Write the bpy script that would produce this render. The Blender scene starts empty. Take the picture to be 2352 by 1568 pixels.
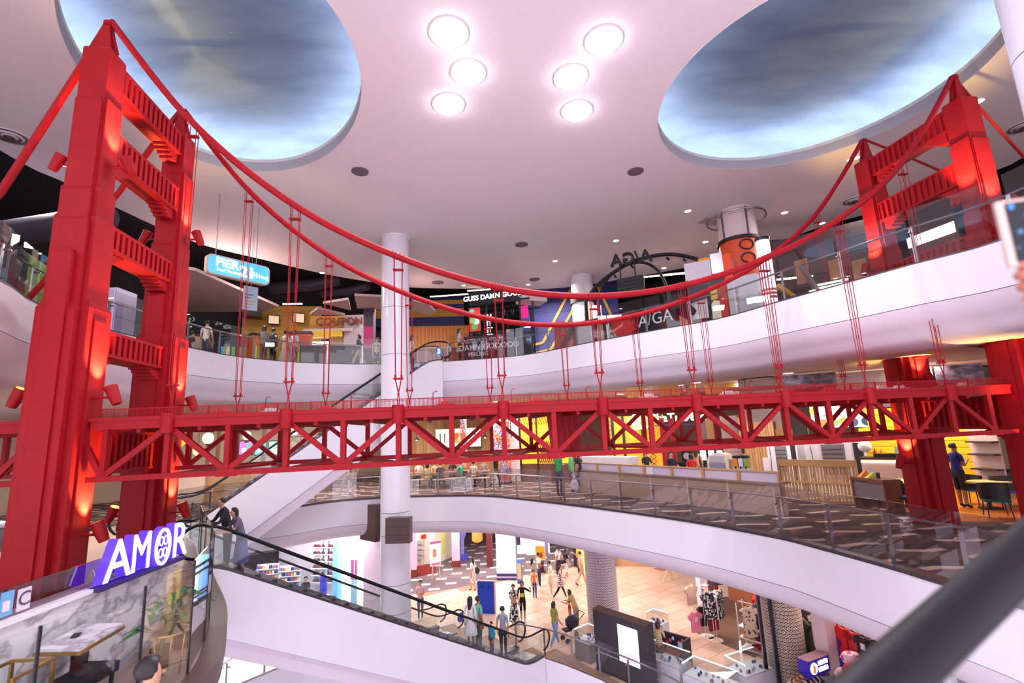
import bpy, bmesh, math, random
from mathutils import Vector, Matrix
random.seed(7)
SC = bpy.context.scene
COL = SC.collection
PI = math.pi
V = Vector
# ------------------------------------------------------------------ camera
FPX = 1110.0; PITCH = math.atan(200 / 1110.0); ROLL = math.radians(2.54)
cF = V((0, math.cos(PITCH), math.sin(PITCH)))
_r0 = V((1, 0, 0)); _u0 = V((0, -math.sin(PITCH), math.cos(PITCH)))
cR = _r0 * math.cos(ROLL) - _u0 * math.sin(ROLL)
cU = _r0 * math.sin(ROLL) + _u0 * math.cos(ROLL)
cam_d = bpy.data.cameras.new('camera'); cam = bpy.data.objects.new('camera', cam_d); COL.objects.link(cam)
cam_d.sensor_width = 36.0; cam_d.lens = 36.0 * FPX / 2352.0; cam_d.clip_start = 0.05; cam_d.clip_end = 300
cam.matrix_world = Matrix(((cR.x, cU.x, -cF.x, 0), (cR.y, cU.y, -cF.y, 0), (cR.z, cU.z, -cF.z, 0), (0, 0, 0, 1)))
cam_d.dof.use_dof = True; cam_d.dof.focus_distance = 13.0; cam_d.dof.aperture_fstop = 1.5
SC.camera = cam
# ------------------------------------------------------------------ world, lights, exposure
W = bpy.data.worlds.new('world'); SC.world = W; W.use_nodes = True
bg = W.node_tree.nodes['Background']; bg.inputs[0].default_value = (0.87, 0.79, 0.91, 1); bg.inputs[1].default_value = 2.0
SC.view_settings.view_transform = 'Standard'; SC.view_settings.look = 'None'
SC.view_settings.exposure = 0.3; SC.view_settings.gamma = 1.0; SC.view_settings.use_curve_mapping = False
SC.cycles.use_denoising = True; SC.cycles.time_limit = 1200; SC.cycles.use_adaptive_sampling = True; SC.cycles.adaptive_threshold = 0.1; SC.cycles.light_sampling_threshold = 0.04; SC.cycles.caustics_reflective = False; SC.cycles.caustics_refractive = False; SC.cycles.blur_glossy = 1.0
SC.cycles.max_bounces = 4; SC.cycles.diffuse_bounces = 2; SC.cycles.glossy_bounces = 2; SC.cycles.transmission_bounces = 4
SC.cycles.transparent_max_bounces = 14; SC.cycles.sample_clamp_indirect = 6.0
Z3, Z4, Z5, ZC = -8.65, -2.8, 3.1, 8.4
def area(loc, size, power, col=(1, 0.93, 0.88), rot=(0, 0, 0), shape='SQUARE', sy=None):
    d = bpy.data.lights.new('area_light', 'AREA'); d.energy = power; d.color = col; d.size = size; d.shape = shape
    if sy: d.size_y = sy
    o = bpy.data.objects.new('area_light', d); COL.objects.link(o); o.location = loc; o.rotation_euler = rot
    return o
for x, y in ((-1, 25.5), (-7, 26), (4.5, 23), (9.5, 18.5), (13.3, 15.7), (-12, 20), (-12.5, 15), (-10, 25)):
    area((x, y, 1.32), 2.2, 230, (1, 0.90, 0.82))  # added zone lights under the middle ceiling to brighten the shops, not fittings
for x, y in ((-2, 28), (4, 26), (8, 22), (10.5, 17.5), (-7, 27), (0, 33), (-11, 24), (5, 31), (-12.5, 19.5), (-4.6, 31.5), (-8.5, 24.6)):
    area((x, y, -4.6), 2.2, 165, (1, 0.90, 0.84))  # added fill squares under the lower ceiling, brightening shops and floor
for x, y in ((-12, 21), (-6, 27), (2, 27), (9, 23), (13.5, 17), (-14, 14)):
    area((x, y, 7.9), 1.6, 400, (1, 0.90, 0.82))  # added fill squares brightening the upper level
for x, y in ((-1.06, 9.0), (-.76, 10.2), (-1.38, 11.3), (2.33, 9.4), (1.72, 10.5), (2.03, 11.8)):
    area((x, y, ZC - .24), .6, 120, (0.93, 0.92, 1.0), shape='DISK')
# ------------------------------------------------------------------ pixel helpers (2352 x 1568 frame) -> points in the place
def ray(x, y): return cF * FPX + cR * (x - 1176) - cU * (y - 784)
def atz(x, y, z): d = ray(x, y); return d * (z / d.z)
def aty(x, y, Y): d = ray(x, y); return d * (Y / d.y)
def atpl(x, y, a, dv):
    n = V((-dv[1], dv[0], 0)); d = ray(x, y); return d * (n.dot(V((a[0], a[1], 0))) / n.dot(d))
# ------------------------------------------------------------------ materials
MATS = {}
def srgb(r, g, b):
    f = lambda c: (c / 255 / 12.92) if c / 255 <= 0.04045 else ((c / 255 + 0.055) / 1.055) ** 2.4
    return (f(r), f(g), f(b))
def mat(name, col, rough=0.5, metal=0.0, emit=0.0, ecol=None, var=0.06, vscale=6.0, spec=0.5, bump=0.0, coat=0.0):
    if name in MATS: return MATS[name]
    m = bpy.data.materials.new(name); m.use_nodes = True; nt = m.node_tree; b = nt.nodes['Principled BSDF']
    b.inputs['Roughness'].default_value = rough; b.inputs['Metallic'].default_value = metal
    b.inputs['Specular IOR Level'].default_value = spec
    if coat: b.inputs['Coat Weight'].default_value = coat
    if var > 0:
        tc = nt.nodes.new('ShaderNodeNewGeometry'); nz = nt.nodes.new('ShaderNodeTexNoise'); nz.inputs['Scale'].default_value = vscale
        nz.inputs['Detail'].default_value = 3
        nt.links.new(tc.outputs['Position'], nz.inputs['Vector'])
        mx = nt.nodes.new('ShaderNodeMix'); mx.data_type = 'RGBA'
        mx.inputs['A'].default_value = (*[c * (1 - var) for c in col], 1); mx.inputs['B'].default_value = (*[min(1, c * (1 + var)) for c in col], 1)
        nt.links.new(nz.outputs['Fac'], mx.inputs['Factor']); nt.links.new(mx.outputs['Result'], b.inputs['Base Color'])
        if bump:
            bp = nt.nodes.new('ShaderNodeBump'); bp.inputs['Strength'].default_value = bump; bp.inputs['Distance'].default_value = 0.02
            nt.links.new(nz.outputs['Fac'], bp.inputs['Height']); nt.links.new(bp.outputs['Normal'], b.inputs['Normal'])
    else: b.inputs['Base Color'].default_value = (*col, 1)
    if emit:
        b.inputs['Emission Color'].default_value = (*(ecol or col), 1); b.inputs['Emission Strength'].default_value = emit
    MATS[name] = m; return m
def C(r, g, b, rough=0.6, **k):
    return mat('paint_%d_%d_%d_%d%s' % (r, g, b, rough * 100, '_e' if k.get('emit') else ''), srgb(r, g, b), rough, **k)
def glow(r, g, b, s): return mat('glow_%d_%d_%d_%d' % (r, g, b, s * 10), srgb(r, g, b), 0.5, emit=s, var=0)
def glassmat(name, tint=(0.93, 0.96, 0.95), refl=0.05, gain=1.0):
    if name in MATS: return MATS[name]
    m = bpy.data.materials.new(name); m.use_nodes = True; nt = m.node_tree; nt.nodes.clear()
    out = nt.nodes.new('ShaderNodeOutputMaterial'); mx = nt.nodes.new('ShaderNodeMixShader')
    tr = nt.nodes.new('ShaderNodeBsdfTransparent'); tr.inputs[0].default_value = (*tint, 1)
    gl = nt.nodes.new('ShaderNodeBsdfGlossy'); gl.inputs['Roughness'].default_value = 0.02
    fr = nt.nodes.new('ShaderNodeLayerWeight'); fr.inputs[0].default_value = 0.5
    pw = nt.nodes.new('ShaderNodeMath'); pw.operation = 'POWER'; pw.inputs[1].default_value = 4.0; nt.links.new(fr.outputs['Facing'], pw.inputs[0])
    mu = nt.nodes.new('ShaderNodeMath'); mu.operation = 'MULTIPLY_ADD'; mu.inputs[1].default_value = 0.75 * gain; mu.inputs[2].default_value = refl; mu.use_clamp = True
    nt.links.new(pw.outputs[0], mu.inputs[0]); nt.links.new(mu.outputs[0], mx.inputs[0])
    nt.links.new(tr.outputs[0], mx.inputs[1]); nt.links.new(gl.outputs[0], mx.inputs[2]); nt.links.new(mx.outputs[0], out.inputs[0])
    MATS[name] = m; return m
def quad(xl, yt, yb, dl, xr, dr):
    """upright board seen from xl to xr (pixels) with depths dl, dr; heights read off at its xl end -> p0, p1, z0, z1"""
    a = aty(xl, yt, dl); b = aty(xl, yb, dl); c = ray(xr, (yt + yb) / 2); c = c * (dr / c.y)
    return V(((a.x + b.x) / 2, dl, 0)), V((c.x, dr, 0)), b.z, a.z
class Board:
    def __init__(s, xl, yt, yb, dl, xr, dr=None, zmin=None):
        s.a, s.b, s.z0, s.z1 = quad(xl, yt, yb, dl, xr, dr or dl)
        if zmin is not None: s.z0 = zmin
        s.L = (s.b - s.a).length; s.u = (s.b - s.a).normalized(); s.n = V((s.u.y, -s.u.x, 0)); s.ang = math.atan2(s.u.y, s.u.x); s.H = s.z1 - s.z0
    def p(s, u, v, out=0.0): return s.a + s.u * (u * s.L) + s.n * out + V((0, 0, s.z0 + v * s.H))
    def box(s, m, u0=0, u1=1, v0=0, v1=1, out=0.0, th=.06):
        c = s.p((u0 + u1) / 2, (v0 + v1) / 2, out); return m.box(c, ((u1 - u0) * s.L, th, (v1 - v0) * s.H), s.ang)
    def text(s, t, size, m, par, u=.5, v=.5, out=.05, ext=.01, **k):
        return text(t, size, m, par, s.p(u, v, out) - (V(par.location) if par is not None else V((0, 0, 0))), (PI / 2, 0, s.ang), ext, **k)
class NT:
    """tiny node-graph writer for patterned paints"""
    def __init__(s, name, rough=0.6):
        s.m = bpy.data.materials.new(name); s.m.use_nodes = True; s.t = s.m.node_tree; s.b = s.t.nodes['Principled BSDF']
        s.b.inputs['Roughness'].default_value = rough; MATS[name] = s.m
        g = s.t.nodes.new('ShaderNodeTexCoord'); s.obj = g.outputs['Object']
        g2 = s.t.nodes.new('ShaderNodeNewGeometry'); s.pos = g2.outputs['Position']
    def sep(s, v):
        n = s.t.nodes.new('ShaderNodeSeparateXYZ'); s.t.links.new(v, n.inputs[0]); return n.outputs
    def f(s, op, a, b=0.0, c=0.0):
        n = s.t.nodes.new('ShaderNodeMath'); n.operation = op
        for i, x in enumerate((a, b, c)):
            if isinstance(x, (int, float)): n.inputs[i].default_value = x
            else: s.t.links.new(x, n.inputs[i])
        return n.outputs[0]
    def mix(s, fac, a, b):
        n = s.t.nodes.new('ShaderNodeMix'); n.data_type = 'RGBA'
        for k, x in (('Factor', fac), ('A', a), ('B', b)):
            if isinstance(x, tuple): n.inputs[k].default_value = (*x, 1)
            elif isinstance(x, (int, float)): n.inputs[k].default_value = x
            else: s.t.links.new(x, n.inputs[k])
        return n.outputs['Result']
    def noise(s, v, scale, detail=3, out='Fac'):
        n = s.t.nodes.new('ShaderNodeTexNoise'); n.inputs['Scale'].default_value = scale; n.inputs['Detail'].default_value = detail
        s.t.links.new(v, n.inputs['Vector']); return n.outputs[out]
    def voro(s, v, scale, feat='F1', out='Distance'):
        n = s.t.nodes.new('ShaderNodeTexVoronoi'); n.inputs['Scale'].default_value = scale; n.feature = feat
        s.t.links.new(v, n.inputs['Vector']); return n.outputs[out]
    def vec(s, v, sc=(1, 1, 1), rot=(0, 0, 0)):
        n = s.t.nodes.new('ShaderNodeMapping'); n.inputs['Scale'].default_value = sc; n.inputs['Rotation'].default_value = rot
        s.t.links.new(v, n.inputs['Vector']); return n.outputs[0]
    def done(s, col, emit=0.0):
        s.t.links.new(col, s.b.inputs['Base Color'])
        if emit: s.t.links.new(col, s.b.inputs['Emission Color']); s.b.inputs['Emission Strength'].default_value = emit
        return s.m
# ------------------------------------------------------------------ mesh builder
class MB:
    def __init__(s): s.v = []; s.f = []; s.mi = []; s.cur = 0
    def add(s, vs, fs):
        o = len(s.v); s.v += [tuple(v) for v in vs]; s.f += [tuple(i + o for i in f) for f in fs]; s.mi += [s.cur] * len(fs); return s
    def box(s, c, d, rz=0.0, taper=1.0):
        hx, hy, hz = d[0] / 2, d[1] / 2, d[2] / 2; cs, sn = math.cos(rz), math.sin(rz); vs = []
        for z, k in ((-hz, 1), (hz, taper)):
            for x, y in ((-hx, -hy), (hx, -hy), (hx, hy), (-hx, hy)):
                x *= k; y *= k; vs.append((c[0] + x * cs - y * sn, c[1] + x * sn + y * cs, c[2] + z))
        return s.add(vs, [(3, 2, 1, 0), (4, 5, 6, 7), (0, 1, 5, 4), (1, 2, 6, 5), (2, 3, 7, 6), (3, 0, 4, 7)])
    def frustum(s, c0, d0, c1, d1, ax=V((1, 0, 0)), ay=V((0, 1, 0))):
        vs = []
        for c, d in ((c0, d0), (c1, d1)):
            c = V(c)
            for x, y in ((-1, -1), (1, -1), (1, 1), (-1, 1)): vs.append(c + ax * (x * d[0] / 2) + ay * (y * d[1] / 2))
        return s.add(vs, [(3, 2, 1, 0), (4, 5, 6, 7), (0, 1, 5, 4), (1, 2, 6, 5), (2, 3, 7, 6), (3, 0, 4, 7)])
    def bar(s, p0, p1, w, h=None, up=(0, 0, 1)):
        p0 = V(p0); p1 = V(p1); h = h or w; d = (p1 - p0).normalized(); u = V(up)
        if abs(d.dot(u)) > 0.98: u = V((0, 1, 0))
        x = d.cross(u).normalized(); y = x.cross(d).normalized(); vs = []
        for p in (p0, p1):
            for a, b in ((-1, -1), (1, -1), (1, 1), (-1, 1)): vs.append(p + x * (a * w / 2) + y * (b * h / 2))
        return s.add(vs, [(3, 2, 1, 0), (4, 5, 6, 7), (0, 1, 5, 4), (1, 2, 6, 5), (2, 3, 7, 6), (3, 0, 4, 7)])
    def tube(s, pts, r, n=8, cap=True, closed=False):
        pts = [V(p) for p in pts]; N = len(pts); rs = r if isinstance(r, (list, tuple)) else [r] * N
        prev = None; rings = []
        for i, p in enumerate(pts):
            if closed: d = pts[(i + 1) % N] - pts[i - 1]
            else: d = pts[min(i + 1, N - 1)] - pts[max(i - 1, 0)]
            d = d.normalized() if d.length > 1e-9 else V((0, 0, 1))
            if prev is None:
                u = V((0, 0, 1)) if abs(d.z) < 0.9 else V((1, 0, 0)); x = d.cross(u).normalized()
            else:
                x = prev - d * prev.dot(d); x = x.normalized() if x.length > 1e-6 else d.orthogonal().normalized()
            prev = x; y = d.cross(x)
            rings.append([p + (x * math.cos(2 * PI * k / n) + y * math.sin(2 * PI * k / n)) * rs[i] for k in range(n)])
        vs = [q for ring in rings for q in ring]; fs = []
        M = N if closed else N - 1
        for i in range(M):
            j = (i + 1) % N
            for k in range(n): fs.append((i * n + k, i * n + (k + 1) % n, j * n + (k + 1) % n, j * n + k))
        if cap and not closed: fs += [tuple(range(n))[::-1], tuple((N - 1) * n + k for k in range(n))]
        return s.add(vs, fs)
    def cyl(s, c, r, z0, z1, n=24, r1=None): return s.tube([(c[0], c[1], z0), (c[0], c[1], z1)], [r, r if r1 is None else r1], n)
    def lathe(s, c, prof, n=20, sx=1.0, sy=1.0, cap=True):
        vs = []; fs = []; K = len(prof)
        for r, z in prof:
            for k in range(n): a = 2 * PI * k / n; vs.append((c[0] + r * sx * math.cos(a), c[1] + r * sy * math.sin(a), c[2] + z))
        for i in range(K - 1):
            for k in range(n): fs.append((i * n + k, i * n + (k + 1) % n, (i + 1) * n + (k + 1) % n, (i + 1) * n + k))
        if cap: fs += [tuple(range(n))[::-1], tuple((K - 1) * n + k for k in range(n))]
        return s.add(vs, fs)
    def sphere(s, c, r, n=12, m=8, sc=(1, 1, 1)):
        prof = [(max(1e-4, math.sin(PI * i / m)), -math.cos(PI * i / m)) for i in range(m + 1)]; o = len(s.v)
        s.lathe((0, 0, 0), prof, n)
        for i in range(o, len(s.v)):
            x, y, z = s.v[i]; s.v[i] = (c[0] + x * r * sc[0], c[1] + y * r * sc[1], c[2] + z * r * sc[2])
        return s
    def prism(s, poly, z0, z1):
        n = len(poly); vs = [(x, y, z0) for x, y in poly] + [(x, y, z1) for x, y in poly]
        return s.add(vs, [tuple(range(n))[::-1], tuple(range(n, 2 * n))] + [(i, (i + 1) % n, n + (i + 1) % n, n + i) for i in range(n)])
    def sweep(s, path, prof, closed_prof=True):
        """prof: list of (outward offset, z) swept along a flat path of (x, y, nx, ny)"""
        K = len(prof); vs = []; fs = []
        for x, y, nx, ny in path:
            for o, z in prof: vs.append((x + nx * o, y + ny * o, z))
        for i in range(len(path) - 1):
            for k in range(K if closed_prof else K - 1):
                k2 = (k + 1) % K; fs.append((i * K + k, (i + 1) * K + k, (i + 1) * K + k2, i * K + k2))
        if closed_prof: fs += [tuple(range(K)), tuple((len(path) - 1) * K + k for k in range(K))[::-1]]
        return s.add(vs, fs)
    def build(s, name, m, parent=None, smooth=False, world=False, kind=None, label=None):
        me = bpy.data.meshes.new(name); off = V(parent.location) if (parent is not None and world) else V((0, 0, 0))
        me.from_pydata([tuple(V(v) - off) for v in s.v], [], s.f)
        ms = m if isinstance(m, (list, tuple)) else [m]
        for q in ms: me.materials.append(q)
        if len(ms) > 1: me.polygons.foreach_set('material_index', s.mi)
        if smooth:
            me.polygons.foreach_set('use_smooth', [True] * len(me.polygons))
            try: me.set_sharp_from_angle(angle=math.radians(40))
            except Exception: pass
        me.update()
        o = bpy.data.objects.new(name, me); COL.objects.link(o)
        if parent is not None: o.parent = parent
        if kind: o['kind'] = kind
        if label: o['label'] = label
        return o
def tag(o, label, cat, group=None):
    o['label'] = label; o['category'] = cat
    if group: o['group'] = group
    return o
def thing(name, label, cat, loc=(0, 0, 0), rz=0.0, group=None):
    o = bpy.data.objects.new(name, None); COL.objects.link(o); o.empty_display_size = 0.2
    o.location = loc; o.rotation_euler = (0, 0, rz); return tag(o, label, cat, group)
def struct(name, loc=(0, 0, 0)):
    o = bpy.data.objects.new(name, None); COL.objects.link(o); o.location = loc; o['kind'] = 'structure'; return o
def inst(o, parent=None, loc=None, rz=None, mat_=None):
    c = o.copy(); COL.objects.link(c); c.parent = parent if parent is not None else o.parent
    if loc is not None: c.location = loc
    if rz is not None: c.rotation_euler = (0, 0, rz)
    return c
def dup(root, loc, rz, label=None, scale=None):
    r = root.copy(); COL.objects.link(r); r.location = loc; r.rotation_euler = (0, 0, rz)
    if label: r['label'] = label
    if scale: r.scale = (scale,) * 3
    for ch in list(root.children):
        c = ch.copy(); COL.objects.link(c); c.parent = r
        for g in list(ch.children):
            d = g.copy(); COL.objects.link(d); d.parent = c
    return r
def text(s, size, m, parent=None, loc=(0, 0, 0), rot=(PI / 2, 0, 0), ext=0.01, name='lettering', align='CENTER', shear=0.0, bold=0.0, xs=1.0):
    cu = bpy.data.curves.new(name, 'FONT'); cu.body = s; cu.size = size; cu.extrude = ext; cu.align_x = align; cu.align_y = 'CENTER'; cu.shear = shear
    cu.offset = bold; cu.resolution_u = 3
    t = bpy.data.objects.new(name, cu); COL.objects.link(t)
    dg = bpy.context.evaluated_depsgraph_get(); me = bpy.data.meshes.new_from_object(t.evaluated_get(dg))
    bpy.data.objects.remove(t); bpy.data.curves.remove(cu)
    me.materials.clear(); me.materials.append(m)
    o = bpy.data.objects.new(name, me); COL.objects.link(o); o.location = loc; o.rotation_euler = rot; o.scale = (xs, 1, 1)
    if parent is not None: o.parent = parent
    return o
def spline(pts, per=6):
    pts = [V((p[0], p[1], p[2] if len(p) > 2 else 0)) for p in pts]; P = [pts[0] * 2 - pts[1]] + pts + [pts[-1] * 2 - pts[-2]]; out = []
    for i in range(1, len(P) - 2):
        a, b, c, d = P[i - 1], P[i], P[i + 1], P[i + 2]
        for k in range(per):
            t = k / per
            out.append(0.5 * ((2 * b) + (c - a) * t + (2 * a - 5 * b + 4 * c - d) * t * t + (3 * b - a - 3 * c + d) * t ** 3))
    out.append(pts[-1]); return out
def resample(pts, step):
    out = [pts[0].copy()]; acc = 0.0; 
    L = sum((pts[i + 1] - pts[i]).length for i in range(len(pts) - 1)); n = max(1, round(L / step)); st = L / n; tgt = st; d = 0.0
    for i in range(len(pts) - 1):
        a, b = pts[i], pts[i + 1]; l = (b - a).length
        while d + l >= tgt - 1e-6 and len(out) < n + 1:
            out.append(a + (b - a) * ((tgt - d) / l)); tgt += st
        d += l
    return out
def normals2d(pts, ref):
    """outward (away from ref) 2-D normals along a path"""
    res = []
    for i, p in enumerate(pts):
        d = pts[min(i + 1, len(pts) - 1)] - pts[max(i - 1, 0)]; n = V((-d.y, d.x, 0)).normalized()
        if n.dot(V((p.x - ref[0], p.y - ref[1], 0))) < 0: n = -n
        res.append((p.x, p.y, n.x, n.y))
    return res
# ================================================================== large structure
WHITE = mat('white_fascia_paint', srgb(236, 232, 242), 0.38, var=0.03, vscale=0.6)
CEIL = mat('ceiling_paint', srgb(250, 240, 246), 0.85, var=0.02, vscale=0.5)
SOFFIT = mat('soffit_paint', srgb(226, 212, 226), 0.8, var=0.02)
DARKC = mat('black_ceiling_void', srgb(26, 25, 34), 0.8, var=0.3, vscale=1.5)
STEEL = mat('brushed_steel', srgb(176, 170, 178), 0.28, metal=0.9, var=0.05)
DSTEEL = mat('dark_steel', srgb(84, 78, 84), 0.35, metal=0.7, var=0.08)
BLACK = C(24, 23, 28, 0.5); RUBBER = mat('black_rubber', srgb(15, 16, 24), 0.5, var=0.1, vscale=20, spec=.3)
GLASS = glassmat('railing_glass', (0.90, 0.93, 0.92), 0.06, 1.0)
GLASS4 = glassmat('tinted_railing_glass', (0.88, 0.85, 0.86), 0.09, 0.9)
CLEAR = glassmat('clear_glass', (0.95, 0.97, 0.97), 0.04, 0.9)
SEAM = C(150, 140, 152, 0.8)

def carpet(name, base, base2, light, sx, sy, th=0.3, amp=0.22):
    n = NT(name, 0.9); x, y, z = n.sep(n.pos)
    tri = n.f('MULTIPLY', n.f('PINGPONG', x, 0.75), amp)
    v = n.f('DIVIDE', n.f('ADD', y, tri), sy); row = n.f('FLOOR', v); fy = n.f('FRACT', v)
    u = n.f('FRACT', n.f('ADD', n.f('DIVIDE', x, sx), n.f('MULTIPLY', row, 0.382)))
    d = n.f('MULTIPLY', n.f('LESS_THAN', fy, th), n.f('LESS_THAN', u, 0.42))
    band = n.f('GREATER_THAN', n.f('FRACT', n.f('MULTIPLY', v, 0.5)), 0.5)
    c = n.mix(band, base, base2); c = n.mix(n.f('MULTIPLY', n.noise(n.pos, 9), 0.35), c, (0.02, 0.015, 0.015))
    return n.done(n.mix(d, c, light))
CARPET4 = carpet('wave_carpet', srgb(120, 96, 88), srgb(92, 72, 70), srgb(232, 206, 186), 2.2, 0.62)
CARPET3 = carpet('mall_grey_carpet', srgb(140, 122, 128), srgb(128, 112, 120), srgb(140, 122, 128), 2.2, 2.6, 0.0)
FLOOR5 = mat('upper_floor_vinyl', srgb(120, 106, 104), 0.5)
TILE3 = mat('cream_floor_base', srgb(150, 112, 92), 0.6)

CEN = (0, 12)
px5 = [(0, 650), (80, 700), (250, 762), (430, 800), (550, 822), (700, 835), (860, 838), (1020, 832), (1200, 818), (1350, 790), (1500, 762), (1650, 735), (1800, 693), (1950, 652), (2100, 610), (2280, 563)]
E5 = [V((-6.5, 2.5, 0)), V((-8.6, 5.8, 0))] + [V((atz(x, y, Z5).x, atz(x, y, Z5).y, 0)) for x, y in px5] + [V((9.6, 6.6, 0)), V((9.0, 4.0, 0))]
E5 = resample(spline(E5, 5), 0.45); N5 = normals2d(E5, CEN)
px4 = [(655, 1170), (760, 1155), (840, 1148), (945, 1143), (1100, 1141), (1200, 1149), (1300, 1161), (1400, 1174), (1591, 1202), (1783, 1238), (1850, 1254), (2051, 1310), (2163, 1345), (2310, 1388)]
E4 = [V((-12.1, 17.2, 0)), V((-11.2, 19.3, 0))] + [V((atz(x, y, Z4).x, atz(x, y, Z4).y, 0)) for x, y in px4] + [V((6.95, 6.2, 0)), V((6.7, 4.6, 0))]
E4 = resample(spline(E4, 5), 0.45); N4 = normals2d(E4, CEN)

# --- floors, slab edges
f5 = struct('floor_upper_level')
MB().sweep(N5, [(0.0, Z5), (26, Z5)], False).build('floor_surface', FLOOR5, f5)
MB().sweep(N5, [(0.03, Z5 + .03), (-.02, Z5 + .03), (-.02, Z5 - .86), (0.04, Z5 - .86)]).build('fascia_panel', WHITE, f5, smooth=True)
MB().sweep(N5, [(0.03, Z5 - .86), (0.03, Z5 - .875), (.2, Z5 - .875), (.2, Z5 - .86)]).build('seam_joint', SEAM, f5)
MB().sweep(N5, [(-.02, Z5 - .875), (0.02, Z5 - 1.05), (0.16, Z5 - 1.28), (0.30, Z5 - 1.42), (0.34, Z5 - 1.54), (0.5, Z5 - 1.65), (1.1, Z5 - 1.71), (1.1, Z5 - .9)]).build('soffit_moulding', SOFFIT, f5, smooth=True)
MB().sweep(N5, [(-.03, Z5 + .03), (-.03, Z5 + .06), (.12, Z5 + .06), (.12, Z5 + .03)]).build('edge_channel', DSTEEL, f5)
c4 = struct('ceiling_middle_level'); MB().sweep(N5, [(1.0, Z5 - 1.70), (26, Z5 - 1.70)], False).build('ceiling_surface', mat('middle_ceiling_paint', srgb(222, 200, 196), 0.85), c4)
f4 = struct('floor_middle_level')
MB().sweep(N4, [(0.0, Z4), (24, Z4)], False).build('floor_surface', CARPET4, f4)
MB().sweep(N4, [(0.03, Z4 + .02), (-.02, Z4 + .02), (-.02, Z4 - 1.0), (0.04, Z4 - 1.0)]).build('fascia_panel', WHITE, f4, smooth=True)
MB().sweep(N4, [(0.0, Z4 - 1.0), (0.0, Z4 - 1.015), (.2, Z4 - 1.015), (.2, Z4 - 1.0)]).build('seam_joint', SEAM, f4)
MB().sweep(N4, [(-.02, Z4 - 1.015), (0.0, Z4 - 1.2), (0.06, Z4 - 1.34), (0.2, Z4 - 1.47), (0.45, Z4 - 1.55), (1.0, Z4 - 1.58), (1.0, Z4 - 1.1)]).build('soffit_moulding', SOFFIT, f4, smooth=True)
MB().sweep(N4, [(-.04, Z4 + .02), (-.04, Z4 + .09), (.16, Z4 + .09), (.16, Z4 + .02)]).build('edge_channel', DSTEEL, f4)
c3 = struct('ceiling_lower_level'); MB().sweep(N4, [(.9, Z4 - 1.57), (24, Z4 - 1.57)], False).build('ceiling_surface', SOFFIT, c3)

# --- white atrium ceiling with two round recesses
pxc = [(0, 345), (140, 415), (430, 550), (600, 595), (750, 630), (870, 650), (945, 660), (1100, 663), (1300, 660), (1600, 610), (1760, 570), (1880, 522), (2100, 462), (2290, 390), (2352, 360)]
EC = [V((-13.2, 4, 0))] + [V((atz(x, y, ZC).x, atz(x, y, ZC).y, 0)) for x, y in pxc] + [V((17.0, 9, 0)), V((16, 4, 0))]
EC = resample(spline(EC, 4), 0.6)
OV = [((-6.52, 10.25), 4.18, 2.97, math.atan2(.86, -.51)), ((8.21, 11.41), 3.93, 3.90, 0.0)]
def oval(i, k=1.0, off=0.0, n=96):
    (cx, cy), a, b, th = OV[i]; c, s = math.cos(th), math.sin(th); a = a * k + off; b = b * k + off
    return [V((cx + a * math.cos(t) * c - b * math.sin(t) * s, cy + a * math.cos(t) * s + b * math.sin(t) * c, 0)) for t in [2 * PI * q / n for q in range(n)]]
cu = bpy.data.curves.new('ceiling_outline', 'CURVE'); cu.dimensions = '2D'; cu.fill_mode = 'BOTH'; cu.extrude = 0.16
for loop in ([V((-10, -1.5, 0))] + EC + [V((12, -1.5, 0))], oval(0), oval(1)):
    sp = cu.splines.new('POLY'); sp.points.add(len(loop) - 1); sp.use_cyclic_u = True
    for q, p in zip(sp.points, loop): q.co = (p.x, p.y, 0, 1)
tmp = bpy.data.objects.new('tmp', cu); COL.objects.link(tmp)
me = bpy.data.meshes.new_from_object(tmp.evaluated_get(bpy.context.evaluated_depsgraph_get())); bpy.data.objects.remove(tmp)
me.materials.clear(); me.materials.append(CEIL)
ceil_o = struct('ceiling'); o = bpy.data.objects.new('ceiling_surface', me); COL.objects.link(o); o.location = (0, 0, ZC + .16); o.parent = ceil_o
# recesses: upstand lip, hidden cove tube, painted dome
n = NT('painted_sky_dome', 0.9); st = n.noise(n.vec(n.pos, (0.55, 1.6, 1), (0, 0, .5)), 1.1, 5)
col = n.mix(n.f('SUBTRACT', n.f('MULTIPLY', st, 2.2), 0.55), srgb(78, 94, 120), srgb(102, 118, 142)); SKYP = n.done(col)
COVE = glow(250, 252, 255, 34.0)
for i in range(2):
    ring = oval(i); nn = [(p.x, p.y, 0, 0) for p in ring]
    def hoop(profile, name, m, par=ceil_o):
        b = MB(); vs = []; fs = []; K = len(profile); N = 96
        for off, z in profile:
            for p in (oval(i, 1, off) if off > -.5 else oval(i, max(.002, 1 + off), 0)): vs.append((p.x, p.y, z))
        for k in range(K - 1):
            for q in range(N): fs.append((k * N + q, k * N + (q + 1) % N, (k + 1) * N + (q + 1) % N, (k + 1) * N + q))
        return b.add(vs, fs).build(name, m, par, smooth=True)
    hoop([(0, ZC - .01), (0, ZC + .42), (.05, ZC + .42), (.05, ZC + .1)], 'recess_lip', mat('recess_lip_paint', srgb(226, 222, 218), .7))
    hoop([(.05, ZC + .30), (.75, ZC + .30)], 'cove_shelf', CEIL)
    d = hoop([(.75, ZC + .30), (.75, ZC + .8), (.55, ZC + 1.05), (.0, ZC + 1.25), (-.51, ZC + 1.36), (-.75, ZC + 1.4), (-.998, ZC + 1.42)], 'recess_dome', SKYP)
    hoop([(.22, ZC + .34), (.22, ZC + .40), (.34, ZC + .40), (.34, ZC + .34), (.22, ZC + .34)], 'cove_tube', COVE)
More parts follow.
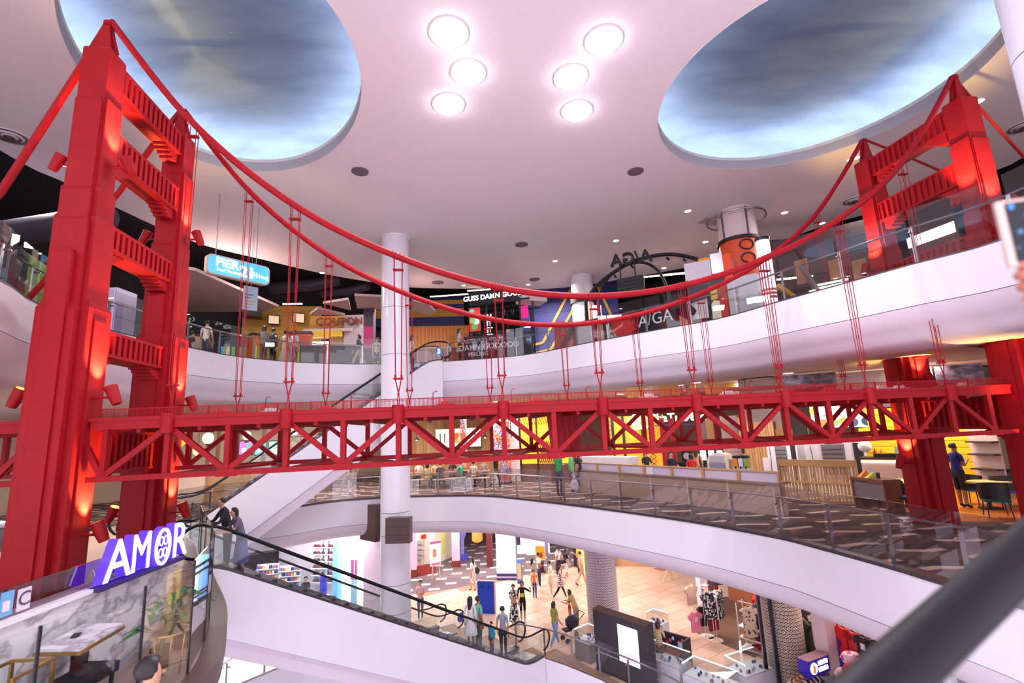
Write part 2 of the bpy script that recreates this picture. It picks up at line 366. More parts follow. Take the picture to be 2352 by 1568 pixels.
# --- dark void above the upper level and outer enclosure
vz = struct('ceiling_void'); b = MB(); N = 48
b.add([(0, 14, 9.9)] + [(46 * math.cos(t), 14 + 46 * math.sin(t), 9.9) for t in [math.radians(-25 + 230 * k / (N - 1)) for k in range(N)]], [(0, 1 + k, 1 + (k + 1)) for k in range(N - 1)])
b.build('void_surface', DARKC, vz)
def arcwall(name, R, z0, z1, m, a0=-20, a1=200, cx=0, cy=12):
    b = MB(); K = 60; vs = []
    for k in range(K + 1):
        t = math.radians(a0 + (a1 - a0) * k / K); vs += [(cx + R * math.cos(t), cy + R * math.sin(t), z0), (cx + R * math.cos(t), cy + R * math.sin(t), z1)]
    b.add(vs, [(2 * k, 2 * k + 2, 2 * k + 3, 2 * k + 1) for k in range(K)]); o = b.build(name, m); o['kind'] = 'structure'; return o
arcwall('wall_back_upper', 24, Z5, 9.9, mat('dark_upper_wall', srgb(52, 44, 50), .8))
arcwall('wall_back_middle', 25, Z4, 1.45, mat('warm_middle_wall', srgb(196, 168, 146), .8))
arcwall('wall_back_lower', 34, Z3, -4.3, mat('pale_lower_wall', srgb(214, 196, 196), .8))
# --- lower floor
f3 = struct('floor_lower_level'); b = MB()
hole = [V((-8.9, 21.1, 0)), V((-10.4, 19.2, 0)), V((-11, 12, 0)), V((-4, 5, 0)), V((3, 4, 0)), V((6.5, 9, 0)), V((4.4, 16, 0)), V((2.57, 18.45, 0)), V((1.45, 19.62, 0)), V((.53, 20.4, 0)), V((-.4, 20.95, 0)), V((-1.0, 20.95, 0)), V((-2.9, 22.5, 0)), V((-4.4, 22.7, 0))]
cu = bpy.data.curves.new('floor_outline', 'CURVE'); cu.dimensions = '2D'; cu.fill_mode = 'BOTH'; cu.extrude = 0.0
for loop in ([V((36 * math.cos(t), 12 + 36 * math.sin(t), 0)) for t in [math.radians(-18 + 216 * k / 48) for k in range(49)]] + [V((-12, 1, 0)), V((12, 1, 0))], hole):
    sp = cu.splines.new('POLY'); sp.points.add(len(loop) - 1); sp.use_cyclic_u = True
    for q, p in zip(sp.points, loop): q.co = (p.x, p.y, 0, 1)
tmp = bpy.data.objects.new('tmp', cu); COL.objects.link(tmp)
me = bpy.data.meshes.new_from_object(tmp.evaluated_get(bpy.context.evaluated_depsgraph_get())); bpy.data.objects.remove(tmp)
me.materials.clear(); me.materials.append(CARPET3)
o = bpy.data.objects.new('floor_surface', me); COL.objects.link(o); o.location = (0, 0, Z3); o.parent = f3
# fascia round the hole
hp = [(p.x, p.y, n.x, n.y) for p, n in [(p, V((0, 0, 0))) for p in hole]]
b = MB(); N = len(hole); vs = [(p.x, p.y, z) for z in (Z3, Z3 - 1.2) for p in hole]
b.add(vs, [(k, (k + 1) % N, N + (k + 1) % N, N + k) for k in range(N)]).build('hole_fascia', WHITE, f3)
lw = struct('floor_basement'); MB().box((-2, 16, Z3 - 5.9), (40, 40, .1)).build('floor_surface', C(236, 226, 230, .5), lw)

# --- glass balustrades
def balustrade(name, label, path, z, gmat, step=1.45, gh=1.22, rail=.93, inset=.08, side=1, posts=True):
    pts = resample(path, step); root = thing(name, label, 'railing', (pts[0].x, pts[0].y, z))
    fine = resample(path, step / 4); nn = normals2d(fine, CEN)
    cl = [V((x + nx * inset * side, y + ny * inset * side, z)) for x, y, nx, ny in nn]
    for i in range(len(cl) // 4):
        seg = cl[i * 4:i * 4 + 5]
        if len(seg) < 2: continue
        seg = [s.copy() for s in seg]; d0 = (seg[1] - seg[0]).normalized() * .03; seg[0] += d0; seg[-1] -= d0
        sn = [(p.x, p.y, nn[i * 4 + min(k, 3)][2], nn[i * 4 + min(k, 3)][3]) for k, p in enumerate(seg)]
        MB().sweep(sn, [(-.008, z + .06), (-.008, z + gh), (.008, z + gh), (.008, z + .06)]).build('glass_pane', gmat, root, world=True)
        p = cl[i * 4]; nx, ny = nn[i * 4][2], nn[i * 4][3]
        if posts:
            b = MB(); a = math.atan2(ny, nx); q = p + V((nx, ny, 0)) * .1
            b.box((q.x, q.y, z + .45), (.02, .07, .9), a)
            post = b.build('post', STEEL, root, world=True)
            b = MB(); b.tube([q + V((0, 0, .86)), q + V((nx, ny, 0)) * .09 + V((0, 0, rail))], .012, 6)
            b.tube([p - V((nx, ny, 0)) * .03 + V((0, 0, .78)), p + V((nx, ny, 0)) * .12 + V((0, 0, .78))], .02, 6)
            b.build('rail_bracket', STEEL, post, world=False)
            post.children[0].data.transform(Matrix.Translation(-V(root.location)))
    hr = [V((x + nx * (inset * side + .16), y + ny * (inset * side + .16), z + rail)) for x, y, nx, ny in nn]
    MB().tube(hr, .026, 8).build('handrail', STEEL, root, smooth=True, world=True)
    return root
i5 = min(range(len(E5)), key=lambda i: (E5[i] - V((-5.9, 21.7, 0))).length); j5 = min(range(len(E5)), key=lambda i: (E5[i] - V((-3.0, 21.8, 0))).length)
balustrade('glass_balustrade', 'upper level glass balustrade curving behind the tower to the round column', E5[:i5 + 1], Z5, GLASS)
balustrade('glass_balustrade', 'upper level glass balustrade sweeping from the escalator head to the far tower', E5[j5:], Z5, GLASS, 1.6, 1.3)
balustrade('glass_balustrade', 'middle level glass balustrade sweeping past the food kiosks', E4[1:], Z4, GLASS4, 1.3, 1.2)
ol = [V((-.45, 20.95, 0)), V((.53, 20.4, 0)), V((1.45, 19.62, 0)), V((2.57, 18.45, 0)), V((4.4, 16, 0)), V((5.6, 12.6, 0))]
balustrade('glass_balustrade', 'lower level glass balustrade beside the jewellery counters', spline(ol, 6), Z3, CLEAR, 1.25, 1.2, side=1)
balustrade('glass_balustrade', 'glass balustrade glimpsed under the descending escalator', [V((-8.9, 21.1, 0)), V((-10.4, 19.2, 0)), V((-10.9, 15, 0))], Z3, CLEAR, 1.4, 1.15, side=1)
# --- round white column, built in drums
def column(label, c, r, zs, m, name='column', seg=.02, mj=None):
    root = thing(name, label, 'column', (c[0], c[1], zs[0]))
    for a, b_ in zip(zs[:-1], zs[1:]):
        MB().cyl(c, r, a + seg / 2, b_ - seg / 2, 40).build('drum', m, root, smooth=True, world=True)
    MB().cyl(c, r - .02, zs[0], zs[-1], 32).build('core', mj or DSTEEL, root, smooth=True, world=True)
    return root
COLP = mat('glossy_white_cladding', srgb(238, 234, 244), 0.22, var=.02)
cc = atz(908, 572, ZC) * .94
colm = column('tall round white column rising through all levels behind the bridge', (cc.x, cc.y), .58, [Z3, -6.6, -5.6, -3.85, -3.0, -1.2, 1.3, 3.2, 5.2, ZC], COLP)
colm.name = 'round_column'
MB().cyl((cc.x, cc.y), .62, ZC - .06, ZC + .02, 40).build('collar', CEIL, colm, smooth=True, world=True)

# --- ceiling fittings
LAMPW = glow(250, 248, 255, 14.0); TRIM = C(226, 216, 224, .5); VENT = C(120, 104, 112, .7)
BIGW = ['nearest the left recess', 'in the middle of its trio by the left recess', 'last of its trio by the left recess', 'nearest the right recess', 'in the middle of the trio by the right recess', 'last of its trio by the right recess']
for i, (x, y) in enumerate(((-1.06, 9.0), (-.76, 10.2), (-1.38, 11.3), (2.33, 9.4), (1.72, 10.5), (2.03, 11.8))):
    r = thing('ceiling_floodlight', 'dazzling round white ceiling lamp, ' + BIGW[i], 'lamp', (x, y, ZC), 0, 'bright atrium ceiling lamps')
    MB().lathe((0, 0, -.2), [(.02, 0), (.2, .02), (.33, .09), (.37, .17), (.37, .2)], 24).build('diffuser', LAMPW, r, smooth=True)
    MB().lathe((0, 0, -.03), [(.37, 0), (.42, 0), (.42, .03), (.37, .03)], 24, cap=False).build('rim', TRIM, r)
DL = glow(255, 250, 246, 14.0)
def downlight(p, r0, label, group='recessed downlights'):
    r = thing('downlight', label, 'lamp', p, 0, group)
    MB().cyl((0, 0), r0, -.012, -.004, 20).build('lens', DL, r); MB().lathe((0, 0, -.02), [(r0, 0), (r0 * 1.18, 0), (r0 * 1.18, .02), (r0, .02)], 20, cap=False).build('trim_ring', TRIM, r)
SD = [(1580, 484, 'small ceiling downlight, nearest the right recess'), (1415, 552, 'small ceiling downlight above the arch letters'), (1275, 599, 'small ceiling downlight above the ice cream kiosk'), (1620, 555, 'small ceiling downlight before the orange pillar'), (1525, 615, 'small ceiling downlight over the arch'),
      (1802, 488, 'small ceiling downlight just past the ringed pillar'), (1888, 512, 'small ceiling downlight by the cable on the far side'), (1955, 366, 'small ceiling downlight beside the far tower rear leg'), (1965, 362, 'second of the paired downlights beside the far tower'), (2247, 232, 'small ceiling downlight beside the far tower top'), (740, 626, 'small ceiling downlight at the dark void edge'), (142, 376, 'small ceiling downlight beside the cafe side tower'), (1065, 655, 'small ceiling downlight at the far edge, round sign side'), (1213, 653, 'small ceiling downlight at the far edge behind the kiosk')]
for x, y, lb in SD: downlight(atz(x, y, ZC), .13, lb)
def vent(x, y, label, r0=.28, slats=False):
    r = thing('ceiling_vent', label, 'vent', atz(x, y, ZC), 0, 'round ceiling vents')
    MB().cyl((0, 0), r0 * .94, -.02, -.004, 24).build('grille', VENT, r)
    MB().lathe((0, 0, -.025), [(r0 * .92, 0), (r0, 0), (r0, .025), (r0 * .92, .025)], 24, cap=False).build('ring', TRIM if slats else VENT, r)
    if slats:
        for k in (.3, .6): MB().lathe((0, 0, -.05), [(r0 * k, 0), (r0 * (k + .18), .04), (r0 * (k + .18), .05), (r0 * k, .02)], 20, cap=False).build('louvre', TRIM, r)
vent(827, 393, 'round dark ceiling vent below the left recess', .27); vent(1460, 393, 'round dark ceiling vent between the recesses', .27); vent(1198, 561, 'round dark ceiling vent over mid atrium', .3); vent(1006, 648, 'round ceiling vent near the round column', .34); vent(1228, 641, 'small round ceiling vent above the kiosk', .3)
vent(22, 312, 'round slatted vent beside the cafe side tower', .42, True); vent(1962, 460, 'round slatted vent beside the far tower', .42, True); vent(2350, 290, 'round slatted vent at the frame edge', .4, True)
ap = atz(1632, 508, ZC); tag(MB().box((ap.x, ap.y, ZC - .01), (1.0, .6, .02), .4).build('access_panel', C(206, 192, 206, .7)), 'square ceiling access panel before the ringed pillar', 'panel')
L4S = [(1935, 860), (1810, 856), (1600, 878), (1580, 895), (1490, 892), (1425, 904), (2092, 826), (1560, 884), (1140, 921), (1020, 927)]
L4N = ['beside the photo wall', 'over the wooden kiosk', 'over the tea shop', 'behind the tea shop sign', 'over the yellow lattice', 'by the lattice shop', 'above the tower leg', 'over the drinks counter', 'over the noodle restaurant', 'by the round column']
for (x, y), w_ in zip(L4S, L4N): downlight(atz(x, y, Z5 - 1.70), .16, 'middle level soffit downlight ' + w_, 'soffit downlights')
# ================================================================== suspension bridge
n = NT('red_bridge_paint', 0.55); n.b.inputs['Specular IOR Level'].default_value = 0.25; nz = n.noise(n.pos, 3.0, 4); RED = n.done(n.mix(nz, srgb(148, 12, 24), srgb(166, 17, 30)))
Y0 = 8.1
BP = V((-.709 * Y0, Y0, 0)); BS = V((.2274 * Y0, .0315 * Y0, 0)); BL = BS.length; BA = BS.normalized(); BN = V((-BA.y, BA.x, 0)); BW = .32 * Y0
UZ = V((0, 0, 1)); K = Y0 / 8.6
def bp(t, o=0.0, z=0.0, al=0.0): return BP + BS * t + BN * o + UZ * z + BA * al
bridge = thing('suspension_bridge', 'huge red model suspension bridge spanning the whole atrium', 'bridge', (BP.x, BP.y, 0))
def part(b, name, parent=None, m=None, smooth=False):
    o = b.build(name, m or RED, bridge, smooth=smooth, world=True)
    if parent is not None: o.parent = parent
    return o
ZT, ZB = .37 * K, -.54 * K
def group_part(name, label):
    o = bpy.data.objects.new(name, None); COL.objects.link(o); o.parent = bridge; o['label'] = label; return o
TL, TR = -.87, 9.03
for o, nm in ((0.0, 'near truss facing the viewer'), (BW, 'truss on the far side of the deck')):
    tr = group_part('truss', nm)
    part(MB().bar(bp(TL + .25, o, ZT), bp(TR - .2, o, ZT), .12, .16), 'top_chord', tr)
    part(MB().bar(bp(TL + .25, o, ZB), bp(TR - .2, o, ZB), .10, .085), 'bottom_chord', tr)
    ts = [-.5] + [k / 2 for k in range(0, 17)] + [8.5]
    for k in range(0, 18):
        t = k / 2.0
        part(MB().bar(bp(t, o, ZB), bp(t, o, ZT), .085, .085), 'post', tr)
        if k % 2 == 1: part(MB().box(bp(t, o - .0, ZB), (.30, .115, .115), math.atan2(BA.y, BA.x)), 'gusset_plate', tr)
    for k in range(-1, 9):
        if k >= 0: part(MB().bar(bp(k, o, ZT - .05), bp(k + .5, o, ZB + .03), .07, .085), 'diagonal', tr)
        if k < 8: part(MB().bar(bp(k + 1, o, ZT - .05), bp(k + .5, o, ZB + .03), .07, .085), 'diagonal', tr)
    part(MB().bar(bp(-.5, o, ZB), bp(-.5, o, ZT), .085, .085), 'post', tr)
    part(MB().bar(bp(-.5, o, ZB), bp(TL + .22, o, 0), .07, .085), 'diagonal', tr)
    for k in range(0, 9):
        c = bp(k, o - (.06 if o == 0 else -.06), 0); part(MB().cyl((c.x, c.y), .105, ZT - .17, ZT + .15, 18), 'hanger_socket', tr, smooth=True)
tr = group_part('truss', 'stub of truss running on beyond the cafe side tower')
for o in (0.0, BW):
    part(MB().bar(bp(TL - 3.3, o, ZT), bp(TL - .22, o, ZT), .12, .16), 'top_chord', tr); part(MB().bar(bp(TL - 3.3, o, ZB), bp(TL - .22, o, ZB), .10, .085), 'bottom_chord', tr)
    for k in range(3):
        t = TL - .5 - k; part(MB().bar(bp(t, o, ZB), bp(t, o, ZT), .085, .085), 'post', tr); part(MB().bar(bp(t, o, ZB), bp(t - .5, o, ZT), .07, .085), 'diagonal', tr); part(MB().bar(bp(t, o, ZB), bp(t + .4, o, ZT), .07, .085), 'diagonal', tr)
dk = group_part('deck', 'road deck with kerbs and little railings')
ROAD = C(150, 40, 46, .7)
part(MB().bar(bp(TL - 3.5, BW / 2, ZT + .03), bp(TR + 1.2, BW / 2, ZT + .03), BW - .02, .05), 'roadway', dk)
for k in range(0, 35):
    t = k / 4.0 - .25
    part(MB().bar(bp(t, 0, ZT - .08), bp(t, BW, ZT - .08), .06, .12), 'floor_beam', dk)
for o in (.0, BW):
    part(MB().bar(bp(TL - 3.5, o, ZT + .085), bp(TR + 1.2, o, ZT + .085), .16, .06), 'kerb', dk)
    rl = MB(); zr = ZT + .115
    rl.bar(bp(TL + .3, o, zr + .14), bp(TR - .25, o, zr + .14), .014, .014)
    nb = 760
    for q in range(nb + 1):
        t = TL + .3 + (TR - .25 - TL - .3) * q / nb; big = q % 24 == 0
        rl.bar(bp(t, o, zr - .02), bp(t, o, zr + (.155 if big else .135)), .018 if big else .007)
    r_ = part(rl, 'deck_railing', dk); r_['kind'] = 'stuff'
for k in range(0, 9):   # bottom laterals
    lat = MB(); lat.bar(bp(k, 0, ZB), bp(k + .5, BW, ZB), .16, .05); part(lat, 'lateral_brace', dk)
    if k < 8: part(MB().bar(bp(k + .5, BW, ZB), bp(k + 1, 0, ZB), .16, .05), 'lateral_brace', dk)
    part(MB().bar(bp(k, 0, ZB), bp(k, BW, ZB), .07, .06), 'cross_beam', dk)
# main cables: heights of the catenary at each panel point
CZ = [(-.86, 8.42), (0, 6.2), (1, 4.5), (2, 3.46), (3, 2.82), (4, 2.62), (5, 2.84), (6, 3.44), (7, 4.38), (8, 5.86), (9.02, 8.35)]
def cz(t):
    P = [(2 * CZ[0][0] - CZ[1][0], 10.9)] + CZ + [(10.0, 11.3)]
    for i in range(1, len(P) - 2):
        if P[i][0] <= t <= P[i + 1][0] + 1e-6:
            x0, x1 = P[i][0], P[i + 1][0]; u = (t - x0) / (x1 - x0)
            m0 = (P[i + 1][1] - P[i - 1][1]) / (P[i + 1][0] - P[i - 1][0]) * (x1 - x0); m1 = (P[i + 2][1] - P[i][1]) / (P[i + 2][0] - P[i][0]) * (x1 - x0)
            return ((2 * u ** 3 - 3 * u * u + 1) * P[i][1] + (u ** 3 - 2 * u * u + u) * m0 + (-2 * u ** 3 + 3 * u * u) * P[i + 1][1] + (u ** 3 - u * u) * m1) * K
    return P[-2][1] * K
for o in (0.0, BW):
    pts = [bp(TL + .02 + (TR - TL - .04) * q / 90, o, cz(TL + .02 + (TR - TL - .04) * q / 90)) for q in range(91)]
    part(MB().tube(pts, .062, 10), 'main_cable', None, smooth=True)
    # side span cables
    part(MB().tube([bp(t_, o, z_) for t_, z_ in ([(TL, 7.9), (-1.065, 6.95), (-1.334, 5.68), (-1.61, 4.4), (-2.3, 2.5)] if o == 0 else [(TL, 7.95), (-1.147, 7.1), (-1.51, 5.76), (-2.24, 3.53), (-2.52, 2.82)])], .062, 8), 'side_cable', None, smooth=True)
    part(MB().tube([bp(t_, o, z_) for t_, z_ in ([(TR, 7.85), (9.37, 6.92), (9.81, 5.81), (10.6, 4.0)] if o == 0 else [(TR, 7.9), (9.68, 7.45), (10.33, 6.95), (11.4, 6.1)])], .034, 8), 'side_cable', None, smooth=True)
    for k in range(0, 9):
        zc = cz(k); root = None
        h = MB(); zm = max(ZT + .95, .0); zl = ZT + .62
        for sa in (-1, 1):
            for sb in (-1, 1):
                h.tube([bp(k, o + .045 * sb, zc - .02, .075 * sa), bp(k, o + .03 * sb, zl, .05 * sa)], .0075, 5)
        hw = part(h, 'hanger_wire')
        b = MB()
        for q in (-.1, -.035, .035, .1): b.tube([bp(k, o, cz(k + q / BL) , q) + UZ * 0 + BA * e for e in (-.012, .012)], .074, 10)
        cl = part(b, 'cable_clamp', hw)
        b = MB(); b.box(bp(k, o, zc - .26), (.19, .1, .02), math.atan2(BA.y, BA.x)); part(b, 'spreader_plate', hw)
        b = MB(); b.box(bp(k, o, zl), (.17, .09, .025), math.atan2(BA.y, BA.x))
        for sa in (-1, 1):
            b.cyl(bp(k, o, 0, .055 * sa), .02, zl - .02, zl + .07, 6)
            b.tube([bp(k, o, zl, .055 * sa), bp(k, o, zl - .26)], .011, 5)
        b.tube([bp(k, o, zl - .26), bp(k, o, zl - .3)], .02, 6)
        part(b, 'yoke', hw)
        b = MB()
        for sa in (-1, 1): b.tube([bp(k, o, zl - .3), bp(k, o, zl - .34, .02 * sa), bp(k, o, ZT + .16, .02 * sa), bp(k, o, ZT + .11)], .009, 5)
        part(b, 'turnbuckle', hw)
# towers
RZ = math.atan2(BA.y, BA.x)
LEV = [(-9.0, 1.0), (2.40, 1.0)]
def leg(tw, t, o, z0):
    b = MB()
    def stack(hx, hy, za, zb, ch=.1, dx=0.0, dy=0.0):
        b.frustum(bp(t, o + dy, za, dx), (hx * 2, hy * 2), bp(t, o + dy, zb, dx), (hx * 1.94, hy * 1.94), BA, BN)
        b.frustum(bp(t, o + dy, zb, dx), (hx * 1.94, hy * 1.94), bp(t, o + dy, zb + ch, dx), (hx * 1.94 - ch * .9, hy * 1.94 - ch * .9), BA, BN)
    k = K
    # cross-shaped shaft: slim core running to the top with stepped outer shells
    stack(.245 * k, .245 * k, z0, 7.6 * k, .03)
    for hx, hy, zt in ((.29, .22, 6.52), (.22, .29, 6.45), (.325, .24, 4.70), (.24, .325, 4.62), (.355, .27, 4.12), (.27, .355, 4.02), (.43, .30, 2.42), (.30, .43, 2.36)):
        stack(hx * k, hy * k, z0, zt * k, .13 * k)
    for hx, hy, zt in ((.46, .16, 2.2), (.16, .465, 3.35)): stack(hx * k, hy * k, z0, zt * k, .08)
    lg = part(b, 'leg', tw)
    part(MB().frustum(bp(t, o, 7.62 * k), (.3, .2), bp(t, o, 8.3 * k), (.10, .12), BA, BN).cyl(bp(t, o), .09, 8.28 * k, 8.36 * k, 10), 'cable_saddle', lg)
    part(MB().bar(bp(t, o, 7.66 * k, -.2), bp(t, o, 8.3 * k, -.03), .04).bar(bp(t, o, 7.66 * k, .2), bp(t, o, 8.3 * k, .03), .04), 'saddle_strut', lg)
    return lg
def strut(tw, t, za, zb, half=.2, ribs=13):
    b = MB(); oa, ob = .2, BW - .2; za *= K; zb *= K
    b.bar(bp(t, oa, (za + zb) / 2), bp(t, ob, (za + zb) / 2), half * 1.7, zb - za - .04)
    b.bar(bp(t, oa, zb - .03), bp(t, ob, zb - .03), half * 2.1, .06); b.bar(bp(t, oa, za + .03), bp(t, ob, za + .03), half * 2.1, .06)
    for q in range(ribs):
        oo = oa + .15 + (ob - oa - .3) * q / (ribs - 1)
        for sd in (-1, 1): b.bar(bp(t, oo, za + .03, sd * half * .9), bp(t, oo, zb - .03, sd * half * .9), .07, .07, up=(1, 0, 0))
    st_ = part(b, 'portal_strut', tw)
    for e, sg in ((oa + .12, 1), (ob - .12, -1)):
        c = MB()
        for q in range(4): c.bar(bp(t, e, za - .02 - q * .06), bp(t, e + sg * (.46 - q * .09), za - .02 - q * .06), half * 1.6, .06)
        part(c, 'stepped_corbel', st_)
for t, nm, z0 in ((TL, 'bridge tower rising beside the lit cafe sign', Z4), (TR, 'bridge tower standing behind the upper glass balustrade', Z4)):
    tw = group_part('tower', nm)
    for o in (0.0, BW): leg(tw, t, o, z0)
    strut(tw, t, 6.98, 7.55, .17); strut(tw, t, 5.5, 6.1, .19); strut(tw, t, 3.7, 4.2, .21); strut(tw, t, 1.66, 2.16, .23); strut(tw, t, -.5, .28, .24)


# dark red service pod slung under the deck, with thin V braces
pod = MB(); t0, t1 = 3.55, 3.95
for q in range(5): pod.bar(bp(t0 + .02 + q * .085, .9 + q * .1, ZT - .1), bp(t0 + .05 + q * .075, .9 + q * .1, ZB + .05), .15, .12, up=(0, 1, 0))
pd = part(pod, 'service_pod'); b = MB()
for q in range(4):
    b.tube([bp(t0 - .05 + q * .12, .55, ZT - .1), bp(t0 + .06 + q * .1, .55, ZB), bp(t0 + .08 + q * .12, .55, ZT - .1)], .008, 5)
part(b, 'pod_brace', pd)
# little lamp posts and model cars on the deck
CARC = [(206, 40, 46), (230, 226, 230), (196, 30, 40), (220, 190, 200), (60, 60, 70)]
CARN = ['red', 'white', 'dark red', 'pink', 'black']
PAN = ['beside the cafe side tower', 'at the second hanger', 'at the third hanger', 'at the fourth hanger', 'before mid span', 'at mid span', 'past mid span', 'near the sixth hanger', 'near the seventh hanger', 'near the eighth hanger', 'at the last hanger', 'by the far tower']
def toycar(t, o, ci, where):
    c = bp(t, o, ZT + .06); r = thing('model_car', '%s model car on the bridge deck %s' % (CARN[ci], where), 'car', c, RZ, 'model cars on the bridge deck')
    MB().box((0, 0, .07), (.34, .15, .07)).box((-.02, 0, .125), (.19, .13, .06), 0, .75).build('car_body', C(*CARC[ci], .3), r)
    for x in (-.1, .1):
        for y in (-.07, .07): MB().tube([(x, y - .012, .035), (x, y + .012, .035)], .034, 8).build('wheel', BLACK, r)
for i, (t, o, ci) in enumerate(((.35, .35, 0), (.75, .6, 1), (1.3, .4, 0), (2.45, .4, 2), (3.4, .5, 0), (4.6, .4, 1), (5.5, .35, 1), (6.3, .5, 2), (6.75, .4, 0), (7.4, .4, 1), (7.75, .6, 1), (8.5, .4, 3))): toycar(t, o, ci, PAN[i])
for t in (.5, 1.4, 2.3, 3.2, 4.1, 5.3, 6.2, 7.1):
    c = bp(t, BW * .62, ZT + .05); part(MB().tube([c, c + V((0, 0, .42)), c + V((.05, 0, .45)), c + V((.1, 0, .44))], .009, 5), 'lamp_post', dk)
# orange floodlights clamped to the tower legs
LENS = glow(255, 170, 40, 9.0)
def flood(t, al, o, z, d, where, power=480, aim=None):
    p = bp(t, o, z * K, al); r = thing('floodlight', 'red can floodlight %s' % where, 'lamp', p, 0, 'red floodlights on the bridge towers')
    d = V(d).normalized(); ax_ = V((0, 0, 1)); q = d * .3
    MB().tube([(0, 0, 0), q], .022, 6).tube([q, q + V((0, 0, -.05))], .03, 6).build('arm', RED, r)
    tip = q + V((0, 0, .1)) - d * .06
    up_ = (V((0, 0, 1)) - d * .45).normalized()
    MB().tube([q - up_ * .12, q + up_ * .0, q + up_ * .02, q + up_ * .2], [.07, .085, .085, .1], 14).build('lamp_can', RED, r, smooth=True)
    MB().tube([q + up_ * .19, q + up_ * .203], .08, 14).build('lens', LENS, r)
    l = bpy.data.lights.new('flood_beam', 'SPOT'); l.energy = power; l.color = (1, .62, .16); l.spot_size = math.radians(75); l.spot_blend = .8; l.shadow_soft_size = .05
    lo = bpy.data.objects.new('flood_beam', l); COL.objects.link(lo); lo.parent = r; lo.location = q + up_ * .22; lo.rotation_euler = up_.to_track_quat('-Z', 'Y').to_euler()
aP = tuple(BA); aM = tuple(-BA); nM = tuple(-BN); nP = tuple(BN)
flood(TL, .30 * K, .05, 5.25, aP, 'high on the cafe side tower, inner side'); flood(TL, -.30 * K, 0, 5.25, aM, 'high on the cafe side tower, outer side')
flood(TL, .30 * K, BW, 4.9, aP, 'high on the rear leg of the cafe side tower'); flood(TL, -.30 * K, BW, 4.9, aM, 'on the outer face of the rear leg, up high')
flood(TL, .44 * K, .05, .85, aP, 'just above the deck on the near leg'); flood(TL, -.44 * K, 0, .85, aM, 'at deck height on the outer face of the near leg')
flood(TL, .44 * K, BW, .85, aP, 'just above the deck on the rear leg')
flood(TL, .42 * K, .1, -1.45, aP, 'low on the near leg above the letters'); flood(TL, .44 * K, BW, -1.5, aP, 'low on the rear leg near the escalator'); flood(TL, -.44 * K, BW, -1.5, aM, 'low on the outer face of the rear leg')
flood(TR, -.44 * K, BW, 4.1, aM, 'on the far tower behind the upper glass'); flood(TR, -.44 * K, 0, 4.9, aM, 'on the far tower near leg, up high', 260)
flood(TR, -.1, -.42 * K, 4.5, nM, 'on the face of the far tower near leg', 420)
flood(TR, -.44 * K, BW, -1.4, aM, 'low on the far tower beside the yellow wall'); flood(TR, -.3, -.43 * K, -1.2, nM, 'low on the far tower near leg')
flood(TR, -.1, BW - .43 * K, .75, nM, 'above the deck on the far tower', 260)
